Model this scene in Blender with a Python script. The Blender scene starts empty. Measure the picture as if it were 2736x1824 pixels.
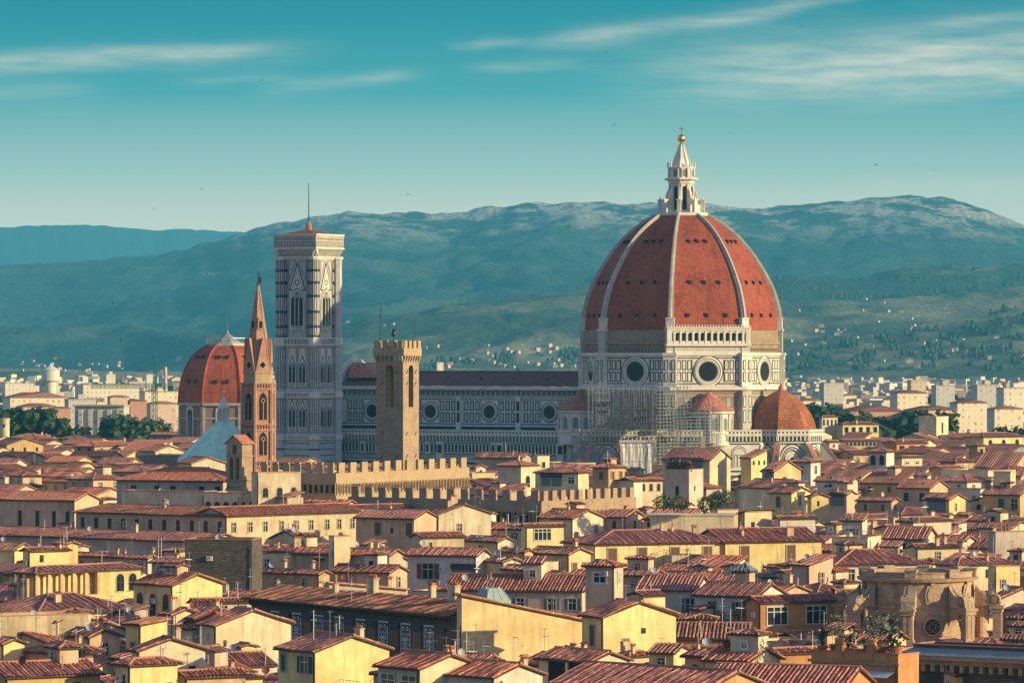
import bpy, math, random
from mathutils import Vector, Matrix

R = math.radians
PI = math.pi
scene = bpy.context.scene
COL = scene.collection

# ---------------------------------------------------------------- camera
F, HY, CX, H = 12500.0, 930.0, 1368.0, 52.0      # focal length (photo pixels), eye-level row, centre column, eye height (m)
cam = bpy.data.cameras.new('camera')
cam.sensor_width = 36.0
cam.lens = 36.0 * F / 2736.0
cam.shift_y = (HY - 912.0) / 2736.0
cam.clip_start, cam.clip_end = 1.0, 60000.0
camo = bpy.data.objects.new('camera', cam)
camo.location = (0, 0, H)
camo.rotation_euler = (R(90), 0, 0)
COL.objects.link(camo)
scene.camera = camo

# ---------------------------------------------------------------- sun, sky, exposure
SUN_AZ, SUN_EL = 70.0, 14.0                      # azimuth: 0 = towards the camera, 90 = right
tosun = Vector((math.sin(R(SUN_AZ)) * math.cos(R(SUN_EL)), -math.cos(R(SUN_AZ)) * math.cos(R(SUN_EL)), math.sin(R(SUN_EL))))
sl = bpy.data.lights.new('sun', 'SUN')
sl.energy, sl.angle, sl.color = 4.5, R(0.5), (1.0, 0.80, 0.43)
so = bpy.data.objects.new('sun', sl)
so.rotation_euler = tosun.to_track_quat('Z', 'Y').to_euler()
COL.objects.link(so)
scene.view_settings.view_transform = 'Standard'
scene.view_settings.look = 'None'
scene.view_settings.exposure = 0.6
scene.view_settings.gamma = 1.0
scene.cycles.volume_bounces = 1
scene.cycles.max_bounces = 5
scene.cycles.transparent_max_bounces = 12


def node(nt, typ, **kw):
    n = nt.nodes.new(typ)
    for k, v in kw.items():
        setattr(n, k, v)
    return n


def mth(nt, op, a, b=None, clamp=False):
    n = nt.nodes.new('ShaderNodeMath')
    n.operation = op
    n.use_clamp = clamp
    for i, x in enumerate((a, b)):
        if x is None:
            continue
        if isinstance(x, (int, float)):
            n.inputs[i].default_value = x
        else:
            nt.links.new(x, n.inputs[i])
    return n.outputs[0]


def mix(nt, fac, a, b, mode='MIX'):
    n = nt.nodes.new('ShaderNodeMix')
    n.data_type = 'RGBA'
    n.blend_type = mode
    for i, x in ((0, fac), (6, a), (7, b)):
        if isinstance(x, (int, float)):
            n.inputs[i].default_value = x
        elif isinstance(x, tuple):
            n.inputs[i].default_value = (x[0], x[1], x[2], 1)
        else:
            nt.links.new(x, n.inputs[i])
    return n.outputs[2]


def ramp(nt, fac, stops, interp='LINEAR'):
    n = nt.nodes.new('ShaderNodeValToRGB')
    cr = n.color_ramp
    cr.interpolation = interp
    while len(cr.elements) < len(stops):
        cr.elements.new(0.5)
    for e, (p, c) in zip(cr.elements, stops):
        e.position = p
        e.color = (c, c, c, 1) if isinstance(c, (int, float)) else (c[0], c[1], c[2], 1)
    nt.links.new(fac, n.inputs[0])
    return n.outputs[0]


def noise(nt, vec, scale, detail=4, rough=.55):
    n = nt.nodes.new('ShaderNodeTexNoise')
    n.inputs['Scale'].default_value = scale
    n.inputs['Detail'].default_value = detail
    n.inputs['Roughness'].default_value = rough
    if vec is not None:
        nt.links.new(vec, n.inputs['Vector'])
    return n.outputs['Fac']


def mapping(nt, vec, scale=(1, 1, 1), loc=(0, 0, 0), rot=(0, 0, 0)):
    n = nt.nodes.new('ShaderNodeMapping')
    n.inputs['Scale'].default_value = scale
    n.inputs['Location'].default_value = loc
    n.inputs['Rotation'].default_value = rot
    nt.links.new(vec, n.inputs['Vector'])
    return n.outputs[0]


world = bpy.data.worlds.new('World')
scene.world = world
world.use_nodes = True
wt = world.node_tree
wt.nodes.clear()
wout = node(wt, 'ShaderNodeOutputWorld')
wbg = node(wt, 'ShaderNodeBackground')
wt.links.new(wbg.outputs[0], wout.inputs[0])
sky = node(wt, 'ShaderNodeTexSky', sky_type='NISHITA')
sky.sun_disc = False
sky.sun_elevation = R(SUN_EL)
sky.sun_rotation = R(180 - SUN_AZ)
sky.air_density, sky.dust_density, sky.ozone_density = 1.2, 0.6, 2.5
SKY_K = 0.15
wbg.inputs[1].default_value = SKY_K
tc = node(wt, 'ShaderNodeTexCoord')
sep = node(wt, 'ShaderNodeSeparateXYZ')
wt.links.new(tc.outputs['Generated'], sep.inputs[0])
dx, dy, dz = sep.outputs
dyc = mth(wt, 'MAXIMUM', dy, 0.05)
sv = mth(wt, 'DIVIDE', dz, dyc)                   # slope above the horizon
su = mth(wt, 'DIVIDE', dx, dyc)                   # bearing
K = 1.0 / SKY_K
low = ramp(wt, mth(wt, 'MULTIPLY', sv, 10.0), [
    (0.00, (.62 * K, .54 * K, .40 * K)), (0.24, (.80 * K, .64 * K, .43 * K)), (0.38, (.34 * K, .42 * K, .34 * K)),
    (0.55, (.045 * K, .24 * K, .26 * K)), (0.72, (.004 * K, .155 * K, .20 * K)), (1.0, (.001 * K, .098 * K, .155 * K))])
upper = mix(wt, 1.0, sky.outputs[0], (1.11, 0.88, 1.02), 'MULTIPLY')
blend = ramp(wt, dz, [(0.10, 0.0), (0.30, 1.0)])
skycol = mix(wt, blend, low, upper)
# thin cirrus streaks: (azimuth px, row px, half length, half thickness, rise per px, strength)
cuv = node(wt, 'ShaderNodeCombineXYZ')
wt.links.new(su, cuv.inputs[0]); wt.links.new(sv, cuv.inputs[1])
nz1 = noise(wt, mapping(wt, cuv.outputs[0], (55, 420, 1), (3, 1, 0), (0, 0, R(-4))), 1.0, 6, .62)
nz2 = noise(wt, mapping(wt, cuv.outputs[0], (20, 130, 1), (9, 5, 0)), 1.0, 4, .6)
wob = mth(wt, 'MULTIPLY', mth(wt, 'SUBTRACT', nz2, .5), .0045)
mask = None
for (px, py, hl, hw, rise, st) in [
        (330, 152, 430, 17, .040, .75), (60, 238, 190, 22, -.05, .30), (1560, 104, 150, 16, .10, .45),
        (1830, 62, 260, 17, .10, .50), (2090, 26, 200, 9, .16, .40), (2330, 160, 600, 58, .070, .62),
        (2480, 212, 560, 40, .03, .55), (2700, 120, 300, 26, .15, .35), (910, 218, 200, 13, .10, .45),
        (1420, 180, 160, 12, .06, .30), (640, 205, 150, 12, .05, .22), (1330, 108, 70, 9, .0, .28),
        (2600, 500, 330, 22, .02, .30), (2250, 525, 500, 14, .0, .20), (180, 545, 240, 9, .01, .28),
        (2640, 55, 160, 10, .05, .25), (1250, 120, 60, 10, -.05, .18)]:
    u0, v0 = (px - CX) / F, (HY - py) / F
    du = mth(wt, 'SUBTRACT', su, u0)
    d = mth(wt, 'SUBTRACT', mth(wt, 'ADD', mth(wt, 'SUBTRACT', sv, v0), wob), mth(wt, 'MULTIPLY', du, rise))
    d = mth(wt, 'POWER', mth(wt, 'DIVIDE', mth(wt, 'ABSOLUTE', d), hw * 1.45 / F), 2.0)
    l = mth(wt, 'POWER', mth(wt, 'DIVIDE', mth(wt, 'ABSOLUTE', du), hl / F), 4.0)
    g = mth(wt, 'MULTIPLY', mth(wt, 'EXPONENT', mth(wt, 'MULTIPLY', mth(wt, 'ADD', d, l), -1.0)), st * .78)
    mask = g if mask is None else mth(wt, 'ADD', mask, g)
mask = mth(wt, 'MULTIPLY', mask, ramp(wt, nz1, [(.28, .22), (.72, 1.1)]), clamp=True)
mask = mth(wt, 'MULTIPLY', mask, ramp(wt, dy, [(.0, 0.0), (.3, 1.0)]), clamp=True)
skycol = mix(wt, mask, skycol, (.66 * K, .58 * K, .44 * K))
wt.links.new(skycol, wbg.inputs[0])


# ---------------------------------------------------------------- object helpers
def tag(o, label=None, cat=None, group=None, kind=None):
    for k, v in (('label', label), ('category', cat), ('group', group), ('kind', kind)):
        if v:
            o[k] = v
    return o


def empty(name, loc, rz=0.0, label=None, cat=None, group=None):
    o = bpy.data.objects.new(name, None)
    o.empty_display_size = 1.0
    o.location = loc
    o.rotation_euler = (0, 0, rz)
    COL.objects.link(o)
    return tag(o, label, cat, group)


def inst(name, mesh, parent=None, loc=(0, 0, 0), rz=0.0, sc=1.0):
    o = bpy.data.objects.new(name, mesh)
    COL.objects.link(o)
    o.parent = parent
    o.location = loc
    o.rotation_euler = (0, 0, rz)
    if sc != 1.0:
        o.scale = (sc, sc, sc) if isinstance(sc, (int, float)) else sc
    return o


def P(px, py, D):
    return Vector(((px - CX) / F * D, D, H - (py - HY) / F * D))


Z = Vector((0, 0, 1))


class MB:
    """Collects faces and links them as one mesh."""

    def __init__(s):
        s.v, s.f, s.uv, s.m = [], [], [], []
        s.M = None

    def face(s, pts, m=0, n=None):
        k = len(pts)
        if n is None:
            nx = ny = nz = 0.0
            for i in range(k):
                a, b = pts[i], pts[(i + 1) % k]
                nx += (a[1] - b[1]) * (a[2] + b[2])
                ny += (a[2] - b[2]) * (a[0] + b[0])
                nz += (a[0] - b[0]) * (a[1] + b[1])
            q = math.sqrt(nx * nx + ny * ny + nz * nz) or 1.0
            n = (nx / q, ny / q, nz / q)
        hh = math.sqrt(n[0] * n[0] + n[1] * n[1])
        b0 = len(s.v)
        for p in pts:
            if hh < 0.12:
                s.uv.append((p[0], p[1]))
            else:
                s.uv.append(((-n[1] * p[0] + n[0] * p[1]) / hh, p[2] / hh))
            s.v.append(tuple(s.M @ Vector(p)) if s.M else (p[0], p[1], p[2]))
        s.f.append(tuple(range(b0, b0 + k)))
        s.m.append(m)

    def box(s, x0, x1, y0, y1, z0, z1, m=0, bottom=True):
        a = [(x0, y0, z0), (x1, y0, z0), (x1, y1, z0), (x0, y1, z0), (x0, y0, z1), (x1, y0, z1), (x1, y1, z1), (x0, y1, z1)]
        for q in ((0, 1, 5, 4), (1, 2, 6, 5), (2, 3, 7, 6), (3, 0, 4, 7), (4, 5, 6, 7)) + (((3, 2, 1, 0),) if bottom else ()):
            s.face([a[i] for i in q], m)

    def prism(s, pts, z0, z1, m=0, top=True, bottom=False, mtop=None):
        k = len(pts)
        for i in range(k):
            a, b = pts[i], pts[(i + 1) % k]
            s.face([(a[0], a[1], z0), (b[0], b[1], z0), (b[0], b[1], z1), (a[0], a[1], z1)], m)
        if top:
            s.face([(p[0], p[1], z1) for p in pts], m if mtop is None else mtop)
        if bottom:
            s.face([(p[0], p[1], z0) for p in reversed(pts)], m)

    def lathe(s, prof, n, c=(0, 0), ph=0.0, m=0, a0=0, a1=None):
        """prof = [(r, z)]; n sides; corners at ph + k*360/n degrees."""
        rng = range(a0, n if a1 is None else a1)
        for (r0, z0), (r1, z1) in zip(prof, prof[1:]):
            for k in rng:
                t0, t1 = R(ph + 360.0 * k / n), R(ph + 360.0 * (k + 1) / n)
                c0, s0, c1, s1 = math.cos(t0), math.sin(t0), math.cos(t1), math.sin(t1)
                q = [(c[0] + r0 * c0, c[1] + r0 * s0, z0), (c[0] + r0 * c1, c[1] + r0 * s1, z0),
                     (c[0] + r1 * c1, c[1] + r1 * s1, z1), (c[0] + r1 * c0, c[1] + r1 * s0, z1)]
                if r0 < 1e-6:
                    q = q[1:]
                elif r1 < 1e-6:
                    q = q[:3]
                s.face(q, m)

    def tube(s, p, q, r, n=5, m=0, r2=None, cap=True):
        p, q = Vector(p), Vector(q)
        d = (q - p).normalized()
        a = d.orthogonal().normalized()
        b = d.cross(a)
        r2 = r if r2 is None else r2
        A = [p + (a * math.cos(2 * PI * k / n) + b * math.sin(2 * PI * k / n)) * r for k in range(n)]
        B = [q + (a * math.cos(2 * PI * k / n) + b * math.sin(2 * PI * k / n)) * r2 for k in range(n)]
        for k in range(n):
            s.face([A[k], A[(k + 1) % n], B[(k + 1) % n], B[k]], m)
        if cap:
            s.face(B, m)
            s.face(A[::-1], m)

    def ball(s, c, r, n=10, m=0, sz=1.0):
        prof = [(r * math.cos(R(t)), c[2] + r * sz * math.sin(R(t))) for t in range(-90, 91, 180 // max(6, n // 2 * 2) or 15)]
        prof[0] = (0, prof[0][1]); prof[-1] = (0, prof[-1][1])
        s.lathe(prof, n, (c[0], c[1]), 0, m)

    def build(s, name, mats, parent=None, smooth=False, loc=None, rz=0.0):
        me = bpy.data.meshes.new(name)
        me.from_pydata(s.v, [], s.f)
        uvl = me.uv_layers.new(name='uv')
        flat = [c for f in s.f for i in f for c in s.uv[i]]
        uvl.data.foreach_set('uv', flat)
        if not isinstance(mats, (list, tuple)):
            mats = [mats]
        for mm in mats:
            me.materials.append(mm)
        if len(mats) > 1:
            me.polygons.foreach_set('material_index', s.m)
        if smooth:
            me.polygons.foreach_set('use_smooth', [True] * len(me.polygons))
        me.update()
        o = bpy.data.objects.new(name, me)
        COL.objects.link(o)
        if parent:
            o.parent = parent
        if loc is not None:
            o.location = loc
        o.rotation_euler = (0, 0, rz)
        return o


class WF:
    """A wall frame: s runs along the wall, z up, d outwards."""

    def __init__(s, o, t, n):
        s.o, s.t, s.n = Vector((o[0], o[1], 0)), Vector((t[0], t[1], 0)), Vector((n[0], n[1], 0))

    def pt(s, a, z, d=0.0):
        p = s.o + s.t * a + s.n * d
        return (p.x, p.y, z)

    def rect(s, mb, a0, a1, z0, z1, d=0.02, m=0):
        mb.face([s.pt(a0, z0, d), s.pt(a1, z0, d), s.pt(a1, z1, d), s.pt(a0, z1, d)], m)

    def box(s, mb, a0, a1, z0, z1, d0, d1, m=0):
        A = [s.pt(a0, z0, d1), s.pt(a1, z0, d1), s.pt(a1, z1, d1), s.pt(a0, z1, d1)]
        B = [s.pt(a0, z0, d0), s.pt(a1, z0, d0), s.pt(a1, z1, d0), s.pt(a0, z1, d0)]
        mb.face(A, m)
        for i in range(4):
            j = (i + 1) % 4
            mb.face([A[j], A[i], B[i], B[j]], m)

    def poly(s, mb, pts, d=0.02, m=0):
        mb.face([s.pt(a, z, d) for a, z in pts], m)

    def frame(s, mb, a0, a1, z0, z1, w, d=0.03, md=1, ml=0):
        """a dark outlined panel: dark slab then a pale inset."""
        s.rect(mb, a0, a1, z0, z1, d, md)
        s.rect(mb, a0 + w, a1 - w, z0 + w, z1 - w, d + .03, ml)

    def ring(s, mb, a, z, r0, r1, d0, d1, n=28, m=0):
        for k in range(n):
            t0, t1 = 2 * PI * k / n, 2 * PI * (k + 1) / n
            q = [(a + r * math.cos(t), z + r * math.sin(t), d) for r, t, d in ((r0, t0, d0), (r0, t1, d0), (r1, t1, d1), (r1, t0, d1))]
            mb.face([s.pt(*w) for w in q], m)

    def disc(s, mb, a, z, r, d, n=28, m=0):
        s.poly(mb, [(a + r * math.cos(2 * PI * k / n), z + r * math.sin(2 * PI * k / n)) for k in range(n)], d, m)


def arch_pts(a, z0, w, h, kind='round', n=10):
    """outline of an arched opening, bottom centre (a, z0), full height h."""
    r = w / 2.0
    pts = [(a - r, z0), (a + r, z0)]
    if kind == 'round':
        zc = z0 + h - r
        pts += [(a + r * math.cos(PI * k / n), zc + r * math.sin(PI * k / n)) for k in range(n + 1)]
    else:
        zc = z0 + h - w * .866
        pts += [(a - r + w * math.cos(R(60) * k / n), zc + w * math.sin(R(60) * k / n)) for k in range(n + 1)]
        pts += [(a + r - w * math.cos(R(60) * (n - k) / n), zc + w * math.sin(R(60) * (n - k) / n)) for k in range(1, n + 1)]
    return pts


def octo(Rc, ph=22.5, n=8, c=(0, 0)):
    return [(c[0] + Rc * math.cos(R(ph + 360 / n * k)), c[1] + Rc * math.sin(R(ph + 360 / n * k))) for k in range(n)]


def oct_face(Rc, ang, c=(0, 0), n=8):
    """wall frame of the face whose outward normal is at `ang` degrees; s=0 at the face centre. Returns frame, half width."""
    ap, hw = Rc * math.cos(PI / n), Rc * math.sin(PI / n)
    nn = (math.cos(R(ang)), math.sin(R(ang)))
    return WF((c[0] + nn[0] * ap, c[1] + nn[1] * ap), (-nn[1], nn[0]), nn), hw


# ---------------------------------------------------------------- materials
MATS = {}


def newmat(name, rough=.85):
    m = bpy.data.materials.new(name)
    m.use_nodes = True
    nt = m.node_tree
    b = nt.nodes['Principled BSDF']
    b.inputs['Roughness'].default_value = rough
    b.inputs['Specular IOR Level'].default_value = .25
    MATS[name] = m
    return m, nt, b


def objco(nt):
    return node(nt, 'ShaderNodeTexCoord').outputs['Object']


def uvco(nt):
    return node(nt, 'ShaderNodeTexCoord').outputs['UV']


def bump(nt, b, h, strength=.4, dist=.1):
    n = node(nt, 'ShaderNodeBump')
    n.inputs['Strength'].default_value = strength
    n.inputs['Distance'].default_value = dist
    nt.links.new(h, n.inputs['Height'])
    nt.links.new(n.outputs[0], b.inputs['Normal'])


def mul(c, k):
    return tuple(x * y for x, y in zip(c, k if isinstance(k, tuple) else (k, k, k)))


def stucco(name, col, dirt=.55, stain=(.62, .56, .50)):
    m, nt, b = newmat(name, .92)
    co = objco(nt)
    big = noise(nt, co, .22, 5, .6)
    streak = noise(nt, mapping(nt, co, (1.6, 1.6, .16)), 1.0, 4, .6)
    fine = noise(nt, co, 5.0, 3, .6)
    c = mix(nt, ramp(nt, big, [(.40, 0.0), (.62, dirt)]), col, mul(col, stain))
    c = mix(nt, ramp(nt, streak, [(.51, 0.0), (.68, dirt * .9)]), c, mul(col, (.50, .46, .44)))
    c = mix(nt, ramp(nt, fine, [(.3, .28), (.7, 0.0)]), c, mul(col, .68))
    patch = noise(nt, mapping(nt, co, (.55, .55, .4), (4, 2, 9)), 1.0, 6, .7)
    c = mix(nt, ramp(nt, patch, [(.60, 0.0), (.66, .55)]), c, mul(col, (.66, .60, .56)))
    c = mix(nt, ramp(nt, patch, [(.30, .45), (.36, 0.0)]), c, mul(col, (1.12, 1.1, 1.08)))
    oi = node(nt, 'ShaderNodeObjectInfo')
    c = mix(nt, 1.0, c, ramp(nt, oi.outputs['Random'], [(0, (.82, .78, .74)), (.3, (1.02, .96, .90)), (.6, (.92, .93, .95)), (.8, (1.06, 1.05, 1.04)), (1, (.88, .82, .76))]), 'MULTIPLY')
    nt.links.new(c, b.inputs['Base Color'])
    bump(nt, b, fine, .25, .03)
    return m


def tile(name, cols, lichen=(.16, .12, .09), lamt=.5, bumpy=True, tw=.36, tl=.44):
    m, nt, b = newmat(name, .9)
    uv = uvco(nt)
    sc = mapping(nt, uv, (1 / tw, 1 / tl, 1))
    fl = node(nt, 'ShaderNodeVectorMath', operation='FLOOR')
    nt.links.new(sc, fl.inputs[0])
    wn = node(nt, 'ShaderNodeTexWhiteNoise', noise_dimensions='2D')
    nt.links.new(fl.outputs[0], wn.inputs['Vector'])
    c = ramp(nt, wn.outputs['Value'], [(i / (len(cols) - 1), k) for i, k in enumerate(cols)])
    co = objco(nt)
    big = noise(nt, co, .35, 5, .65)
    c = mix(nt, ramp(nt, big, [(.45, 0.0), (.72, lamt)]), c, lichen)
    spot = noise(nt, co, 2.2, 4, .7)
    c = mix(nt, ramp(nt, spot, [(.55, 0.0), (.70, .65)]), c, (.42, .34, .25))
    patch = noise(nt, mapping(nt, co, (.5, .5, .5), (3, 8, 1)), 1.0, 2, .4)
    c = mix(nt, ramp(nt, patch, [(.60, 0.0), (.62, .4)]), c, mul(cols[-1], (1.15, 1.2, 1.25)))
    oi = node(nt, 'ShaderNodeObjectInfo')
    c = mix(nt, 1.0, c, ramp(nt, oi.outputs['Random'], [(0, (.70, .72, .78)), (.35, (1.0, .98, .96)), (.6, (.84, .92, 1.0)), (.8, (1.10, 1.05, 1.0)), (1, (.78, .74, .72))]), 'MULTIPLY')
    nt.links.new(c, b.inputs['Base Color'])
    if bumpy:
        w = node(nt, 'ShaderNodeTexWave', wave_type='BANDS', bands_direction='X', wave_profile='SIN')
        w.inputs['Scale'].default_value = .314 / tw
        nt.links.new(uv, w.inputs['Vector'])
        bump(nt, b, w.outputs['Fac'], .8, .12)
    return m


def bricky(name, c1, c2, mort, bw=.5, bh=.18, msize=.02, dirt=.5, dk=(.4, .35, .32), rough=.92):
    m, nt, b = newmat(name, rough)
    uv = uvco(nt)
    br = node(nt, 'ShaderNodeTexBrick')
    br.inputs['Color1'].default_value = (*c1, 1)
    br.inputs['Color2'].default_value = (*c2, 1)
    br.inputs['Mortar'].default_value = (*mort, 1)
    br.inputs['Scale'].default_value = 1.0
    br.inputs['Mortar Size'].default_value = msize
    br.inputs['Brick Width'].default_value = bw
    br.inputs['Row Height'].default_value = bh
    nt.links.new(uv, br.inputs['Vector'])
    co = objco(nt)
    big = noise(nt, co, .30, 5, .65)
    mid = noise(nt, mapping(nt, co, (2.2, 2.2, 4.5)), 1.0, 3, .7)
    c = mix(nt, ramp(nt, mid, [(.35, .55), (.6, 0.0)]), br.outputs['Color'], mul(c1, dk))
    c = mix(nt, ramp(nt, mid, [(.60, 0.0), (.75, .7)]), c, mul(c2, 1.35))
    c = mix(nt, ramp(nt, big, [(.45, 0.0), (.72, dirt)]), c, mul(c1, (.55, .5, .48)))
    nt.links.new(c, b.inputs['Base Color'])
    bump(nt, b, mid, .6, .06)
    return m


def plain(name, col, rough=.6, metal=0.0, var=.35, sc=1.5):
    m, nt, b = newmat(name, rough)
    b.inputs['Metallic'].default_value = metal
    n = noise(nt, objco(nt), sc, 4, .6)
    c = mix(nt, ramp(nt, n, [(.35, var), (.68, 0.0)]), col, mul(col, .55))
    nt.links.new(c, b.inputs['Base Color'])
    return m


WALLC = dict(cream=(.76, .65, .43), yellow=(.74, .59, .31), ochre=(.62, .44, .21), tan=(.66, .48, .32), white=(.72, .66, .55),
             grey=(.56, .48, .40), orange=(.62, .32, .14), stain=(.66, .58, .40), red=(.50, .12, .06), pink=(.62, .45, .33),
             lemon=(.82, .68, .32), sand=(.64, .54, .36))
for k_, c_ in WALLC.items():
    stucco('stucco_' + k_, c_, 1.0 if k_ == 'stain' else .75)
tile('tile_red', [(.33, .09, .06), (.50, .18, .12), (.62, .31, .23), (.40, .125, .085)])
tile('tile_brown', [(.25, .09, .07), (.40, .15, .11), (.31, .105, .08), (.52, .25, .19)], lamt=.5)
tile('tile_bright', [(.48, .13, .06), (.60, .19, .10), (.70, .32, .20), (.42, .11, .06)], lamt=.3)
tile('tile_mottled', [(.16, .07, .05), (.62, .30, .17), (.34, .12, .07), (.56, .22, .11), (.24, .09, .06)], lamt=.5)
tile('tile_nave_shade', [(.13, .05, .045), (.19, .07, .06), (.16, .06, .05)])  # dark palette puts the shade of a slope facing off the sun into colour
plain('eave_wood', (.10, .065, .05), .8)
plain('tile_channel_shade', (.15, .06, .055), .95, 0, .5, 1.2)  # dirty channels, darkened further to paint in shade between the cover tiles
plain('ridge_tile', (.52, .24, .14), .9, 0, .6, 3)
plain('marble', (.72, .68, .57), .6, 0, .5, .45)
plain('marble_old', (.50, .46, .38), .7, 0, .7, .5)
plain('marble_dark', (.022, .032, .032), .5)
plain('marble_grey', (.50, .50, .47), .6, 0, .5, .5)
plain('marble_mid', (.20, .22, .21), .6, 0, .5)
plain('marble_pink', (.52, .42, .36), .6)
plain('gold', (.95, .62, .18), .25, 1.0, .1)
plain('lead', (.27, .31, .30), .55, .0, .6, .6)
plain('roof_white', (.62, .94, .68), .6, 0, .55, .35)
plain('glass_dark', (.018, .022, .028), .18, 0, .2)
plain('void', (.02, .017, .02), .9)
plain('frame_stone', (.40, .36, .30), .8)
plain('frame_white', (.68, .66, .60), .6)
plain('shutter_brown', (.17, .085, .045), .75)
plain('shutter_green', (.02, .12, .10), .7)
plain('shutter_grey', (.18, .20, .21), .7)
plain('metal_dark', (.06, .055, .06), .5, .3)
plain('metal_light', (.50, .48, .46), .4, .5)
plain('dish_grey', (.40, .42, .44), .5)
plain('dish_red', (.18, .04, .04), .6)
plain('ac_white', (.68, .66, .60), .5)
plain('copper_green', (.27, .38, .36), .6, .2)
plain('terracotta', (.48, .17, .08), .9)
plain('cloth_white', (.56, .55, .50), .8, 0, .2)
plain('scaffold', (.40, .41, .42), .4, .4)
plain('plank', (.30, .25, .20), .8)
plain('crane_green', (.02, .22, .17), .5)
plain('bird_dark', (.03, .03, .035), .8)
plain('bark', (.10, .065, .045), .9)
bricky('stone_tan', (.46, .33, .19), (.56, .42, .25), (.40, .31, .20), .55, .22, .02, .45)
bricky('stone_brown', (.40, .28, .18), (.50, .36, .23), (.32, .24, .16), .6, .25, .02, .6)
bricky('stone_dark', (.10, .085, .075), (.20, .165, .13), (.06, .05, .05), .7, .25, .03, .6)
bricky('stone_carved', (.48, .34, .22), (.54, .39, .25), (.44, .31, .20), 2.0, .8, .008, .6)
bricky('brick_red', (.48, .25, .17), (.56, .32, .22), (.40, .24, .17), .4, .13, .02, .4)
bricky('brick_plain', (.32, .215, .16), (.35, .24, .18), (.30, .20, .15), .8, .3, .01, .5)
bricky('drum_rough', (.33, .25, .18), (.40, .31, .22), (.26, .20, .15), 1.6, .5, .02, .6)
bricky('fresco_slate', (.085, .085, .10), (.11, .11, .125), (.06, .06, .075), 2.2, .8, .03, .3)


def dome_tile(name, cols, bw, bh, msize):
    m, nt, b = newmat(name, .9)
    uv = uvco(nt)
    fl = node(nt, 'ShaderNodeVectorMath', operation='FLOOR')
    nt.links.new(mapping(nt, uv, (1 / bw, 1 / bh, 1)), fl.inputs[0])
    wn = node(nt, 'ShaderNodeTexWhiteNoise', noise_dimensions='2D')
    nt.links.new(fl.outputs[0], wn.inputs['Vector'])
    c = ramp(nt, wn.outputs['Value'], [(i / (len(cols) - 1), k) for i, k in enumerate(cols)])
    co = objco(nt)
    streak = noise(nt, mapping(nt, uv, (.55, .05, 1)), 1.0, 4, .6)
    c = mix(nt, ramp(nt, streak, [(.52, 0.0), (.70, .55)]), c, mul(cols[0], .55))
    big = noise(nt, co, .16, 6, .68)
    c = mix(nt, ramp(nt, big, [(.47, 0.0), (.66, .65)]), c, mul(cols[1], (1.3, 1.35, 1.25)))
    c = mix(nt, ramp(nt, big, [(.32, .6), (.46, 0.0)]), c, mul(cols[0], (.7, .75, .8)))
    br = node(nt, 'ShaderNodeTexBrick', offset=0.0)
    br.inputs['Scale'].default_value = 1
    br.inputs['Mortar Size'].default_value = msize
    br.inputs['Brick Width'].default_value = bw
    br.inputs['Row Height'].default_value = bh
    nt.links.new(uv, br.inputs['Vector'])
    c = mix(nt, mth(nt, 'MULTIPLY', br.outputs['Fac'], .65), c, mul(cols[0], .5))
    nt.links.new(c, b.inputs['Base Color'])
    bump(nt, b, mth(nt, 'SUBTRACT', 1.0, br.outputs['Fac']), .5, .12)
    return m


dome_tile('dome_red', [(.23, .05, .032), (.34, .08, .048), (.40, .11, .065), (.28, .062, .04)], .50, .55, .05)
dome_tile('dome_stripe', [(.28, .06, .035), (.42, .095, .05), (.34, .075, .04)], .85, 6.0, .11)
dome_tile('dome_orange', [(.30, .10, .05), (.46, .17, .08), (.24, .08, .05), (.40, .13, .06)], .75, .85, .09)


def far_wall(name, col):
    """facade of a distant block: window grid laid out in the wall's own metres."""
    m, nt, b = newmat(name, .8)
    uv = uvco(nt)
    sp = node(nt, 'ShaderNodeSeparateXYZ')
    nt.links.new(uv, sp.inputs[0])
    fu = mth(nt, 'FRACT', mth(nt, 'DIVIDE', sp.outputs[0], 3.4))
    fv = mth(nt, 'FRACT', mth(nt, 'DIVIDE', sp.outputs[1], 3.3))
    iu = mth(nt, 'MULTIPLY', mth(nt, 'GREATER_THAN', fu, .30), mth(nt, 'LESS_THAN', fu, .68))
    iv = mth(nt, 'MULTIPLY', mth(nt, 'GREATER_THAN', fv, .28), mth(nt, 'LESS_THAN', fv, .74))
    w = mth(nt, 'MULTIPLY', iu, iv)
    flo = node(nt, 'ShaderNodeVectorMath', operation='FLOOR')
    nt.links.new(mapping(nt, uv, (1 / 3.4, 1 / 3.3, 1)), flo.inputs[0])
    wn_ = node(nt, 'ShaderNodeTexWhiteNoise', noise_dimensions='2D')
    nt.links.new(flo.outputs[0], wn_.inputs['Vector'])
    co = objco(nt)
    n = noise(nt, co, .3, 4, .6)
    c = mix(nt, ramp(nt, n, [(.4, .3), (.65, 0.0)]), col, mul(col, .65))
    band = mth(nt, 'MULTIPLY', mth(nt, 'LESS_THAN', fv, .09), .3)
    c = mix(nt, band, c, mul(col, .6))
    c = mix(nt, mth(nt, 'MULTIPLY', mth(nt, 'MULTIPLY', w, ramp(nt, wn_.outputs['Value'], [(0, .05), (.3, .5), (1, 1.0)])), .6), c, (.09, .08, .08))
    nt.links.new(c, b.inputs['Base Color'])
    return m


FARW = ['far_cream', 'far_white', 'far_tan', 'far_pink', 'far_grey', 'far_yellow', 'far_brick']
for n_, c_ in zip(FARW, [(.76, .64, .44), (.74, .66, .50), (.62, .47, .32), (.66, .46, .35), (.52, .48, .42), (.78, .65, .42), (.50, .27, .20)]):
    far_wall(n_, c_)


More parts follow.
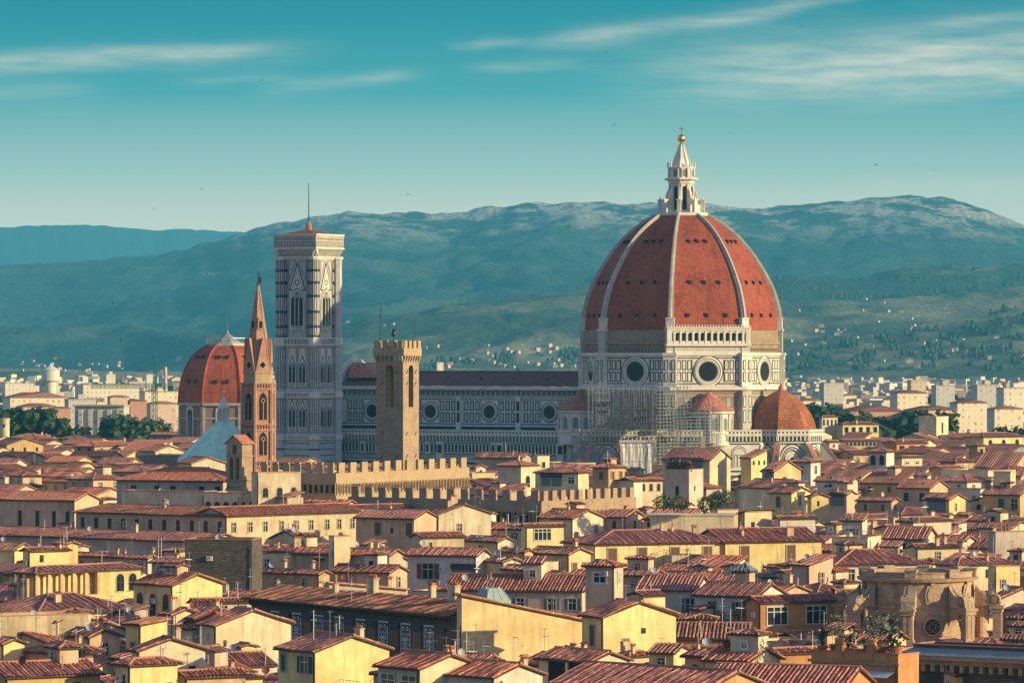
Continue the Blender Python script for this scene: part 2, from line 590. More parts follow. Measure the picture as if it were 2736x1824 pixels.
def leafm(name, c1, c2):
    m, nt, b = newmat(name, .8)
    oi = node(nt, 'ShaderNodeNewGeometry')
    n = noise(nt, objco(nt), .45, 3, .6)
    r = mth(nt, 'ADD', mth(nt, 'MULTIPLY', oi.outputs['Random Per Island'], .6), mth(nt, 'MULTIPLY', n, .6))
    nt.links.new(ramp(nt, r, [(.25, c1), (.85, c2)]), b.inputs['Base Color'])
    return m


leafm('leaf_dark', (.018, .036, .018), (.05, .085, .035))
leafm('leaf_mid', (.035, .06, .02), (.10, .14, .05))
leafm('leaf_hill', (.014, .036, .030), (.045, .07, .045))
leafm('leaf_olive', (.07, .09, .05), (.17, .19, .11))
leafm('leaf_autumn', (.06, .06, .02), (.26, .12, .05))
leafm('leaf_flower', (.10, .16, .05), (.50, .16, .14))

# ================================================================ the land
from mathutils import noise as mnoise


def lerp_tab(tab, x):
    if x <= tab[0][0]:
        return tab[0][1]
    for (x0, y0), (x1, y1) in zip(tab, tab[1:]):
        if x <= x1:
            k = (x - x0) / (x1 - x0)
            k = k * k * (3 - 2 * k) * .5 + k * .5
            return y0 + (y1 - y0) * k
    return tab[-1][1]


def landmat(name, forest, forest2, field, rock, rock_z0, rock_z1, fieldamt):
    m, nt, b = newmat(name, .95)
    co = objco(nt)
    n1 = noise(nt, mapping(nt, co, (1 / 420, 1 / 600, 1 / 160)), 1.0, 6, .65)
    n2 = noise(nt, mapping(nt, co, (1 / 20, 1 / 42, 1 / 16)), 1.0, 5, .75)
    n3 = noise(nt, mapping(nt, co, (1 / 190, 1 / 420, 1 / 50), (7, 3, 1)), 1.0, 5, .7)
    c = mix(nt, ramp(nt, n2, [(.36, 0.0), (.64, 1.0)]), forest, forest2)
    c = mix(nt, ramp(nt, n1, [(.50 - fieldamt, 0.0), (.60 - fieldamt * .5, .9)]), c, mix(nt, n2, field, mul(field, .6)))
    sp = node(nt, 'ShaderNodeSeparateXYZ')
    nt.links.new(co, sp.inputs[0])
    zz = ramp(nt, mth(nt, 'DIVIDE', mth(nt, 'SUBTRACT', sp.outputs[2], rock_z0), rock_z1 - rock_z0, clamp=True), [(0, 0.0), (1, 1.0)])
    pk = mth(nt, 'MULTIPLY', zz, ramp(nt, n3, [(.46, 0.0), (.53, 1.0)]))
    pk = mth(nt, 'MULTIPLY', pk, ramp(nt, n2, [(.36, .15), (.55, 1.0)]))
    c = mix(nt, pk, c, rock)
    nt.links.new(c, b.inputs['Base Color'])
    bump(nt, b, n2, 1.0, 18.0)
    return m


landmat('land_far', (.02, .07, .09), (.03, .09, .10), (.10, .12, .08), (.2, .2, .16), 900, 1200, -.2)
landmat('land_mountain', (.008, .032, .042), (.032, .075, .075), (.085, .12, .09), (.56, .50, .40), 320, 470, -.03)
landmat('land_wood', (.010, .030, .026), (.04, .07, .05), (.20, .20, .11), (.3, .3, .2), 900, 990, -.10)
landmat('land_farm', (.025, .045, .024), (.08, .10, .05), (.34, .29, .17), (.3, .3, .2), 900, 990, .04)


def hill(name, tab, Dr, Db, mat_, power=1.3, amp=40, scale=900, x0=-500, x1=3240, step=11, rows=56, zbase=-3.0, rough=5.0, seed=0.0):
    mb = MB()
    xs = [x0 + step * i for i in range(int((x1 - x0) / step) + 1)]
    grid = []
    for px in xs:
        py = lerp_tab(tab, px)
        zr = H - (py - HY) / F * Dr
        col = []
        for j in range(rows + 8):
            t = j / rows
            D = Db + (Dr - Db) * t
            X = (px - CX) / F * D
            if t <= 1:
                z = zbase + (zr - zbase) * (t ** power)
                env = math.sin(PI * min(1, t)) ** .8 if t < 1 else 0
            else:
                z = zr - (t - 1) * (zr - zbase) * 1.2
                env = 0
            v = Vector((X / scale + seed, D / (scale * 1.6), seed * 2))
            g = 1 - abs(mnoise.fractal(v, .8, 2.1, 5))
            z += amp * (g - .75) * env * min(1, max(.0, (zr + 10) / 120))
            z += rough * mnoise.fractal(Vector((X / 70, D / 110, seed)), .9, 2.0, 4) * min(1, t * 3)
            col.append((X, D, max(z, zbase)))
        grid.append(col)
    nr = rows + 8
    mb.v = [p for c in grid for p in c]
    mb.uv = [(p[0], p[1]) for p in mb.v]
    for i in range(len(xs) - 1):
        for j in range(nr - 1):
            a = i * nr + j
            mb.f.append((a, a + nr, a + nr + 1, a + 1))
            mb.m.append(0)
    o = mb.build(name, MATS[mat_], smooth=True)
    return tag(o, kind='structure')


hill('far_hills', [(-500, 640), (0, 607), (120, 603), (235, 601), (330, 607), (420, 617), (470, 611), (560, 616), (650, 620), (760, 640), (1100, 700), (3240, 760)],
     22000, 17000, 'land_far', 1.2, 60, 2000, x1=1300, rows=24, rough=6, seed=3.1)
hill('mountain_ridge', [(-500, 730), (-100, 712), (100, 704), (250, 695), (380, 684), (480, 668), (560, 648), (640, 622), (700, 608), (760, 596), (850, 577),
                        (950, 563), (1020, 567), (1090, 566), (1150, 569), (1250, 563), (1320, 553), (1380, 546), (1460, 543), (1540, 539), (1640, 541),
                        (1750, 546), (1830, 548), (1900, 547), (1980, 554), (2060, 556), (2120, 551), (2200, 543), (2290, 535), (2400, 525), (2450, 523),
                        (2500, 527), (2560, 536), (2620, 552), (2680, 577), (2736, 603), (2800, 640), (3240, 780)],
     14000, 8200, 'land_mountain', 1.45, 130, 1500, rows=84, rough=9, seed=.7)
hill('wooded_hill', [(-500, 1090), (1900, 1090), (1990, 800), (2050, 745), (2120, 732), (2200, 738), (2290, 742), (2360, 728), (2420, 716), (2500, 711), (2560, 712),
                     (2640, 708), (2736, 702), (2900, 690), (3240, 680)],
     10500, 8000, 'land_wood', 1.2, 50, 800, x0=1850, rows=40, rough=8, seed=5.2)
hill('farm_spur', [(-500, 1060), (700, 1040), (860, 905), (920, 868), (990, 850), (1050, 841), (1120, 829), (1200, 813), (1290, 803), (1400, 789), (1500, 777),
                   (1600, 768), (1750, 762), (1900, 770), (2050, 795), (2150, 812), (2250, 806), (2400, 800), (2500, 790), (2600, 780), (2736, 768), (3240, 760)],
     8600, 7000, 'land_farm', 1.15, 34, 600, x0=640, rows=56, rough=5, seed=8.4)
hill('foothill', [(-500, 985), (0, 985), (300, 993), (700, 1000), (950, 985), (1100, 960), (1300, 950), (1500, 940), (1900, 930), (2080, 925), (2200, 905), (2350, 890), (2480, 868),
                  (2600, 845), (2736, 822), (3240, 790)],
     7400, 6300, 'land_farm', 1.1, 14, 400, rows=40, rough=4, seed=2.2)

m_, nt_, b_ = newmat('ground', .95)
n_ = noise(nt_, mapping(nt_, objco(nt_), (1 / 40, 1 / 40, 1)), 1.0, 5, .6)
nt_.links.new(ramp(nt_, n_, [(.3, (.07, .065, .055)), (.5, (.16, .13, .10)), (.7, (.06, .07, .04))]), b_.inputs['Base Color'])
g = MB()
g.face([(-5600, -250, 0), (5600, -250, 0), (5600, 25500, 0), (-5600, 25500, 0)])
tag(g.build('ground', MATS['ground']), kind='structure')


# ================================================================ trees
def crown_mesh(name, mat_, h, r, shape='round', n=420, leaf=.7, seed=1):
    rnd = random.Random(seed)
    mb = MB()
    lumps = []
    for i in range(9 if shape != 'cypress' else 7):
        if shape == 'pine':
            lumps.append((rnd.uniform(-.75, .75) * r, rnd.uniform(-.75, .75) * r, h * rnd.uniform(.72, .92), r * rnd.uniform(.35, .6), h * rnd.uniform(.10, .17)))
        elif shape == 'cypress':
            t = i / 6
            lumps.append((rnd.uniform(-.1, .1) * r, rnd.uniform(-.1, .1) * r, h * (.15 + .75 * t), r * (1 - .75 * t), h * .14))
        else:
            lumps.append((rnd.uniform(-.6, .6) * r, rnd.uniform(-.6, .6) * r, h * rnd.uniform(.35, .85), r * rnd.uniform(.4, .65), h * rnd.uniform(.14, .24)))
    for i in range(n):
        lx, ly, lz, lr, lh = rnd.choice(lumps)
        d = Vector((rnd.gauss(0, 1), rnd.gauss(0, 1), rnd.gauss(0, 1))).normalized()
        k = rnd.uniform(.6, 1.05)
        c = Vector((lx + d.x * lr * k, ly + d.y * lr * k, lz + d.z * lh * k))
        a = (d + Vector((rnd.uniform(-.7, .7), rnd.uniform(-.7, .7), rnd.uniform(-.3, .9)))).normalized()
        u = a.orthogonal().normalized()
        w = a.cross(u)
        s = leaf * rnd.uniform(.6, 1.3)
        mb.face([c + u * s, c + w * s * .7, c - u * s, c - w * s * .7])
    o = mb.build(name, MATS[mat_])
    me = o.data
    bpy.data.objects.remove(o)
    return me


def trunk_mesh(h, r, seed=1):
    rnd = random.Random(seed)
    mb = MB()
    mb.tube((0, 0, 0), (0, 0, h * .6), r, 6, r2=r * .6)
    for k in range(5):
        a = rnd.uniform(0, 6.3)
        mb.tube((0, 0, h * rnd.uniform(.3, .55)), (math.cos(a) * h * .2, math.sin(a) * h * .2, h * rnd.uniform(.65, .85)), r * .4, 5, r2=r * .12)
    o = mb.build('trunk', MATS['bark'])
    me = o.data
    bpy.data.objects.remove(o)
    return me


CROWNS = {}


def tree(name, kind, loc, h, label, group=None, rz=0.0):
    key = kind
    if key not in CROWNS:
        spec = dict(pine=('leaf_dark', 'pine', 500, .085), round=('leaf_dark', 'round', 560, .07), light=('leaf_mid', 'round', 520, .06),
                    cypress=('leaf_dark', 'cypress', 420, .05), olive=('leaf_olive', 'round', 420, .05))[kind]
        r = dict(pine=.42, round=.40, light=.40, cypress=.12, olive=.42)[kind]
        CROWNS[key] = [(crown_mesh('crown', spec[0], 1.0, r, spec[1], spec[2], spec[3], s), trunk_mesh(1.0, .035, s)) for s in (1, 2, 3)]
    cm, tm = CROWNS[key][int(abs(loc[0]) * 7) % 3]
    t = empty(name, loc, rz, label, 'tree', group)
    inst('crown', cm, t, sc=h)
    inst('trunk', tm, t, sc=h)
    return t

# ================================================================ the cathedral
M = MATS
MB_W = [M['marble'], M['marble_dark'], M['marble_mid'], M['marble_old'], M['glass_dark'], M['marble_pink'], M['marble_grey']]   # 0..6
CX0, CY0 = 49.8, 1375.0
GRID = R(-31)
duomo = empty('cathedral', (CX0, CY0, 0), GRID, 'great marble cathedral with a huge red tiled dome, white ribs and a marble lantern', 'cathedral')

DOME = [(29.0, 57.3), (28.8, 60), (28.35, 63), (27.75, 65.5), (27.0, 68), (25.95, 70.6), (24.7, 73.0), (23.1, 75.8), (21.3, 78.6), (19.3, 81.3), (17.0, 84.0),
        (14.4, 86.4), (11.5, 88.6), (9.0, 90.1), (7.3, 91.0)]
# drum -------------------------------------------------------------
mb = MB()
mb.lathe([(29.5, 0), (29.5, 39.6)], 8, ph=22.5, m=0)
mb.lathe([(29.1, 50.6), (29.1, 53.0), (29.7, 53.1), (29.7, 54.0), (29.2, 54.1), (29.2, 57.2), (28.0, 57.4)], 8, ph=22.5, m=0)
for k in range(8):                                        # rough corbel stones left under the missing galleries
    w, hw = oct_face(29.1, 45 * k)
    for i in range(20):
        a = -hw + hw * 2 * (i + .5) / 20
        w.box(mb, a - .25, a + .25, 51.2, 52.0, 0, .5, 0)
mb.build('drum', [M['drum_rough']], duomo)
mb = MB()
mb.lathe([(29.5, 39.6), (30.7, 40.0), (30.7, 40.9), (29.8, 41.3), (29.8, 49.6), (30.4, 49.9), (30.4, 50.6), (29.2, 50.7)], 8, ph=22.5, m=0)
for k in range(8):
    w, hw = oct_face(29.8, 45 * k)
    for z0, z1 in ((41.6, 41.95), (49.0, 49.3)):
        w.rect(mb, -hw + .2, hw - .2, z0, z1, .02, 1)
    for sgn in (-1, 1):
        for i in range(4):
            a = sgn * (5.55 + i * 1.62)
            if abs(a) > hw - .8:
                continue
            for z0, z1 in ((42.3, 45.2), (45.7, 48.6)):
                w.frame(mb, a - .68, a + .68, z0, z1, .30, .02, 1, 0)
        w.rect(mb, sgn * 4.75 - .1, sgn * 4.75 + .1, 42.1, 48.8, .02, 1)
    lo = (29.3 + 24.8) / 2
    w2, hw2 = oct_face(29.5, 45 * k)                     # plainer bands below the cornice
    for z0, z1 in ((38.2, 38.5), (34.5, 34.75), (31.2, 31.4)):
        w2.rect(mb, -hw2, hw2, z0, z1, .03, 3)
    for i in range(7):
        a = -hw2 + 1.8 + i * (2 * hw2 - 3.6) / 6
        w2.frame(mb, a - .8, a + .8, 31.8, 34.2, .22, .03, 2, 3)
        w2.frame(mb, a - .8, a + .8, 35.0, 37.9, .22, .03, 2, 3)
mb.build('drum_panelling', MB_W, duomo)
mb = MB()
for k in range(8):                                        # corner piers
    t = R(22.5 + 45 * k)
    r = 29.7
    cx, cy = r * math.cos(t), r * math.sin(t)
    mb.M = Matrix.Translation((cx, cy, 0)) @ Matrix.Rotation(t, 4, 'Z')
    mb.box(-1.0, .75, -1.7, 1.7, 0, 39.7, 3)
    mb.box(-1.2, .65, -1.9, 1.9, 41, 49.8, 0)
    for sgn in (-1, 1):
        for z0, z1 in ((42.3, 45.2), (45.7, 48.6), (30.5, 34.2), (35, 38.3)):
            y0 = sgn * 1.0
            mb.face([(.78, y0 - .5, z0), (.78, y0 + .5, z0), (.78, y0 + .5, z1), (.78, y0 - .5, z1)], 1)
            mb.face([(.81, y0 - .26, z0 + .26), (.81, y0 + .26, z0 + .26), (.81, y0 + .26, z1 - .26), (.81, y0 - .26, z1 - .26)], 0)
    mb.box(-1.4, .95, -2.1, 2.1, 49.8, 50.7, 0)
    mb.box(-1.6, .1, -1.5, 1.5, 50.7, 57.0, 3)
    mb.box(-1.8, .4, -1.7, 1.7, 57.0, 57.6, 0)
    mb.box(-1.7, .0, -1.2, 1.2, 57.6, 60.4, 0)
    mb.box(-1.8, .15, -1.35, 1.35, 60.4, 60.8, 0)
mb.M = None
mb.build('corner_pier', MB_W, duomo)
# finished gallery on the one face
mb = MB()
w, hw = oct_face(29.6, -45)
hw += 1.2
w.box(mb, -hw, hw, 50.6, 52.6, 0, .5, 0)
for i in range(26):
    a = -hw + .5 + i * (2 * hw - 1) / 25
    w.ring(mb, a, 51.6, .16, .36, .53, .53, 8, 3)
w.box(mb, -hw - .2, hw + .2, 52.6, 53.3, -1, 1.5, 0)
w.box(mb, -hw, hw, 57.0, 57.7, -1, 1.5, 0)
w.box(mb, -hw - .1, hw + .1, 57.7, 58.1, -1, 1.8, 0)
for i in range(30):
    a = -hw + .3 + i * (2 * hw - .6) / 29
    w.box(mb, a - .12, a + .12, 58.1, 58.8, 1.2, 1.6, 0)
w.box(mb, -hw, hw, 53.3, 57, -1, .1, 3)
n_a = 13
for i in range(n_a + 1):
    a = -hw + .35 + i * (2 * hw - .7) / n_a
    w.box(mb, a - .3, a + .3, 53.3, 57, .9, 1.35, 0)
    if i < n_a:
        c_ = a + (2 * hw - .7) / n_a / 2
        ww = (2 * hw - .7) / n_a - .6
        op = arch_pts(c_, 54.3, ww, 2.2)
        w.poly(mb, arch_pts(c_, 53.5, ww, 3.0), .13, 4)  # dark arch patch paints in the recess shade behind the arcade
        for k in range(2, len(op) - 1):                  # spandrels round each arch
            a0, z0 = op[k]; a1, z1 = op[k + 1]
            mb.face([w.pt(a0, z0, 1.2), w.pt(a1, z1, 1.2), w.pt(a1, 57, 1.2), w.pt(a0, 57, 1.2)], 0)
        w.box(mb, c_ - ww / 2, c_ + ww / 2, 53.3, 54.1, 1.0, 1.2, 0)
for sgn in (-1, 1):
    w.box(mb, sgn * hw - 1.4 * (sgn > 0), sgn * hw + 1.4 * (sgn < 0), 53.3, 57, .1, 1.4, 0)
mb.build('marble_gallery', MB_W, duomo)


def oculus(w, a, z, r_out, r_in, parent, deep=1.0):
    q = MB()
    n = 32
    w.ring(q, a, z, r_out + .35, r_out + .12, .05, .07, n, 1)
    w.ring(q, a, z, r_out, r_out * .90, .05, .38, n, 0)
    w.ring(q, a, z, r_out * .90, r_out * .80, .38, .18, n, 3)
    w.ring(q, a, z, r_out * .80, r_out * .74, .18, .26, n, 0)
    w.ring(q, a, z, r_out * .74, r_in * 1.06, .26, .10, n, 3)
    w.ring(q, a, z, r_in * 1.06, r_in, .10, .12, n, 2)
    o = q.build('oculus_window', MB_W, parent)
    g_ = MB()
    w.disc(g_, a, z, r_in * 1.02, .085, n)
    p = g_.build('pane', M['glass_dark'], o)
    return o


for ang in (-135, -90, -45, 0):
    w, hw = oct_face(29.8, ang)
    oculus(w, 0, 45.3, 4.3, 2.75, duomo)
# dome shell ---------------------------------------------------------
mb = MB()
for (r0, z0), (r1, z1) in zip(DOME, DOME[1:]):
    for k in range(8):
        nrm = 45 * k + 45
        t0, t1 = R(22.5 + 45 * k), R(22.5 + 45 * (k + 1))
        q = [(r0 * math.cos(t0), r0 * math.sin(t0), z0), (r0 * math.cos(t1), r0 * math.sin(t1), z0),
             (r1 * math.cos(t1), r1 * math.sin(t1), z1), (r1 * math.cos(t0), r1 * math.sin(t0), z1)]
        mb.face(q)
# a continuous arc length down each web for the tiling
s_ = 0.0
acc = [0.0]
for (r0, z0), (r1, z1) in zip(DOME, DOME[1:]):
    s_ += math.hypot((r1 - r0) * .924, z1 - z0)
    acc.append(s_)
i_ = 0
for j in range(len(DOME) - 1):
    for k in range(8):
        for c_, (rr, a_) in enumerate(((DOME[j][0], acc[j]), (DOME[j][0], acc[j]), (DOME[j + 1][0], acc[j + 1]), (DOME[j + 1][0], acc[j + 1]))):
            sg = -1 if c_ in (0, 3) else 1
            mb.uv[i_] = (sg * rr * .3827 + 40 * k, a_)
            i_ += 1
shell = mb.build('dome_shell', M['dome_red'], duomo)


def dome_at(z):
    for (r0, z0), (r1, z1) in zip(DOME, DOME[1:]):
        if z <= z1:
            k = (z - z0) / (z1 - z0)
            return r0 + (r1 - r0) * k, math.atan2(z1 - z0, (r0 - r1))
    return DOME[-1][0], .5


hole = MB()                                               # small dormer-like openings in the shell
hole.box(-.42, .42, -.35, .25, -.5, .55, 1)
hole.box(-.5, .5, -.42, .5, .55, .68, 0)
h0 = hole.build('vent_opening', [M['tile_red'], M['void']], shell)
first = True
for ang in (-135, -90, -45, 0):
    for z, fr in ((61.5, (-.5, 0, .5)), (71.0, (-.42, 0, .42)), (83.0, (-.35, 0, .35))):
        rc, sl_ = dome_at(z)
        w, hw = oct_face(rc, ang)
        for f_ in fr:
            p = w.pt(f_ * hw * 1.05, z, .1)
            if first:
                h0.location, h0.rotation_euler, first = p, (0, 0, R(ang + 90)), False
            else:
                inst('vent_opening', h0.data, shell, p, R(ang + 90))
# ribs ---------------------------------------------------------------
for k in range(8):
    t = R(22.5 + 45 * k)
    er = Vector((math.cos(t), math.sin(t), 0))
    et = Vector((-math.sin(t), math.cos(t), 0))
    mb = MB()
    prev = None
    for i, (r, z) in enumerate(DOME[1:]):
        a = DOME[max(0, i)]
        b = DOME[min(len(DOME) - 1, i + 2)]
        tan = Vector((b[0] - a[0], b[1] - a[1])).normalized()
        nr_ = Vector((tan.y, -tan.x))
        if nr_.x < 0:
            nr_ = -nr_
        u = i / (len(DOME) - 2)
        hw_ = .64 - .28 * u
        th = 1.05 - .35 * u
        base = er * r + Z * z
        out = er * nr_.x + Z * nr_.y
        ring = [base - out * .6 - et * hw_ * 1.25, base + out * th * .45 - et * hw_ * 1.25, base + out * th * .45 - et * hw_ * .8, base + out * th - et * hw_ * .55,
                base + out * th + et * hw_ * .55, base + out * th * .45 + et * hw_ * .8, base + out * th * .45 + et * hw_ * 1.25, base - out * .6 + et * hw_ * 1.25]
        if prev:
            for q in range(7):
                mb.face([prev[q], prev[q + 1], ring[q + 1], ring[q]])
        prev = ring
    mb.build('rib', M['marble_old'], duomo)
# lantern --------------------------------------------------------------
mb = MB()
mb.lathe([(7.2, 90.2), (7.9, 90.9), (7.9, 91.7), (7.3, 91.7), (7.3, 91.1), (4.1, 91.1), (4.1, 92.2), (3.55, 92.4), (3.55, 100.2), (3.9, 100.4), (3.9, 101.0), (5.0, 101.4), (5.0, 101.9),
          (3.8, 102.0), (3.8, 104.6), (4.1, 104.8), (4.1, 105.1), (2.8, 105.3)], 8, ph=22.5, m=0)
for k in range(8):
    w, hw = oct_face(3.55, 45 * k)
    w.poly(mb, arch_pts(0, 92.6, 1.25, 6.9), .03, 4)
    for s2 in (-1, 1):
        w.box(mb, s2 * .95 - .2, s2 * .95 + .2, 92.4, 100.2, 0, .3, 0)
    w3, hw3 = oct_face(3.8, 45 * k)
    w3.poly(mb, arch_pts(0, 102.3, 1.3, 2.1), .03, 2)
    w3.box(mb, -1.0, -.75, 102, 104.8, 0, .35, 0)
    w3.box(mb, .75, 1.0, 102, 104.8, 0, .35, 0)
lantern = mb.build('lantern', MB_W, duomo)
for k in range(8):
    t = R(22.5 + 45 * k)
    mb = MB()
    mb.M = Matrix.Rotation(t, 4, 'Z')
    mb.box(5.6, 6.9, -.55, .55, 91.1, 95.2, 0)
    mb.box(5.4, 7.1, -.75, .75, 95.2, 95.6, 0)
    mb.tube((6.3, 0, 95.6), (6.3, 0, 96.6), .35, 6, 0, .05)
    prof = [(5.6, 95.4), (5.2, 95.9), (4.7, 96.5), (4.4, 97.6), (3.7, 99.2), (3.6, 94.0), (4.4, 94.2), (5.0, 94.2), (5.6, 94.0)]
    for y in (-.35, .35):
        mb.face([(r, y, z) for r, z in prof], 0)
    for (r0, z0), (r1, z1) in zip(prof, prof[1:]):
        mb.face([(r0, -.35, z0), (r0, .35, z0), (r1, .35, z1), (r1, -.35, z1)], 0)
    mb.box(3.5, 4.5, -.4, .4, 91.1, 95.5, 0)
    mb.tube((3.95, 0, 105.1), (3.95, 0, 105.9), .28, 6, 0)
    mb.ball((3.95, 0, 106.1), .33, 6, 0)
    mb.tube((3.95, 0, 106.3), (3.95, 0, 107.0), .16, 5, 0, .03)
    mb.M = None
    mb.build('buttress', M['marble'], lantern)
mb = MB()
mb.lathe([(2.9, 105.2), (2.5, 106.0), (.72, 111.4), (.55, 112.0)], 8, ph=22.5)
for k in range(8):
    t = R(22.5 + 45 * k)
    mb.tube((2.85 * math.cos(t), 2.85 * math.sin(t), 105.3), (.6 * math.cos(t), .6 * math.sin(t), 111.8), .17, 5)
mb.build('spire_cone', M['marble'], lantern)
mb = MB()
mb.tube((0, 0, 111.8), (0, 0, 112.6), .75, 10, 0, .4)
mb.ball((0, 0, 113.6), 1.2, 18)
mb.build('ball', M['gold'], lantern, smooth=True)
mb = MB()
mb.M = Matrix.Rotation(R(31), 4, 'Z')
mb.box(-.11, .11, -.1, .1, 114.7, 117.4)
mb.box(-.65, .65, -.1, .1, 116.3, 116.55)
mb.M = None
mb.build('cross', M['gold'], lantern)


# gallery with pierced balustrade over a corbel table, along a wall frame
def balcony(mb, w, a0, a1, z, out=1.0, step=1.15):
    """top of the balustrade at z."""
    w.box(mb, a0, a1, z - 3.9, z - 3.6, 0, .3, 0)
    w.box(mb, a0, a1, z - 1.75, z - 1.45, 0, out, 0)
    w.box(mb, a0, a1, z - 1.45, z - .25, out - .25, out - .05, 0)
    w.box(mb, a0, a1, z - .25, z, out - .35, out + .1, 0)
    w.rect(mb, a0, a1, z - 3.6, z - 1.75, .06, 2)
    n = max(1, int((a1 - a0) / step))
    for i in range(n + 1):
        a = a0 + (a1 - a0) * i / n
        w.box(mb, a - .16, a + .16, z - 3.3, z - 1.75, 0, out * .85, 0)
        if i < n:
            c = a + (a1 - a0) / n / 2
            w.disc(mb, c, z - .85, .3, out - .03, 8, 1)
            hw_ = (a1 - a0) / n / 2 - .16
            mb.face([w.pt(c - hw_, z - 1.75, out * .8), w.pt(c + hw_, z - 1.75, out * .8), w.pt(c + hw_, z - 2.1, out * .8), w.pt(c + hw_ * .5, z - 2.0, out * .8),
                     w.pt(c, z - 1.85, out * .8), w.pt(c - hw_ * .5, z - 2.0, out * .8), w.pt(c - hw_, z - 2.1, out * .8)], 0)


# nave -------------------------------------------------------------------
NW = -113.0                                               # west end
mb = MB()
mb.box(NW, -22, -10.5, 10.5, 0, 40.2, 0)
w = WF((0, -10.5), (1, 0), (0, -1))
w.box(mb, NW, -25, 39.6, 40.6, 0, 1.1, 0)
w.rect(mb, NW, -25, 38.9, 39.6, .05, 1)
for i in range(100):
    a = NW + .4 + i * .88
    w.box(mb, a - .2, a + .2, 37.9, 39.3, 0, .7, 3 if i % 2 else 2)
w.box(mb, NW, -25, 39.3, 39.6, 0, .9, 2)
w.rect(mb, NW, -25, 36.9, 37.7, .03, 0)
for i in range(150):
    a = NW + .3 + i * .586
    w.poly(mb, [(a, 37.0), (a + .2, 37.3), (a, 37.6), (a - .2, 37.3)], .06, 2)
w.rect(mb, NW, -25, 36.55, 36.8, .03, 1)
w.rect(mb, NW, -25, 29.2, 29.5, .03, 1)
w.rect(mb, NW, -25, 27.6, 28.6, .03, 1)
BAYS = [-38.8, -59.6, -80.4, -101.2]
for bx_ in BAYS:
    for sgn in (-1, 1):
        w.rect(mb, bx_ + sgn * 3.05 - .1, bx_ + sgn * 3.05 + .1, 29.5, 36.5, .03, 1)
        for i in range(3):
            a = bx_ + sgn * (4.2 + i * 1.95)
            for z0, z1 in ((29.9, 32.8), (33.3, 36.2)):
                w.frame(mb, a - .75, a + .75, z0, z1, .32, .03, 1, 6)
    for sgn in (-1, 1):
        w.rect(mb, bx_ + sgn * 9.15 - .08, bx_ + sgn * 9.15 + .08, 29.5, 36.5, .03, 1)
    p0 = bx_ + 10.1
    w.box(mb, p0 - .85, p0 + .85, 27, 37.9, 0, .45, 0)
    for z0, z1 in ((29.9, 32.8), (33.3, 36.2)):
        w.rect(mb, p0 - .5, p0 + .5, z0, z1, .48, 1)
nave = mb.build('nave', MB_W, duomo)
for bx_ in BAYS:
    oculus(w, bx_, 33.0, 2.75, 1.9, duomo)
mb = MB()
for sgn in (-1, 1):
    mb.face([(NW, sgn * 11.4, 40.65), (-20, sgn * 11.4, 40.65), (-20, 0, 44.9), (NW, 0, 44.9)])
mb.face([(NW, -11.4, 40.65), (NW, 0, 44.9), (NW, 11.4, 40.65)])
mb.tube((NW, 0, 44.9), (-20, 0, 44.9), .3, 6)
for i in range(7):
    a = -100 + i * 11.5
    mb.box(a - .3, a + .3, -6.2, -5.6, 42.5, 43.3)
mb.build('nave_roof', M['tile_nave_shade'], duomo)
mb = MB()
mb.face([(-100, -8, 43.0), (-100, 8, 43.0), (-108, 5, 47.6), (-108, -5, 47.6)])
mb.face([(-100, -8, 43.0), (-108, -5, 47.6), (-112, -5, 47.6), (-112, -8, 43.0)])
mb.face([(-100, 8, 43.0), (-108, 5, 47.6), (-112, 5, 47.6), (-112, 8, 43.0)])
mb.face([(-108, -5, 47.6), (-108, 5, 47.6), (-112, 5, 47.6), (-112, -5, 47.6)])
mb.build('facade_roof', M['tile_red'], duomo)
mb = MB()
mb.box(NW + 2, -18, -21, -10.5, 0, 24.0, 0)
w = WF((0, -21), (1, 0), (0, -1))
balcony(mb, w, NW + 2, -16, 27.9, 1.2, 1.2)
w.rect(mb, NW + 2, -16, 23.7, 24.0, .03, 1)
n_ = 76
for i in range(n_):
    a = NW + 4 + i * (92.0 / n_)
    if i % 19 == 9:
        w.box(mb, a - .4, a + 1.2, 20.5, 24.0, 0, .5, 0)
        w.rect(mb, a, a + .8, 21.2, 23.4, .53, 1)
        continue
    w.rect(mb, a + .22, a + .95, 21.0, 23.5, .03, 1)
for z0, z1 in ((20.4, 20.7), (18.9, 19.1), (17.6, 18.3), (16.2, 16.6), (14.9, 15.5), (13.4, 13.9), (11.8, 12.4), (10.2, 10.8), (8.4, 9.2)):
    w.rect(mb, NW + 2, -16, z0, z1, .03, 1)
w.rect(mb, NW + 2, -16, 19.1, 20.4, .02, 3)
w.rect(mb, NW + 2, -16, 15.5, 16.2, .02, 3)
for bx_ in BAYS:
    p0 = bx_ + 10.1
    w.box(mb, p0 - 1.1, p0 + 1.1, 0, 24, 0, .6, 0)
    for z0, z1 in ((20.9, 23.4), (17.6, 18.3), (14.9, 15.5), (11.8, 12.4)):
        w.rect(mb, p0 - .75, p0 + .75, z0, z1, .64, 1)
mb.build('aisle', MB_W, duomo)
mb = MB()
mb.face([(NW + 2, -21, 26.2), (-18, -21, 26.2), (-18, -10.6, 27.4), (NW + 2, -10.6, 27.4)])
mb.build('aisle_roof', M['lead'], duomo)
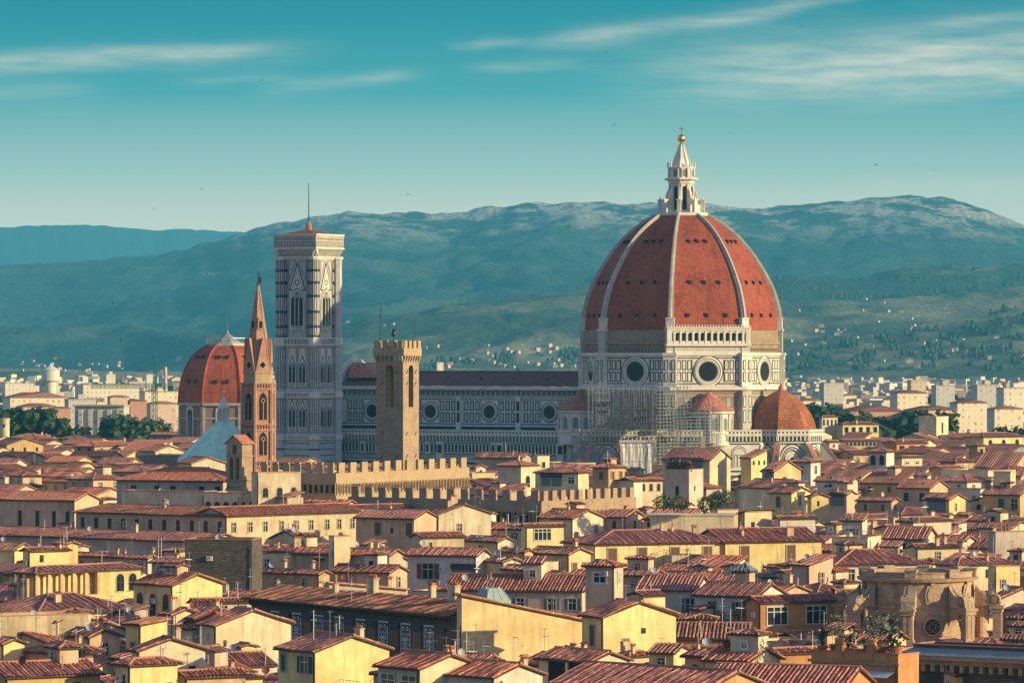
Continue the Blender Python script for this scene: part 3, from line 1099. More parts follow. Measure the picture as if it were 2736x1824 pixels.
# west front seen from behind, stepping up over the nave roof
mb = MB()
steps = [(-23, 28), (-23, 32), (-13.2, 35), (-13.2, 43.5)] + [q for i in range(10) for q in ((-13.2 + i * 1.25, 43.5 + .62 * i), (-12.0 + i * 1.25, 43.5 + .62 * i))]
out = steps + [(0, 50.5)] + [(-y, z) for y, z in reversed(steps)]
out = [(-23, 0)] + out + [(23, 0)]
for x in (NW - 2.2, NW - .4):
    mb.face([(x, y, z) for y, z in out], 0)
for (y0, z0), (y1, z1) in zip(out, out[1:]):
    mb.face([(NW - 2.2, y0, z0), (NW - .4, y0, z0), (NW - .4, y1, z1), (NW - 2.2, y1, z1)], 0)
for i in range(10):
    for j in range(i + 1):
        for sgn in (-1, 1):
            y = sgn * (11.5 - i * 1.15)
            mb.box(NW - .4, NW - .3, y - .28, y + .28, 42.2 + j * .6, 42.55 + j * .6, 3)
mb.build('facade', MB_W, duomo)


# tribunes, exedrae and the lower block -----------------------------------------
def tribune(ang, r, has_dome=True):
    c = (r * math.cos(R(ang)), r * math.sin(R(ang)))
    mb = MB()
    mb.lathe([(11.6, 0), (11.6, 25.0)], 8, c, 22.5, 0)
    mb.face([(x, y, 26.6) for x, y in octo(11.6, 22.5, 8, c)], 3)
    for k in range(8):
        fa = 45 * k
        d = (fa - ang + 180) % 360 - 180
        if abs(d) > 100:
            continue
        w, hw = oct_face(11.6, fa, c)
        balcony(mb, w, -hw - .4, hw + .4, 28.6, 1.0, 1.1)
        for z0, z1 in ((2.5, 3.1), (4.2, 4.8), (6, 6.6), (7.8, 8.4), (9.6, 10.2), (11.4, 11.9), (13.2, 13.6), (15.0, 15.5), (16.6, 17.1), (24.3, 24.6)):
            w.rect(mb, -hw, hw, z0, z1, .02, 1)
        zc = 19.6
        for r0, r1, m_ in ((4.0, 3.75, 1), (3.75, 3.2, 0), (3.2, 3.0, 1), (3.0, 2.6, 0), (2.6, 2.4, 1)):
            n = 16
            for q in range(n):
                t0, t1 = PI * q / n, PI * (q + 1) / n
                mb.face([w.pt(r0 * math.cos(t0) , zc + r0 * 1.25 * math.sin(t0), .05), w.pt(r0 * math.cos(t1), zc + r0 * 1.25 * math.sin(t1), .05),
                         w.pt(r1 * math.cos(t1), zc + r1 * 1.25 * math.sin(t1), .25), w.pt(r1 * math.cos(t0), zc + r1 * 1.25 * math.sin(t0), .25)], m_)
            for sgn in (-1, 1):
                w.rect(mb, sgn * (r0 + r1) / 2 - abs(r0 - r1) / 2, sgn * (r0 + r1) / 2 + abs(r0 - r1) / 2, 17.6, zc, .2, m_)
        for sgn in (-1, 1):
            w.frame(mb, sgn * 1.75 - .42, sgn * 1.75 + .42, 17.9, 21.0, .14, .06, 1, 0)
            w.box(mb, sgn * 4.15 - .25, sgn * 4.15 + .25, 0, 24.5, 0, .45, 0)
        # gothic window
        w.poly(mb, arch_pts(0, 2.5, 3.1, 19.0, 'gothic'), .10, 0)
        w.poly(mb, arch_pts(0, 2.5, 2.6, 18.2, 'gothic'), .14, 1)
        w.poly(mb, arch_pts(0, 2.5, 2.2, 17.4, 'gothic'), .18, 4)
        w.box(mb, -.12, .12, 2.5, 16.9, .18, .3, 0)
        w.ring(mb, 0, 18.2, .6, .42, .25, .25, 12, 0)
    for k in range(8):
        fa = 22.5 + 45 * k
        d = (fa - ang + 180) % 360 - 180
        if abs(d) > 100:
            continue
        mb.M = Matrix.Translation((c[0], c[1], 0)) @ Matrix.Rotation(R(fa), 4, 'Z')
        mb.box(10.9, 12.0, -.7, .7, 0, 25.0, 0)
        for z0 in (3, 7, 11, 15, 19):
            mb.box(12.0, 12.04, -.42, .42, z0, z0 + 3, 1)
            mb.box(12.04, 12.07, -.22, .22, z0 + .2, z0 + 2.8, 0)
        mb.M = None
    mb.build('tribune', MB_W, duomo)
    if has_dome:
        q = MB()
        prof = [(10.4, 28.0), (10.1, 29.6), (9.55, 31.3), (8.75, 33.0), (7.6, 34.8), (6.1, 36.5), (4.2, 38.0), (2.2, 39.2), (.6, 39.9)]
        q.lathe([(10.6, 26.6)] + prof, 8, c, 22.5, 0)
        d_ = q.build('tribune_dome', M['dome_orange'], duomo)
        q = MB()
        q.lathe([(.9, 39.6), (.8, 40.6), (.35, 41.3), (0, 42.0)], 10, c, 0, 0)
        q.build('finial', M['terracotta'], d_)
    # sloping spur buttresses with tiled backs
    for fa in ((-67.5, -22.5, 22.5) if ang > -45 else (-157.5, -112.5, -67.5)):
        q = MB()
        q.M = Matrix.Translation((c[0], c[1], 0)) @ Matrix.Rotation(R(fa), 4, 'Z')
        for y in (-.75, .75):
            q.face([(11, y, 24.5), (12.4, y, 24.5), (28, y, 5.0), (28, y, 0), (25.5, y, 0), (25.5, y, 3.5), (12, y, 18.5), (11, y, 18.5)], 1)
        q.face([(12.4, -.95, 24.7), (12.4, .95, 24.7), (28.2, .95, 5.1), (28.2, -.95, 5.1)], 0)
        q.face([(12.0, -.75, 18.5), (12.0, .75, 18.5), (25.5, .75, 3.5), (25.5, -.75, 3.5)], 1)
        q.face([(28, -.75, 5), (28, .75, 5), (28, .75, 0), (28, -.75, 0)], 1)
        q.M = None
        q.build('spur_buttress', [M['tile_red'], M['marble_old']], duomo)


tribune(0, 33)
tribune(-90, 33, False)


def exedra(ang, r):
    c = (r * math.cos(R(ang)), r * math.sin(R(ang)))
    mb = MB()
    n = 12
    mb.lathe([(6.6, 24), (6.6, 33.0), (7.2, 33.3), (7.2, 33.9), (6.4, 34.0)], n, c, ang + 15, 0)
    for k in range(-3, 4):
        fa = ang + 30 * k
        w, hw = oct_face(6.6, fa, c, n)
        w.poly(mb, arch_pts(0, 28.3, 2.3, 4.3), .03, 0)
        w.poly(mb, arch_pts(0, 28.3, 1.9, 3.9), .06, 3)
        w.poly(mb, arch_pts(0, 28.6, 1.35, 3.3), .09, 2)
        for s2 in (-1, 1):
            w.box(mb, s2 * 1.45 - .2, s2 * 1.45 + .2, 28, 33, 0, .35, 0)
        w.box(mb, -1.8, 1.8, 27.4, 28.1, 0, .4, 0)
    mb.build('exedra', MB_W, duomo)
    q = MB()
    q.lathe([(7.4, 34.0), (5.0, 35.8), (2.4, 37.8), (.5, 39.4), (0, 39.6)], 24, c, 0, 0)
    q.build('exedra_roof', M['tile_red'], duomo)


exedra(-45, 29.0)
exedra(-135, 30.5)
mb = MB()
mb.prism(octo(36.5), 0, 24.9, 0)
mb.face([(x, y, 26.4) for x, y in octo(36.4)], 3)
for fa in (-135, -45):
    w, hw = oct_face(36.5, fa)
    balcony(mb, w, -hw, hw, 28.6, 1.0, 1.1)
    for z0, z1 in ((2.5, 3.1), (4.2, 4.8), (6, 6.6), (7.8, 8.4), (9.6, 10.2), (11.4, 11.9), (13.2, 13.6), (15.0, 15.5), (16.4, 16.9), (24.3, 24.6)):
        w.rect(mb, -hw, hw, z0, z1, .02, 1)
    for a_, ww in ((-7.4, 4.6), (0, 6.2), (7.4, 4.6)):
        for k, (dw, m_) in enumerate(((0, 1), (.35, 0), (.9, 1), (1.2, 0))):
            w.poly(mb, arch_pts(a_, 17.6, ww - dw, 6.4 - dw * .6), .04 + .03 * k, m_)
        for i in range(3):
            x = a_ + (i - 1) * (ww - 1.6) / 3
            w.frame(mb, x - .45, x + .45, 18.0, 21.4, .15, .16, 1, 0)
mb.build('choir_wall', MB_W, duomo)

# ------------------------------------------------------------- scaffold round the south tribune
sc = empty('scaffolding', (0, 0, 0), 0, 'steel scaffolding wrapped round the apse below the dark side of the dome', 'scaffold')
sc.location, sc.rotation_euler = (CX0, CY0, 0), (0, 0, GRID)
rnd = random.Random(4)
mb = MB()
cx_, cy_ = 0.0, -33.0
x0, x1, y0, y1 = -6.0, 17.5, -46.0, -26
for i in range(15):
    for face_y in (y0, y0 + 1.6):
        x = x0 + (x1 - x0) * i / 14
        mb.tube((x, face_y, 24 if 3 < i < 11 else 0), (x, face_y, 41.5 + rnd.uniform(-.6, 1.5)), .075, 4)
for i in range(11):
    y = y0 + (y1 - y0) * i / 10
    for xx in (x1, x1 - 1.4, x0):
        mb.tube((xx, y, 0), (xx, y, 41.5 + rnd.uniform(-.6, 1.5)), .075, 4)
zz = 3.0
while zz < 42:
    if zz > 25:
        mb.tube((x0, y0, zz), (x1, y0, zz), .06, 4)
        mb.tube((x0, y0 + 1.6, zz), (x1, y0 + 1.6, zz), .06, 4)
        mb.tube((x0, y0, zz + 1), (x1, y0, zz + 1), .05, 4)
    mb.tube((x1, y0, zz), (x1, y1, zz), .06, 4)
    mb.tube((x1, y0, zz + 1), (x1, y1, zz + 1), .05, 4)
    mb.tube((x0, y0, zz), (x0, y1, zz), .06, 4)
    zz += 2.0
for i in range(28):                                       # braced truss along the top
    x = x0 + (x1 - x0) * i / 28
    x2 = x0 + (x1 - x0) * (i + 1) / 28
    mb.tube((x, y0, 38.6 if i % 2 else 41.2), (x2, y0, 41.2 if i % 2 else 38.6), .06, 4)
    mb.tube((x, y0, 38.6), (x, y0, 41.2), .05, 4)
for zt in (38.6, 41.2):
    mb.tube((x0, y0, zt), (x1, y0, zt), .09, 4)
mb.build('scaffold_poles', M['scaffold'], sc)
mb = MB()
zz = 27.0
while zz < 38:
    mb.box(x0, x1, y0 + .15, y0 + 1.5, zz - .06, zz)
    mb.box(x1 - 1.3, x1 - .1, y0 + 1.6, y1, zz - .06, zz)
    zz += 2.0
mb.build('plank_deck', M['plank'], sc)
for i in range(26):                                       # sheets hung on the lifts
    mb = MB()
    z = rnd.choice((27.2, 29.2, 31.2, 33.2, 35.2))
    x = rnd.uniform(x0, x1 - 5)
    ww = rnd.uniform(2.5, 6)
    hh = rnd.uniform(.8, 1.7)
    n = 6
    for k in range(n):
        xa, xb = x + ww * k / n, x + ww * (k + 1) / n
        d0, d1 = .1 * math.sin(k * 2.1), .1 * math.sin((k + 1) * 2.1)
        mb.face([(xa, y0 + 1.75 + d0, z), (xb, y0 + 1.75 + d1, z), (xb, y0 + 1.75 + d1, z + hh), (xa, y0 + 1.75 + d0, z + hh - .1)])
    mb.build('netting', M[rnd.choice(('marble_old', 'marble_old', 'plank'))], sc)
mb = MB()                                                 # the lit white tarpaulin
w = WF((8.5, -51.5), (math.cos(R(43)), math.sin(R(43))), (math.sin(R(43)), -math.cos(R(43))))
n, rows = 14, 10
for i in range(n):
    for j in range(rows):
        def tp(i_, j_):
            a = i_ / n * 10.5
            z = 3 + (25.2 - 3) * j_ / rows
            squeeze = 1 - .10 * (1 - abs(j_ / rows - .5) * 2)
            return w.pt(5.25 + (a - 5.25) * squeeze, z, .18 * math.sin(i_ * 1.9 + j_ * .7) + .12 * math.sin(j_ * 2.3))
        mb.face([tp(i, j), tp(i + 1, j), tp(i + 1, j + 1), tp(i, j + 1)])
tp_ = mb.build('tarpaulin', M['cloth_white'], sc)
mb = MB()
for i in range(6):
    a = .4 + i * 1.94
    mb.tube(w.pt(a, 3, .28), w.pt(a, 25.4, .28), .07, 4)
for j in range(6):
    mb.tube(w.pt(0, 4 + j * 4, .28), w.pt(10.5, 4 + j * 4, .28), .05, 4)
w.box(mb, -.3, 10.8, 25.2, 26.0, -.3, .5)
mb.build('lashing_pole', M['metal_light'], tp_)
sc2 = empty('scaffolding', (CX0, CY0, 0), GRID, 'narrow steel scaffold tower beside the small cone-roofed niche, right of the white tarpaulin', 'scaffold')
mb = MB()
w, hw = oct_face(38.5, -45)
for i in range(11):
    a = -13.0 + i * 1.35
    for d in (0, 1.4):
        mb.tube(w.pt(a, 0, d), w.pt(a, 31 + (4.5 if i > 6 else 0) + rnd.uniform(-1, 1), d), .08, 4)
for j in range(17):
    z = 2 + j * 1.9
    for d in (0, 1.4):
        mb.tube(w.pt(-13, z, d), w.pt(.5, z, d), .06, 4)
        mb.tube(w.pt(-13, z + .95, d), w.pt(.5, z + .95, d), .05, 4)
mb.build('scaffold_poles', M['scaffold'], sc2)
mb = MB()
for j in range(13):
    z = 2 + j * 1.9
    w.box(mb, -13, .4, z - .06, z, .1, 1.3)
w.box(mb, -5.0, -3.7, 2, 27, 1.45, 1.6)
mb.build('plank_deck', M['plank'], sc2)


# ================================================================ bell tower of the cathedral
cp = empty('bell_tower', (-61.0, 1404, 0), GRID, 'tall square marble bell tower with pointed windows left of the cathedral nave', 'bell tower')
cp.scale = (.885, .885, 1)
S = 6.9
mb = MB()
mb.box(-S, S, -S, S, 0, 79.2, 6)
CB = [(-S, -S), (S, -S), (S, S), (-S, S)]
for cx_, cy_ in CB:
    mb.prism(octo(1.75, 22.5, 8, (cx_, cy_)), 0, 79.2, 6)
faces = [WF((0, -S), (1, 0), (0, -1)), WF((S, 0), (0, 1), (1, 0)), WF((0, S), (-1, 0), (0, 1)), WF((-S, 0), (0, -1), (-1, 0))]


def cornice(z0, z1, out=.5):
    for w in faces:
        w.box(mb, -S - 1.6, S + 1.6, z0, z1, 0, out, 0)
        w.box(mb, -S - 1.8, S + 1.8, z1 - .35, z1, 0, out + .35, 0)
        n = 22
        for i in range(n):
            a = -S - 1 + (2 * S + 2) * (i + .5) / n
            w.rect(mb, a - .2, a + .2, z0 + .35, z1 - .55, out + .02, 2 if i % 2 else 1)
    for cx_, cy_ in CB:
        mb.prism(octo(2.15, 22.5, 8, (cx_, cy_)), z0, z1, 0, True, True)


cornice(24.7, 26.0)
cornice(37.2, 39.0, .55)
cornice(52.8, 55.2, .6)
cornice(78.6, 79.4, .4)
for wi, w in enumerate(faces[:2] + faces[3:]):
    # base panels and stripes
    for z0, z1 in ((8, 8.5), (11, 11.5), (14.4, 14.8), (16.2, 16.6), (18, 18.4), (19.8, 20.2), (21.6, 22), (23.4, 23.8)):
        w.rect(mb, -S - 1, S + 1, z0, z1, .03, 2)
    for i in range(7):
        a = -4.8 + i * 1.6
        w.frame(mb, a - .6, a + .6, 11.8, 14.1, .28, .04, 1, 0)
        w.frame(mb, a - .6, a + .6, 8.8, 10.7, .28, .04, 1, 5)
    # two storeys of paired windows
    for zb in (26.0, 39.2):
        top = zb + (11.2 if zb < 30 else 13.4)
        for sgn in (-1, 1):
            w.frame(mb, sgn * 5.05 - .45, sgn * 5.05 + .45, zb + .8, zb + 2.6, .30, .04, 1, 0)
            w.frame(mb, sgn * 5.05 - .45, sgn * 5.05 + .45, zb + 2.9, zb + 7.0, .30, .04, 1, 5)
            w.frame(mb, sgn * 5.05 - .45, sgn * 5.05 + .45, zb + 7.3, top - .4, .30, .04, 1, 0)
            c = sgn * 2.05
            w.rect(mb, c - 1.95, c + 1.95, zb + .9, top - .35, .03, 1)
            w.rect(mb, c - 1.75, c + 1.75, zb + 1.1, top - .55, .06, 0)
            w.poly(mb, [(c - 1.7, zb + 7.4), (c + 1.7, zb + 7.4), (c, zb + 10.9)], .09, 1)
            w.poly(mb, [(c - 1.3, zb + 7.55), (c + 1.3, zb + 7.55), (c, zb + 10.2)], .12, 0)
            w.ring(mb, c, zb + 8.3, .5, .3, .15, .15, 10, 1)
            w.poly(mb, arch_pts(c, zb + 1.6, 2.9, 7.3, 'gothic'), .15, 0)
            w.poly(mb, arch_pts(c, zb + 1.7, 2.5, 6.9, 'gothic'), .18, 2)
            for s2 in (-1, 1):
                w.rect(mb, c + s2 * 1.6 - .06, c + s2 * 1.6 + .06, zb + 2.6, zb + 7.4, .09, 1)
                w.poly(mb, [(c + s2 * 1.75, zb + 8.2), (c + s2 * .45, top - .7), (c + s2 * 1.75, top - .7)], .09, 5)
            w.rect(mb, c - 1.5, c + 1.5, zb + 1.2, zb + 2.5, .2, 0)
            for i in range(3):
                w.frame(mb, c - 1.25 + i * .85, c - .55 + i * .85, zb + 1.4, zb + 2.3, .16, .22, 1, 0)
    # great triple window
    zb = 55.2
    for sgn in (-1, 1):
        for z0, z1, m_ in ((56, 58.2, 0), (58.7, 62.6, 5), (63.1, 67.3, 0), (67.8, 71.3, 5), (71.8, 75.0, 0), (75.4, 78.2, 5)):
            w.frame(mb, sgn * 4.75 - .62, sgn * 4.75 + .62, z0, z1, .32, .04, 1, m_)
            w.frame(mb, sgn * 4.75 - .22, sgn * 4.75 + .22, z0 + .5, z1 - .5, .1, .09, 1, 0)
        w.rect(mb, sgn * 3.75 - .14, sgn * 3.75 + .14, 56, 78.3, .04, 1)
        w.rect(mb, sgn * 5.6 - .1, sgn * 5.6 + .1, 56, 78.3, .04, 1)
        w.poly(mb, [(sgn * 3.5, 71.5), (sgn * 3.5, 78.2), (sgn * .4, 78.2)], .04, 2)
        w.poly(mb, [(sgn * 3.3, 73.0), (sgn * 3.3, 78.0), (sgn * .9, 78.0)], .07, 5)
    for z in (55.6, 58.45, 62.85, 67.55, 71.55, 75.2):
        w.rect(mb, -S - 1.0, -3.6, z - .24, z + .24, .05, 1)
        w.rect(mb, 3.6, S + 1.0, z - .24, z + .24, .05, 1)
    w.poly(mb, [(-3.4, 69.3), (3.4, 69.3), (0, 78.0)], .09, 1)
    w.poly(mb, [(-2.8, 69.6), (2.8, 69.6), (0, 76.8)], .12, 0)
    w.poly(mb, [(-2.1, 70.0), (2.1, 70.0), (0, 75.4)], .15, 2)
    w.poly(mb, [(-1.8, 70.1), (1.8, 70.1), (0, 74.8)], .18, 0)
    w.ring(mb, 0, 71.6, .9, .6, .21, .21, 14, 1)
    w.poly(mb, arch_pts(0, 57.0, 6.6, 13.6, 'gothic'), .21, 0)
    w.poly(mb, arch_pts(0, 57.2, 6.0, 13.0, 'gothic'), .24, 1)
    w.poly(mb, arch_pts(0, 57.2, 5.6, 12.6, 'gothic'), .27, 0)
    w.poly(mb, arch_pts(0, 57.2, 4.9, 12.0, 'gothic'), .30, 2)
    w.rect(mb, -2.7, 2.7, 56.9, 58.6, .33, 0)
    for i in range(4):
        w.frame(mb, -2.3 + i * 1.2, -1.3 + i * 1.2, 57.1, 58.4, .2, .36, 1, 0)
tower = mb.build('shaft', MB_W, cp)
for cx_, cy_ in CB[:2] + CB[3:]:
    q = MB()
    for k in range(8):
        w, hw = oct_face(1.75, 45 * k, (cx_, cy_))
        for z0, z1, m_ in ((8.8, 10.6, 5), (11.8, 14.1, 0), (26.8, 28.8, 0), (29.2, 33, 5), (33.4, 36.8, 0), (40, 42, 0), (42.4, 46.4, 5), (46.8, 52.3, 0),
                           (56, 58.2, 0), (58.7, 62.6, 5), (63.1, 67.3, 0), (67.8, 71.3, 5), (71.8, 75.0, 0), (75.4, 78.2, 5)):
            w.frame(q, -.42, .42, z0, z1, .24, .03, 1, m_)
        for z in (55.6, 58.45, 62.85, 67.55, 71.55, 75.2, 18.2, 21.8):
            w.rect(q, -hw, hw, z - .24, z + .24, .04, 1)
    q.build('corner_buttress', MB_W, cp)
for w in faces[:2]:
    for zb in (26.0, 39.2):
        for sgn in (-1, 1):
            q = MB()
            c = sgn * 2.05
            for s2 in (-1, 1):
                w.poly(q, arch_pts(c + s2 * .6, zb + 2.55, 1.1, 5.2, 'gothic'), .21, 4)
            w.box(q, c - .11, c + .11, zb + 2.5, zb + 6.8, .21, .34, 0)
            w.ring(q, c, zb + 7.3, .42, .26, .24, .24, 10, 0)
            q.build('twin_window', MB_W, cp)
    q = MB()
    for i in range(3):
        w.poly(q, arch_pts(-1.6 + i * 1.6, 58.7, 1.5, 8.6, 'gothic'), .34, 4)
    for i in range(2):
        w.box(q, -.9 + i * 1.55, -.66 + i * 1.55, 58.6, 66.5, .34, .5, 0)
    for c in (-.78, .78):
        w.ring(q, c, 67.4, .55, .33, .36, .36, 12, 0)
        w.disc(q, c, 67.4, .33, .35, 12, 4)
    q.build('triple_window', MB_W, cp)
# projecting top gallery
q = MB()
T = 8.55
q.box(-T, T, -T, T, 81.7, 86.0, 3)
for w in [WF((0, -S), (1, 0), (0, -1)), WF((S, 0), (0, 1), (1, 0)), WF((-S, 0), (0, -1), (-1, 0))]:
    n = 20
    for i in range(n + 1):
        a = -T + .3 + (2 * T - .6) * i / n
        A = [w.pt(a - .18, 79.3, 0), w.pt(a + .18, 79.3, 0), w.pt(a + .18, 81.7, 1.6), w.pt(a - .18, 81.7, 1.6)]
        q.face(A, 0)
        for d in (-.18, .18):
            q.face([w.pt(a + d, 79.3, 0), w.pt(a + d, 81.7, 1.6), w.pt(a + d, 81.7, 0)], 0)
    w.rect(q, -S, S, 79.2, 81.7, .02, 2)
for w in [WF((0, -T), (1, 0), (0, -1)), WF((T, 0), (0, 1), (1, 0)), WF((-T, 0), (0, -1), (-1, 0))]:
    w.box(q, -T - .2, T + .2, 81.6, 82.1, 0, .2, 0)
    w.box(q, -T - .25, T + .25, 85.6, 86.1, 0, .25, 0)
    w.rect(q, -T, T, 82.3, 82.6, .02, 2)
    w.rect(q, -T, T, 83.6, 83.8, .02, 2)
    for i in range(19):
        a = -T + .8 + i * (2 * T - 1.6) / 18
        w.disc(q, a, 84.6, .24, .03, 8, 1)
    for i in range(26):
        a = -T + .5 + i * (2 * T - 1) / 25
        w.rect(q, a - .16, a + .16, 82.75, 83.45, .03, 5 if i % 2 else 1)
q.build('top_gallery', MB_W, cp)
q = MB()
q.lathe([(T * 1.36, 85.8), (1.0, 87.5), (1.0, 88.6)], 4, ph=45)
rf = q.build('roof', M['dome_red'], cp)
q = MB()
q.lathe([(1.0, 87.5), (.9, 89.2), (.3, 90.0)], 8)
q.tube((0, 0, 90.2), (0, 0, 101.6), .20, 6, 1, .10)
q.build('flagpole', [M['terracotta'], M['metal_dark']], rf)

# ================================================================ other landmarks
# ---- brick abbey tower with a stone spire
D_ = 1010.0
p = P(690, 930, D_)
bt = empty('church_tower', (p.x, p.y, 0), R(-38), 'slender six-sided brick church tower with a pointed spire, left of the marble bell tower', 'church tower')
bt.scale = (.93, .93, 1)
N6, RB = 6, 3.9
mb = MB()
mb.lathe([(RB, 0), (RB, 44.3)], N6, ph=0)


def zpx(y, D=D_):
    return H - (y - HY) / F * D


levels = [(15.5, 26.0), (27.0, 34.0), (35.2, 42.0)]
for k in range(6):
    w, hw = oct_face(RB, 30 + 60 * k, (0, 0), 6)
    for z0 in (16.2, 26.3, 34.2, 43.0):
        w.box(mb, -hw - .2, hw + .2, z0, z0 + .45, 0, .35)
        w.box(mb, -hw - .3, hw + .3, z0 + 1.3, z0 + 1.6, 0, .5)
        for i in range(6):
            a = -hw + .3 + i * (2 * hw - .6) / 5
            w.box(mb, a - .14, a + .14, z0 + .45, z0 + 1.3, 0, .4)
    t = R(60 * k)
    mb.tube((RB * math.cos(t), RB * math.sin(t), 0), (RB * math.cos(t), RB * math.sin(t), 44.3), .42, 6)
mb.build('shaft', M['brick_red'], bt)
for k in range(6):
    w, hw = oct_face(RB, 30 + 60 * k, (0, 0), 6)
    for zb, hh in ((20.0, 6.0), (29.2, 7.2) if False else (29.0, 5.0), (36.6, 5.9)):
        q = MB()
        w.poly(q, arch_pts(0, zb - .3, 2.5, hh + .7, 'gothic'), .06, 0)
        w.poly(q, arch_pts(0, zb, 1.9, hh, 'gothic'), .09, 1)
        w.box(q, -.1, .1, zb, zb + hh * .62, .09, .25, 0)
        w.ring(q, 0, zb + hh * .70, .52, .34, .2, .2, 10, 0)
        q.build('bell_opening', [M['brick_red'], M['void']], bt)
mb = MB()
mb.lathe([(RB * .92, 44.3), (RB * .92, 46.5), (RB * 1.0, 46.6), (RB * 1.0, 46.9), (RB * .78, 47.0)], 6, m=0)
mb.build('parapet', M['stone_tan'], bt)
mb = MB()
mb.lathe([(RB * .88, 46.9), (.42, 64.2), (.3, 65.6)], 6)
for k in range(6):
    t = R(60 * k)
    mb.tube((RB * .88 * math.cos(t), RB * .88 * math.sin(t), 46.9), (.4 * math.cos(t), 0.4 * math.sin(t), 64.4), .13, 4)
spire = mb.build('spire', M['brick_red'], bt)
for k in range(6):
    w, hw = oct_face(RB * .92, 30 + 60 * k, (0, 0), 6)
    q = MB()
    w.poly(q, [(-hw, 46.6), (hw, 46.6), (0, 54.2)], .1, 0)
    q.face([w.pt(-hw, 46.6, .1), w.pt(0, 54.2, .1), w.pt(0, 54.0, -2.2)], 0)
    q.face([w.pt(hw, 46.6, .1), w.pt(0, 54.2, .1), w.pt(0, 54.0, -2.2)], 0)
    w.disc(q, 0, 48.4, 1.0, .14, 14, 1)
    for a, z in ((-.32, 48.4), (.32, 48.4), (0, 48.72), (0, 48.08)):
        w.disc(q, a, z, .36, .18, 10, 2)
    q.build('gable', [M['brick_red'], M['stone_tan'], M['void']], spire)
for k in (4, 5):
    w, hw = oct_face(1.85, 30 + 60 * k, (0, 0), 6)
    q = MB()
    w.poly(q, [(-.7, 56.0), (.7, 56.0), (.7, 57.8), (0, 59.0), (-.7, 57.8)], .25, 0)
    w.poly(q, arch_pts(0, 56.3, .8, 1.6), .28, 1)
    q.build('dormer', [M['brick_red'], M['void']], spire)
q = MB()
q.tube((0, 0, 65.4), (0, 0, 68.6), .09, 5)
q.ball((0, 0, 65.9), .35, 8)
q.M = Matrix.Rotation(R(38), 4, 'Z')
q.box(-.55, .55, -.06, .06, 68.0, 68.15)
q.box(.1, .7, -.1, .1, 65.9, 67.4)
q.M = None
q.build('weathervane', M['metal_dark'], spire)

# ---- red dome behind, far left
D_ = 1720.0
p = P(607, 930, D_)
ml = empty('domed_church', (p.x, p.y, 0), 0, 'smaller red ribbed dome on a brown drum with white window frames, left of the spire', 'church')
PH = -116.0
Rb = 18.4


def zz_(y):
    return H - (y - HY) / F * D_


zb, zt = zz_(1077), zz_(922)
mb = MB()
mb.lathe([(Rb * .99, 0), (Rb * .99, zb - 6.5)], 8, ph=PH)
mb.lathe([(Rb * .99, zb - 6.5), (Rb * .99, zb - .3)], 8, ph=PH)
mb.build('drum', M['brick_plain'], ml)
mb = MB()
for k in range(8):
    w, hw = oct_face(Rb * .99, PH + 22.5 + 45 * k)
    w.box(mb, -hw, hw, zb - .7, zb + .3, 0, .9)
    w.box(mb, -hw, hw, zb - 5.6, zb - 5.0, 0, .3)
    for s2 in (-1, 1):
        w.box(mb, s2 * hw - (.9 if s2 > 0 else 0), s2 * hw + (.9 if s2 < 0 else 0), 0, zb - 1, 0, .35)
mb.build('cornice', M['marble_old'], ml)
for k in range(8):
    w, hw = oct_face(Rb * .99, PH + 22.5 + 45 * k)
    q = MB()
    w.poly(q, arch_pts(0, zb - 17, 4.2, 16.4), .4, 0)
    w.poly(q, arch_pts(0, zb - 18, 4.8, 2.6), .45, 0)
    w.poly(q, [(-1.2, zb - 18.2), (1.2, zb - 18.2), (0, zb - 20.6)], .42, 0)
    w.poly(q, arch_pts(0, zb - 15.4, 2.8, 13.4), .5, 1)
    for i in range(-1, 2):
        w.box(q, i * .8 - .05, i * .8 + .05, zb - 15.4, zb - 4, .5, .58, 0)
    q.build('window', [M['marble'], M['glass_dark']], ml)
prof = []
for i in range(13):
    u = i / 12
    prof.append((5.2 + (Rb - 5.2) * math.cos(u * PI / 2) ** .92 if u < 1 else 5.2, zb + (zt - zb) * math.sin(u * PI / 2) ** 1.05))
mb = MB()
mb.lathe(prof, 8, ph=PH)
sh = mb.build('dome_shell', M['dome_stripe'], ml)
for k in range(8):
    mb = MB()
    t = R(PH + 45 * k)
    for (r0, z0), (r1, z1) in zip(prof, prof[1:]):
        mb.tube((r0 * math.cos(t), r0 * math.sin(t), z0), (r1 * math.cos(t), r1 * math.sin(t), z1), .42, 5)
    mb.build('rib', M['dome_stripe'], ml)
for k in range(8):
    for j, f_ in ((3, -.3), (3, .3), (7, -.3), (7, .3)):
        w, hw = oct_face(prof[j][0], PH + 22.5 + 45 * k)
        q = MB()
        q_ = w.pt(f_ * hw, prof[j][1] + .2, 0)
        q.box(-.55, .55, -.55, .55, -.5, .75)
        q.build('vent_opening', M['void'], sh, loc=q_)
mb = MB()
mb.lathe([(5.4, zt - 1.2), (7.6, zt - .2), (7.6, zt + .8), (5.2, zt + .9), (5.2, zt + 1.1), (4.6, zt + 1.2)], 8, ph=PH, m=0)
for k in range(32):
    t = 2 * PI * k / 32
    mb.tube((7.5 * math.cos(t), 7.5 * math.sin(t), zt + .8), (7.5 * math.cos(t), 7.5 * math.sin(t), zt + 2.6), .09, 4, 1)
for k in range(8):
    a, b = R(PH + 45 * k), R(PH + 45 * k + 45)
    mb.tube((7.5 * math.cos(a), 7.5 * math.sin(a), zt + 2.6), (7.5 * math.cos(b), 7.5 * math.sin(b), zt + 2.6), .09, 4, 1)
lt = mb.build('lantern_platform', [M['marble_old'], M['metal_light']], ml)
mb = MB()
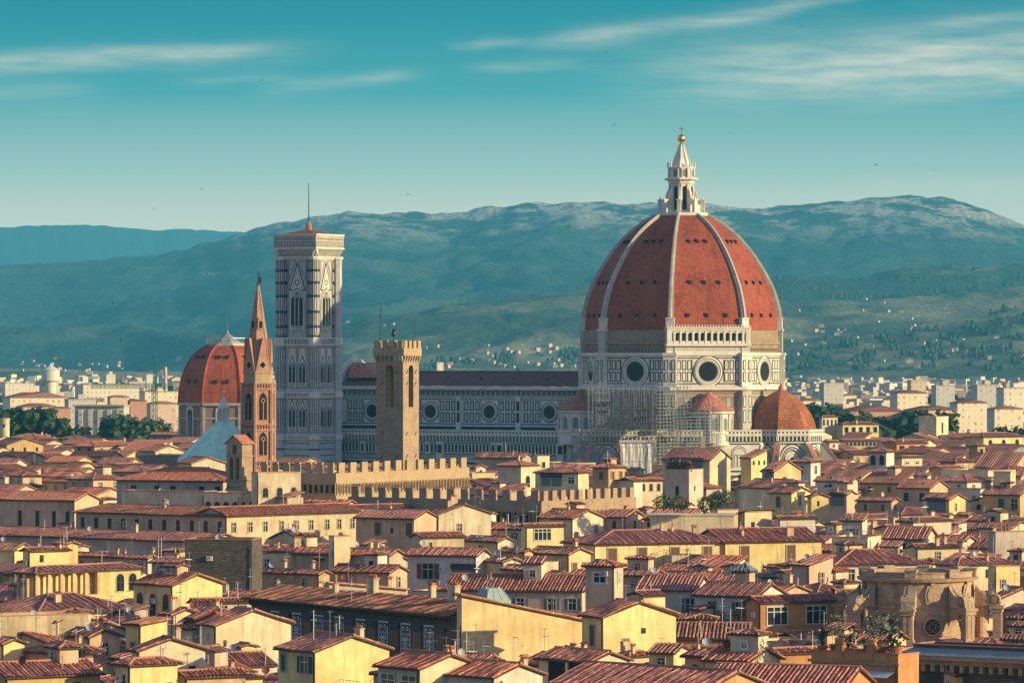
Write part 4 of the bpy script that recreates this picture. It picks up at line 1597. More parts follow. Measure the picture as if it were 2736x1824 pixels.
mb.lathe([(4.6, zt + 1.0), (4.4, zt + 1.8), (1.4, zt + 3.8), (.6, zt + 4.4), (.5, zt + 5.0), (0, zt + 5.8)], 8, ph=PH)
mb.tube((0, 0, zt + 5), (0, 0, zt + 10), .10, 4)
mb.build('lantern_roof', M['lead'], lt)

# ---- octagonal white pyramid roof with a lantern
D_ = 1440.0
p = P(597, 930, D_)
bp = empty('baptistery', (p.x, p.y, 0), GRID, 'pale octagonal pyramid roof with a small white lantern, in front of the smaller red dome', 'baptistery')
ze, za = zz_(1232), zz_(1122)
mb = MB()
mb.lathe([(14.2, 0), (14.2, ze)], 8, ph=22.5)
for k in range(8):
    w, hw = oct_face(14.2, 45 * k)
    for i in range(4):
        w.frame(mb, -hw + .6 + i * 2.6, -hw + 2.7 + i * 2.6, ze - 5, ze - 1, .3, .04, 1, 0)
mb.build('wall', MB_W, bp)
mb = MB()
mb.lathe([(14.8, ze), (1.5, za), (1.5, za + .3)], 8, ph=22.5)
for k in range(8):
    t = R(22.5 + 45 * k)
    mb.tube((14.8 * math.cos(t), 14.8 * math.sin(t), ze), (1.5 * math.cos(t), 1.5 * math.sin(t), za), .28, 5)
rf = mb.build('roof', M['roof_white'], bp)
mb = MB()
zl = za
mb.lathe([(2.1, zl - .4), (2.1, zl + .2), (1.15, zl + .2), (1.15, zl + 3.4), (1.9, zl + 3.5), (1.9, zl + 3.9), (1.6, zl + 4.0), (.75, zl + 6.2), (.3, zl + 7.6), (.25, zl + 8.2)], 8, ph=22.5)
for k in range(8):
    t = R(22.5 + 45 * k)
    mb.tube((1.65 * math.cos(t), 1.65 * math.sin(t), zl), (1.65 * math.cos(t), 1.65 * math.sin(t), zl + 3.5), .17, 5)
ln = mb.build('lantern', M['marble'], rf)
mb = MB()
mb.ball((0, 0, zl + 8.6), .45, 10)
mb.tube((0, 0, zl + 8.6), (0, 0, zl + 10.4), .08, 4)
mb.build('ball', M['gold'], rf)

# ---- wall bell-cote
D_ = 998.0
p = P(640, 930, D_)
bc = empty('bell_gable', (p.x, p.y, 0), R(-35), 'tall stone bell gable with three arched openings, below the pale pyramid roof', 'bell gable')
ht = zz_(1163)
mb = MB()
x0, x1 = -2.1, 2.1
zt0, zt1 = zz_(1345), zz_(1190)
# side flares
mb.face([(-2.1, -1.8, zz_(1300)), (2.1, -1.8, zz_(1300)), (3.4, -1.8, zz_(1325)), (3.4, -1.8, 0), (-3.4, -1.8, 0), (-3.4, -1.8, zz_(1325))])
mb.face([(2.1, -1.8, zz_(1300)), (3.4, -1.8, zz_(1325)), (3.4, 1.8, zz_(1325)), (2.1, 1.8, zz_(1300))])
mb.face([(3.4, -1.8, zz_(1325)), (3.4, -1.8, 0), (3.4, 1.8, 0), (3.4, 1.8, zz_(1325))])
mb.face([(-2.1, 1.8, zz_(1300)), (2.1, 1.8, zz_(1300)), (3.4, 1.8, zz_(1325)), (3.4, 1.8, 0), (-3.4, 1.8, 0), (-3.4, 1.8, zz_(1325))])
# pier wall with real openings: stacked strips
za1, za2 = zz_(1282), zz_(1223)        # twin arches
zo1, zo2 = zz_(1212), zz_(1188)        # upper opening
for a, b, z0, z1 in ((x0, x1, zz_(1302), za1), (x0, -1.35, za1, za2), (-.28, .28, za1, za2), (1.35, x1, za1, za2), (x0, x1, za2, zo1), (x0, -.5, zo1, zo2), (.5, x1, zo1, zo2), (x0, x1, zo2, zz_(1180))):
    mb.box(a, b, -1.8, 1.8, z0, z1)
for c in (-.82, .82):
    for k in range(8):
        t0, t1 = PI * k / 8, PI * (k + 1) / 8
        for y in (-1.8,):
            mb.face([(c + .53 * math.cos(t0), y, za2 - .53 + .53 * math.sin(t0)), (c + .53 * math.cos(t1), y, za2 - .53 + .53 * math.sin(t1)),
                     (c + .53 * math.cos(t1), y, za2 + .1), (c + .53 * math.cos(t0), y, za2 + .1)])
mb.box(x0 - .3, x1 + .3, -2.05, 2.05, zz_(1283), zz_(1280))
mb.box(x0 - .25, x1 + .25, -2.0, 2.0, zz_(1219), zz_(1216))
mb.face([(x0 - .3, -1.8, zz_(1180)), (x1 + .3, -1.8, zz_(1180)), (0, -1.8, zz_(1163))])
mb.build('pier', M['stone_brown'], bc)
for c, z in ((-.82, za1 + .4), (.82, za1 + .4), (0, zo1 + .15)):
    q = MB()
    q.lathe([(.42, z), (.40, z + .15), (.28, z + .55), (.2, z + .9), (0, z + 1.0)], 10, (c, 0))
    q.tube((c, 0, z + .9), (c, 0, z + 1.5), .05, 4)
    q.build('bell', M['metal_dark'], bc)
mb = MB()
for sgn in (-1, 1):
    mb.face([(sgn * 2.7, -2.2, zz_(1186)), (sgn * 2.7, 2.2, zz_(1186)), (0, 2.2, zz_(1161)), (0, -2.2, zz_(1161))])
mb.build('roof', M['tile_bright'], bc)


# ---- crenellated fortress: tower and walls
def merlons(mb, w, a0, a1, z, hgt, n, wid, th=.7, m=0, cap=None, capm=1):
    for i in range(n):
        a = a0 + (a1 - a0) * (i + .5) / n
        w.box(mb, a - wid / 2, a + wid / 2, z, z + hgt, -th, 0, m)
        w.rect(mb, a - wid / 2, a + wid / 2, z, z + hgt, -th, m)
        mb.face([w.pt(a - wid / 2, z + hgt, 0), w.pt(a + wid / 2, z + hgt, 0), w.pt(a + wid / 2, z + hgt, -th), w.pt(a - wid / 2, z + hgt, -th)], m)
        if cap:
            mb.face([w.pt(a - wid / 2 - .1, z + hgt + .05, .2), w.pt(a + wid / 2 + .1, z + hgt + .05, .2), w.pt(a + wid / 2 + .1, z + hgt + .6, -th - .1), w.pt(a - wid / 2 - .1, z + hgt + .6, -th - .1)], capm)


D_ = 1045.0
p = P(1062, 930, D_)
tw = empty('stone_tower', (p.x, p.y, 0), R(-29), 'square brown stone tower with battlements and tall arched openings, in front of the nave', 'tower')
hs = 3.5
zt = zz_(910)
sh_ = [WF((0, -hs), (1, 0), (0, -1)), WF((hs, 0), (0, 1), (1, 0)), WF((0, hs), (-1, 0), (0, 1)), WF((-hs, 0), (0, -1), (-1, 0))]
mb = MB()
zo0, zo1 = zz_(1087), zz_(975)
for w in sh_:
    for a, b, z0, z1 in ((-hs, hs, 0, zo0), (-hs, -1.05, zo0, zo1), (1.05, hs, zo0, zo1), (-hs, hs, zo1, zz_(963))):
        w.rect(mb, a, b, z0, z1, 0)
    for k in range(10):
        t0, t1 = PI * k / 10, PI * (k + 1) / 10
        mb.face([w.pt(1.05 * math.cos(t0), zo1 - 1.05 + 1.05 * math.sin(t0)), w.pt(1.05 * math.cos(t1), zo1 - 1.05 + 1.05 * math.sin(t1)),
                 w.pt(1.05 * math.cos(t1), zo1), w.pt(1.05 * math.cos(t0), zo1)])
    for sgn in (-1.05, 1.05):
        mb.face([w.pt(sgn, zo0, 0), w.pt(sgn, zo1, 0), w.pt(sgn, zo1, -1.1), w.pt(sgn, zo0, -1.1)])
    w.rect(mb, -hs, -1.05, zo0, zo1, -1.1)
    w.rect(mb, 1.05, hs, zo0, zo1, -1.1)
mb.face([(-hs, -hs, zo0), (hs, -hs, zo0), (hs, hs, zo0), (-hs, hs, zo0)])
mb.face([(-hs, -hs, zo1 + .8), (hs, -hs, zo1 + .8), (hs, hs, zo1 + .8), (-hs, hs, zo1 + .8)])
rnd = random.Random(2)
mb.build('shaft', M['stone_brown'], tw)
mb = MB()
ho = 3.95
zc0, zc1 = zz_(963), zz_(950)
for w in [WF((0, -hs), (1, 0), (0, -1)), WF((hs, 0), (0, 1), (1, 0)), WF((-hs, 0), (0, -1), (-1, 0))]:
    for i in range(7):
        a = -hs + .3 + i * (2 * hs - .6) / 6
        mb.face([w.pt(a - .22, zc0 - .6, 0), w.pt(a + .22, zc0 - .6, 0), w.pt(a + .22, zc1, .65), w.pt(a - .22, zc1, .65)])
        for d in (-.22, .22):
            mb.face([w.pt(a + d, zc0 - .6, 0), w.pt(a + d, zc1, .65), w.pt(a + d, zc1, 0)])
mb.box(-ho, ho, -ho, ho, zc1, zz_(930))
ww_ = [WF((0, -ho), (1, 0), (0, -1)), WF((ho, 0), (0, 1), (1, 0)), WF((0, ho), (-1, 0), (0, 1)), WF((-ho, 0), (0, -1), (-1, 0))]
for w in ww_:
    merlons(mb, w, -ho, ho, zz_(930), zt - zz_(930), 4, 1.25)
mb.build('battlement', M['stone_tan'], tw)
for w in sh_[:2]:
    for z in (zo1 - 1.5, zo1 - 4, 33, 28, 24):
        for sgn in (-1, 1):
            q = MB()
            q.tube(w.pt(sgn * 1.9 - .3, z - .4, .12), w.pt(sgn * 1.9 + .3, z + .4, .12), .07, 4)
            q.build('wall_anchor', M['metal_dark'], tw)
q = MB()
q.tube((-2.8, -2.8, zt - 1), (-2.8, -2.8, zt + 7.5), .09, 5)
q.build('flagpole', M['metal_dark'], tw)
q = MB()
q.tube((2.8, 2.6, zt - 1), (2.8, 2.6, zt + 4.6), .07, 5)
q.build('flagpole', M['metal_dark'], tw)
q = MB()
q.tube((-.4, -1, zt - 1), (-.4, -1, zt + 1.0), .08, 5)
q.ball((-.4, -1, zt + 1.6), .55, 8)
q.box(-.75, -.05, -1.1, -.9, zt + .9, zt + 2.3)
q.tube((-.4, -1, zt + 2), (.3, -1, zt + 2.7), .09, 4)
q.ball((-.45, -1, zt + 2.5), .28, 8)
q.build('weathervane', M['metal_dark'], tw)


def crenel_wall(name, label, xa, xb, xc, ytop, D, a, mer_h, steps, stone_l, th, corbel=False, cap=False, body_y=None):
    a = R(a)
    pc = P(xb, ytop, D)
    t1 = Vector((-math.cos(a), -math.sin(a), 0))
    t2 = Vector((-math.sin(a), math.cos(a), 0))

    def ln(t, px):
        u = (px - CX) / F
        return (u * pc.y - pc.x) / (t.x - u * t.y)
    L1, L2 = ln(t1, xa), ln(t2, xc)
    e = empty(name, (pc.x, pc.y, 0), a, label, 'wall')
    zt = pc.z
    for nm, w, L in (('left', WF((0, 0), (-1, 0), (0, -1)), L1), ('right', WF((0, 0), (0, 1), (1, 0)), L2)):
        step = steps[0] if nm == 'left' else steps[1]
        mb = MB()
        w.rect(mb, 0, L, 0, zt - mer_h, 0, 0)
        w.rect(mb, 0, L, 0, zt - mer_h, -th, 0)
        mb.face([w.pt(0, zt - mer_h, 0), w.pt(L, zt - mer_h, 0), w.pt(L, zt - mer_h, -th), w.pt(0, zt - mer_h, -th)], 0)
        mb.face([w.pt(L, zt - mer_h, 0), w.pt(L, 0, 0), w.pt(L, 0, -th), w.pt(L, zt - mer_h, -th)], 0)
        n = int(L / step)
        merlons(mb, w, 0, L, zt - mer_h, mer_h, n, step * .52, .6, 0, cap and nm == 'left', 1)
        if corbel and (nm == 'right' or cap) or (corbel and nm == 'left'):
            zc = zt - mer_h - 2.3
            nn = int(L / 1.35)
            w.box(mb, 0, L, zc, zc + .25, 0, .25, 0)
            for i in range(nn):
                c = L * (i + .5) / nn
                w.poly(mb, arch_pts(c, zc - 1.9, .85, 1.75), .05, 2)
                w.box(mb, c - .67, c - .45, zc - 2.3, zc, 0, .3, 0)
        mb.build('crenellated_wall', [M[stone_l], M['tile_bright'], M['void']], e)
    return e, L1, L2, zt


e_, L1_, L2_, zt_ = crenel_wall('fortress_wall', 'long crenellated golden stone wall at the foot of the square stone tower', 690, 898, 1254, 1236, 985, -29, 2.2, (2.5, 4.6), 'stone_tan', 1.2, True)
mb = MB()
mb.face([(-1.3, 6, zt_ - 2.6), (-1.3, L2_ * .55, zt_ - 2.6), (-7, L2_ * .55, zt_ - .7), (-7, 6, zt_ - .7)])
mb.build('roof', M['tile_red'], e_)
e_, L1_, L2_, zt_ = crenel_wall('fortress_wall', 'lower crenellated stone wall with arched corbels under its battlements, right of the yellow fortress', 930, 1447, 1700, 1311, 925, -36, 2.0, (3.4, 2.9), 'stone_brown', 1.0, True, True)

# ---- unfinished baroque stone drum, lower right
D_ = 650.0
p = P(2452, 930, D_)
dr = empty('church_drum', (p.x, p.y, 0), R(-12), 'round unfinished brown stone church drum with scroll buttresses and portholes, lower right', 'church drum')


zb0, zsp, zcor, ztop = zz_(1706), zz_(1612), zz_(1550), zz_(1526)
RD = 7.6
mb = MB()
N = 32
mb.lathe([(RD, zb0 - 9), (RD, zcor), (RD + .7, zcor + .15), (RD + .9, zcor + .55), (RD + .1, zcor + .7), (RD + .1, ztop), (RD + .25, ztop + .05), (RD + .25, ztop + .2), (RD - 1, ztop + .2), (RD - 1, ztop - .6), (0, ztop - .2)], N)
for k in range(8):
    w, hw = oct_face(RD + .28, 45 * k + 22.5, (0, 0), 8)
    mb.M = Matrix.Rotation(R(45 * k), 4, 'Z')
    mb.box(RD - 1.1, RD + .55, -.8, .8, zcor + .7, ztop + .35)
    mb.box(RD - 1.2, RD + .7, -.9, .9, ztop + .35, ztop + .6)
    mb.M = None
mb.build('drum_wall', M['stone_carved'], dr)
NB = 8
for k in range(NB):
    t = 45.0 * k
    mb = MB()
    mb.M = Matrix.Rotation(R(t), 4, 'Z')
    RO = 11.3
    mb.box(RO - .8, RO + .35, -.75, .75, zb0 - 9, zsp - .5)
    mb.box(RO - .95, RO + .5, -.9, .9, zb0 - .2, zb0 + .5)
    mb.box(RO + .3, RO + .42, -.55, -.2, zb0 + .7, zsp - 1.1)
    mb.box(RO + .3, RO + .42, .2, .55, zb0 + .7, zsp - 1.1)
    mb.box(RO - .95, RO + .55, -.9, .9, zsp - 1.0, zsp - .5)
    mb.box(RO - 1.1, RO + .75, -1.05, 1.05, zsp - .5, zsp - .1)
    # wall between pier and drum with an arched passage
    zsp2 = zsp - 1.6
    for k2 in range(8):
        a0, a1 = PI * k2 / 8, PI * (k2 + 1) / 8
        c, r = RD + 1.15, 1.1
        for y in (-.5, .5):
            mb.face([(c + r * math.cos(a0), y, zsp2 - r + r * math.sin(a0)), (c + r * math.cos(a1), y, zsp2 - r + r * math.sin(a1)), (c + r * math.cos(a1), y, zsp - .1), (c + r * math.cos(a0), y, zsp - .1)])
        mb.face([(c + r * math.cos(a0), -.5, zsp2 - r + r * math.sin(a0)), (c + r * math.cos(a1), -.5, zsp2 - r + r * math.sin(a1)), (c + r * math.cos(a1), .5, zsp2 - r + r * math.sin(a1)), (c + r * math.cos(a0), .5, zsp2 - r + r * math.sin(a0))])
    mb.box(RD - .2, RO, -.5, .5, zsp - .1, zsp + .02)
    # S-shaped scroll
    pr = []
    for i in range(15):
        u = i / 14
        r_ = RD + .45 + (RO - RD - .1) * (3 * u ** 2 - 2 * u ** 3) ** .9
        z_ = zcor - .4 - (zcor - zsp - .2) * u + .55 * math.sin(u * PI) * (1 if u > .5 else -.5)
        pr.append((r_, z_))
    for (r0, z0), (r1, z1) in zip(pr, pr[1:]):
        mb.face([(r0, -.85, z0), (r0, .85, z0), (r1, .85, z1), (r1, -.85, z1)])
        mb.face([(r0, -.3, z0 + .14), (r0, .3, z0 + .14), (r1, .3, z1 + .14), (r1, -.3, z1 + .14)])
        for y in (-.85, .85):
            mb.face([(r0, y, z0), (r1, y, z1), (r1, y, zsp - .1), (r0, y, zsp - .1)])
    for y in (-.92, .92):
        for r0 in (.75, .45, .2):
            n_ = 12
            mb.face([(RO - .55 + r0 * math.cos(2 * PI * i / n_), y * (1 + (.75 - r0) * .12), zsp + .75 + r0 * math.sin(2 * PI * i / n_)) for i in range(n_)])
    mb.tube((RO - .55, -.92, zsp + .75), (RO - .55, .92, zsp + .75), .75, 12)
    mb.M = None
    mb.build('scroll_buttress', M['stone_carved'], dr)
for k in range(8):
    t = 22.5 + 45 * k
    w = WF((RD * math.cos(R(t)), RD * math.sin(R(t))), (-math.sin(R(t)), math.cos(R(t))), (math.cos(R(t)), math.sin(R(t))))
    q = MB()
    zc = zb0 + 2.1
    w.ring(q, 0, zc, 1.4, 1.2, .1, .28, 20, 0)
    w.ring(q, 0, zc, 1.2, 1.05, .28, .14, 20, 0)
    w.disc(q, 0, zc, 1.06, .12, 20, 1)
    for i in range(6):
        w.ring(q, .55 * math.cos(i * PI / 3), zc + .55 * math.sin(i * PI / 3), .27, .2, .2, .2, 8, 0)
    q.build('porthole_window', [M['stone_carved'], M['glass_dark']], dr)
    q = MB()
    zc = zsp + 1.5
    w.poly(q, [(-.9, zc - 1.2), (.9, zc - 1.2), (1.1, zc + .2), (.8, zc + 1.3), (0, zc + 1.7), (-.8, zc + 1.3), (-1.1, zc + .2)], .22)
    w.poly(q, [(-.6, zc - .9), (.6, zc - .9), (.8, zc + .2), (.5, zc + 1.0), (0, zc + 1.3), (-.5, zc + 1.0), (-.8, zc + .2)], .34)
    w.box(q, -.3, .3, zc + 1.4, zc + 2.0, .1, .4)
    q.build('cartouche', M['stone_carved'], dr)
q = MB()
q.prism(octo(13.5, 0, 24), zb0 - 9, zb0 - .05, 0, True)
q.build('terrace', M['terracotta'], dr)
q = MB()
a0 = R(-20)
px_, py_ = 9.6 * math.cos(a0), 9.6 * math.sin(a0)
for dx_ in (-.3, .3):
    q.tube((px_ + dx_, py_, zb0), (px_ + dx_, py_, zsp + 2.2), .06, 4)
for i in range(22):
    q.tube((px_ - .3, py_, zb0 + .3 + i * .3), (px_ + .3, py_, zb0 + .3 + i * .3), .045, 4)
for i in range(4):
    q.tube((px_ - .5, py_ - .5, zsp - .6 + i * .8), (px_ + .5, py_ - .5, zsp - .6 + i * .8), .05, 4)
q.build('ladder', M['terracotta'], dr)

# ---- slate-coloured painted palace
D0 = (H - 18.0) * F / (1640 - HY)
pal_a = R(-57)
pc = P(1232, 1640, D0)
t1 = Vector((-math.cos(pal_a), -math.sin(pal_a), 0))
u_ = (672 - CX) / F
L1 = (u_ * pc.y - pc.x) / (t1.x - u_ * t1.y)
pal = empty('painted_palace', (pc.x, pc.y, 0), pal_a, 'dark grey palace with white ornamental painted panels between its tall windows', 'palace')
mb = MB()
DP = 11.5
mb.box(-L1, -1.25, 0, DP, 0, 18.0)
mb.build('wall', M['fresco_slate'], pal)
plain('fresco_white', (.74, .73, .68), .8, 0, .3, 2)
plain('fresco_brown', (.13, .085, .065), .8, 0, .4, 2)
plain('fresco_ink', (.075, .075, .09), .8, 0, .3, 2)
w = WF((0, 0), (-1, 0), (0, -1))


def sol(px):
    u = (px - CX) / F
    return (u * pc.y - pc.x) / (t1.x - u * t1.y)


for i, px in enumerate((735, 793, 852, 907, 964, 1024, 1084, 1146)):
    c = sol(px)
    q = MB()
    hw_ = 1.18
    zt_, zb_ = 16.2, 9.0
    w.rect(q, c - hw_, c + hw_, zb_, zt_, .03, 0)
    w.rect(q, c - hw_ + .16, c + hw_ - .16, zb_ + 1.3, zt_ - .16, .06, 1)
    rr = random.Random(i % 2)
    for sgn in (-1, 1):                                  # scrollwork, mirrored
        for z, r_, x in ((zt_ - .7, .28, .5), (zt_ - 1.4, .2, .75), (zt_ - 2.1, .26, .42), (zt_ - 5.1, .28, .5), (zt_ - 5.6, .18, .8), (zt_ - 4.4, .22, .75)):
            w.ring(q, c + sgn * x, z, r_, r_ * .62, .09, .09, 10, 0)
        for z in (2.0, 2.6, 3.2, 3.9, 4.6):
            w.rect(q, c + sgn * .82 - .05, c + sgn * .82 + .05, zt_ - z - .3, zt_ - z, .09, 0)
            w.disc(q, c + sgn * .62, zt_ - z - .05, .07, .09, 6, 0)
    for r0, r1 in ((.62, .5), (.36, .27)):
        n = 16
        for k in range(n):
            a0, a1 = 2 * PI * k / n, 2 * PI * (k + 1) / n
            q.face([w.pt(c + r0 * math.cos(a0) * .8, zt_ - 3.2 + r0 * 2.0 * math.sin(a0), .09), w.pt(c + r0 * math.cos(a1) * .8, zt_ - 3.2 + r0 * 2.0 * math.sin(a1), .09),
                    w.pt(c + r1 * math.cos(a1) * .8, zt_ - 3.2 + r1 * 2.0 * math.sin(a1), .09), w.pt(c + r1 * math.cos(a0) * .8, zt_ - 3.2 + r1 * 2.0 * math.sin(a0), .09)], 0)
    w.disc(q, c, zt_ - 3.2, .16, .1, 8, 0)
    w.ring(q, c, zt_ - 1.7, .4, .3, .09, .09, 10, 0)
    w.ring(q, c, zt_ - 5.6, .55, .43, .09, .09, 12, 0)
    w.rect(q, c - .5, c + .5, zt_ - 4.95, zt_ - 4.8, .09, 0)
    q.build('painted_panel', [M['fresco_white'], M['fresco_ink']], pal)
for px in (708, 764, 822, 880, 935, 994, 1054, 1115, 1178):
    c = sol(px)
    q = MB()
    w.box(q, c - 1.15, c + 1.15, 8.5, 15.6, 0, .10, 0)
    w.box(q, c - 1.35, c + 1.35, 15.6, 16.0, 0, .4, 0)
    w.rect(q, c - .85, c + .85, 8.8, 15.2, .13, 1)
    for s2 in (-.28, .28):
        w.rect(q, c + s2 - .04, c + s2 + .04, 8.8, 15.2, .16, 0)
    q.build('window', [M['fresco_slate'], M['glass_dark']], pal)
q = MB()
w.rect(q, 0, 4.0, 0, 17.2, .04, 0)
w.box(q, -.2, L1, 7.2, 8.2, 0, .45, 1)
for i in range(70):
    a = i * L1 / 70
    w.box(q, a, a + .25, 16.9, 17.7, 0, .8, 0)
    w.box(q, a, a + .3, 7.6, 8.0, .45, .55, 2)
w.box(q, 0, L1, 16.7, 16.9, 0, .35, 0)
q.build('cornice', [M['fresco_brown'], M['fresco_slate'], M['fresco_white']], pal)
PAL = (pal, L1, DP)

# ================================================================ houses: builders
def tiles(mb, E0, tu, W, up, run, pitch, k0, k1, per, amp, rows, rnd, m=0):
    """corrugated tile slope. E0 eave start, tu unit along the eave, up unit horizontal direction up the slope; k0/k1 hip clipping at start/end (0 = none)."""
    n = max(2, int(W / per))
    per = W / n
    nz = 1 / math.sqrt(1 + pitch * pitch)
    nrm = Vector((-up.x * pitch * nz, -up.y * pitch * nz, nz))
    sl = math.sqrt(1 + pitch * pitch)
    us, hs = [], []
    for i in range(n):
        da = rnd.uniform(.9, 1.1)
        for o_, h_ in ((0, 0), (.08, .7), (.34, 1.0), (.60, .7), (.68, 0)):
            us.append((i + o_) * per)
            hs.append(h_ * amp * da)
    us.append(W); hs.append(0)
    b0 = len(mb.v)
    rnd_s = rnd.uniform(0, 50)
    for u, h_ in zip(us, hs):
        vm = run
        if k0: vm = min(vm, u / k0)
        if k1: vm = min(vm, (W - u) / k1)
        for j in range(rows + 1):
            v = vm * j / rows
            hh = h_ + (rnd.uniform(-.12, .12) * amp if rows > 1 and h_ else 0)
            hh += .16 * mnoise.noise(Vector((u * .22 + E0.x * 3, v * .3, E0.y * 5 + rnd_s))) if rows > 1 else 0
            p = E0 + tu * u + up * v
            mb.v.append((p.x + nrm.x * hh, p.y + nrm.y * hh, p.z + pitch * v + nrm.z * hh))
            mb.uv.append((u + E0.x, v * sl))
    for i in range(len(us) - 1):
        for j in range(rows):
            a = b0 + i * (rows + 1) + j
            mb.f.append((a, a + rows + 1, a + rows + 2, a + 1))
            mb.m.append(3 if i % 5 == 4 else m)  # channel strips get the dark colour with painted shade
    # slab underneath and eave board
    v0 = min(run, W / ((k0 + k1) or 1e-9)) if (k0 or k1) else run
    q0, q1 = E0, E0 + tu * W
    t0 = E0 + tu * (k0 * v0) + up * v0 + Z * (pitch * v0)
    t1 = E0 + tu * (W - k1 * v0) + up * v0 + Z * (pitch * v0)
    dn = Z * .16
    mb.face([q0 - dn, q1 - dn, t1 - dn, t0 - dn], 1)
    mb.face([q0 - dn, q1 - dn, q1 + Z * .02, q0 + Z * .02], 1)
    mb.face([q0 - dn, t0 - dn, t0 + Z * .02, q0 + Z * .02], 1)
    mb.face([q1 - dn, t1 - dn, t1 + Z * .02, q1 + Z * .02], 1)
    # gutter
    g_ = -up * .06 - Z * .05
    mb.tube(q0 + g_, q1 + g_, .07, 5, 1, cap=False)


def caps(mb, a, b, r=.17):
    mb.tube(a, b, r, 6, 2, cap=True)


def roof_mesh(hx, hy, h, typ, pitch, o, per, amp, rows, rnd):
    """roof over [-hx,hx]x[-hy,hy]; eave height h at the wall plane."""
    mb = MB()
    X, Y = Vector((1, 0, 0)), Vector((0, 1, 0))
    ez = h - pitch * o

    def slope(side, run, k0, k1, z=None, half=None):
        z = ez if z is None else z
        if side == 'f':
            tiles(mb, Vector((-hx - o, -hy - o, z)), X, 2 * (hx + o), Y, run, pitch, k0, k1, per, amp, rows, rnd)
        elif side == 'b':
            tiles(mb, Vector((hx + o, hy + o, z)), -X, 2 * (hx + o), -Y, run, pitch, k0, k1, per, amp, rows, rnd)
        elif side == 'r':
            tiles(mb, Vector((hx + o, -hy - o, z)), Y, 2 * (hy + o), -X, run, pitch, k0, k1, per, amp, rows, rnd)
        else:
            tiles(mb, Vector((-hx - o, hy + o, z)), -Y, 2 * (hy + o), X, run, pitch, k0, k1, per, amp, rows, rnd)
    if typ == 'gl':
        run = hy + o
        slope('f', run, 0, 0); slope('b', run, 0, 0)
        zr = ez + pitch * run + amp * .6
        caps(mb, Vector((-hx - o, 0, zr)), Vector((hx + o, 0, zr)))
    elif typ == 'gr':
        run = hx + o
        slope('r', run, 0, 0); slope('l', run, 0, 0)
        zr = ez + pitch * run + amp * .6
        caps(mb, Vector((0, -hy - o, zr)), Vector((0, hy + o, zr)))
    elif typ == 'hip':
        run = min(hx, hy) + o
        for s in 'fbrl':
            slope(s, run, 1, 1)
        zr = ez + pitch * run + amp * .5
        dx, dy = max(0, hx - hy), max(0, hy - hx)
        A, B = Vector((-dx, -dy, zr)), Vector((dx, dy, zr))
        if dx + dy > .2:
            caps(mb, A, B)
        for sx in (-1, 1):
            for sy in (-1, 1):
                e = A if (sx < 0 if dx else sy < 0) else B
                caps(mb, Vector((sx * (hx + o), sy * (hy + o), ez + amp * .5)), e, .15)
    elif typ == 'sf':
        slope('f', 2 * hy + 2 * o, 0, 0)
    elif typ == 'sb':
        slope('b', 2 * hy + 2 * o, 0, 0, ez)
    elif typ == 'sr':
        slope('r', 2 * hx + 2 * o, 0, 0)
    elif typ == 'sl':
        slope('l', 2 * hx + 2 * o, 0, 0)
    return mb


WINM = {}


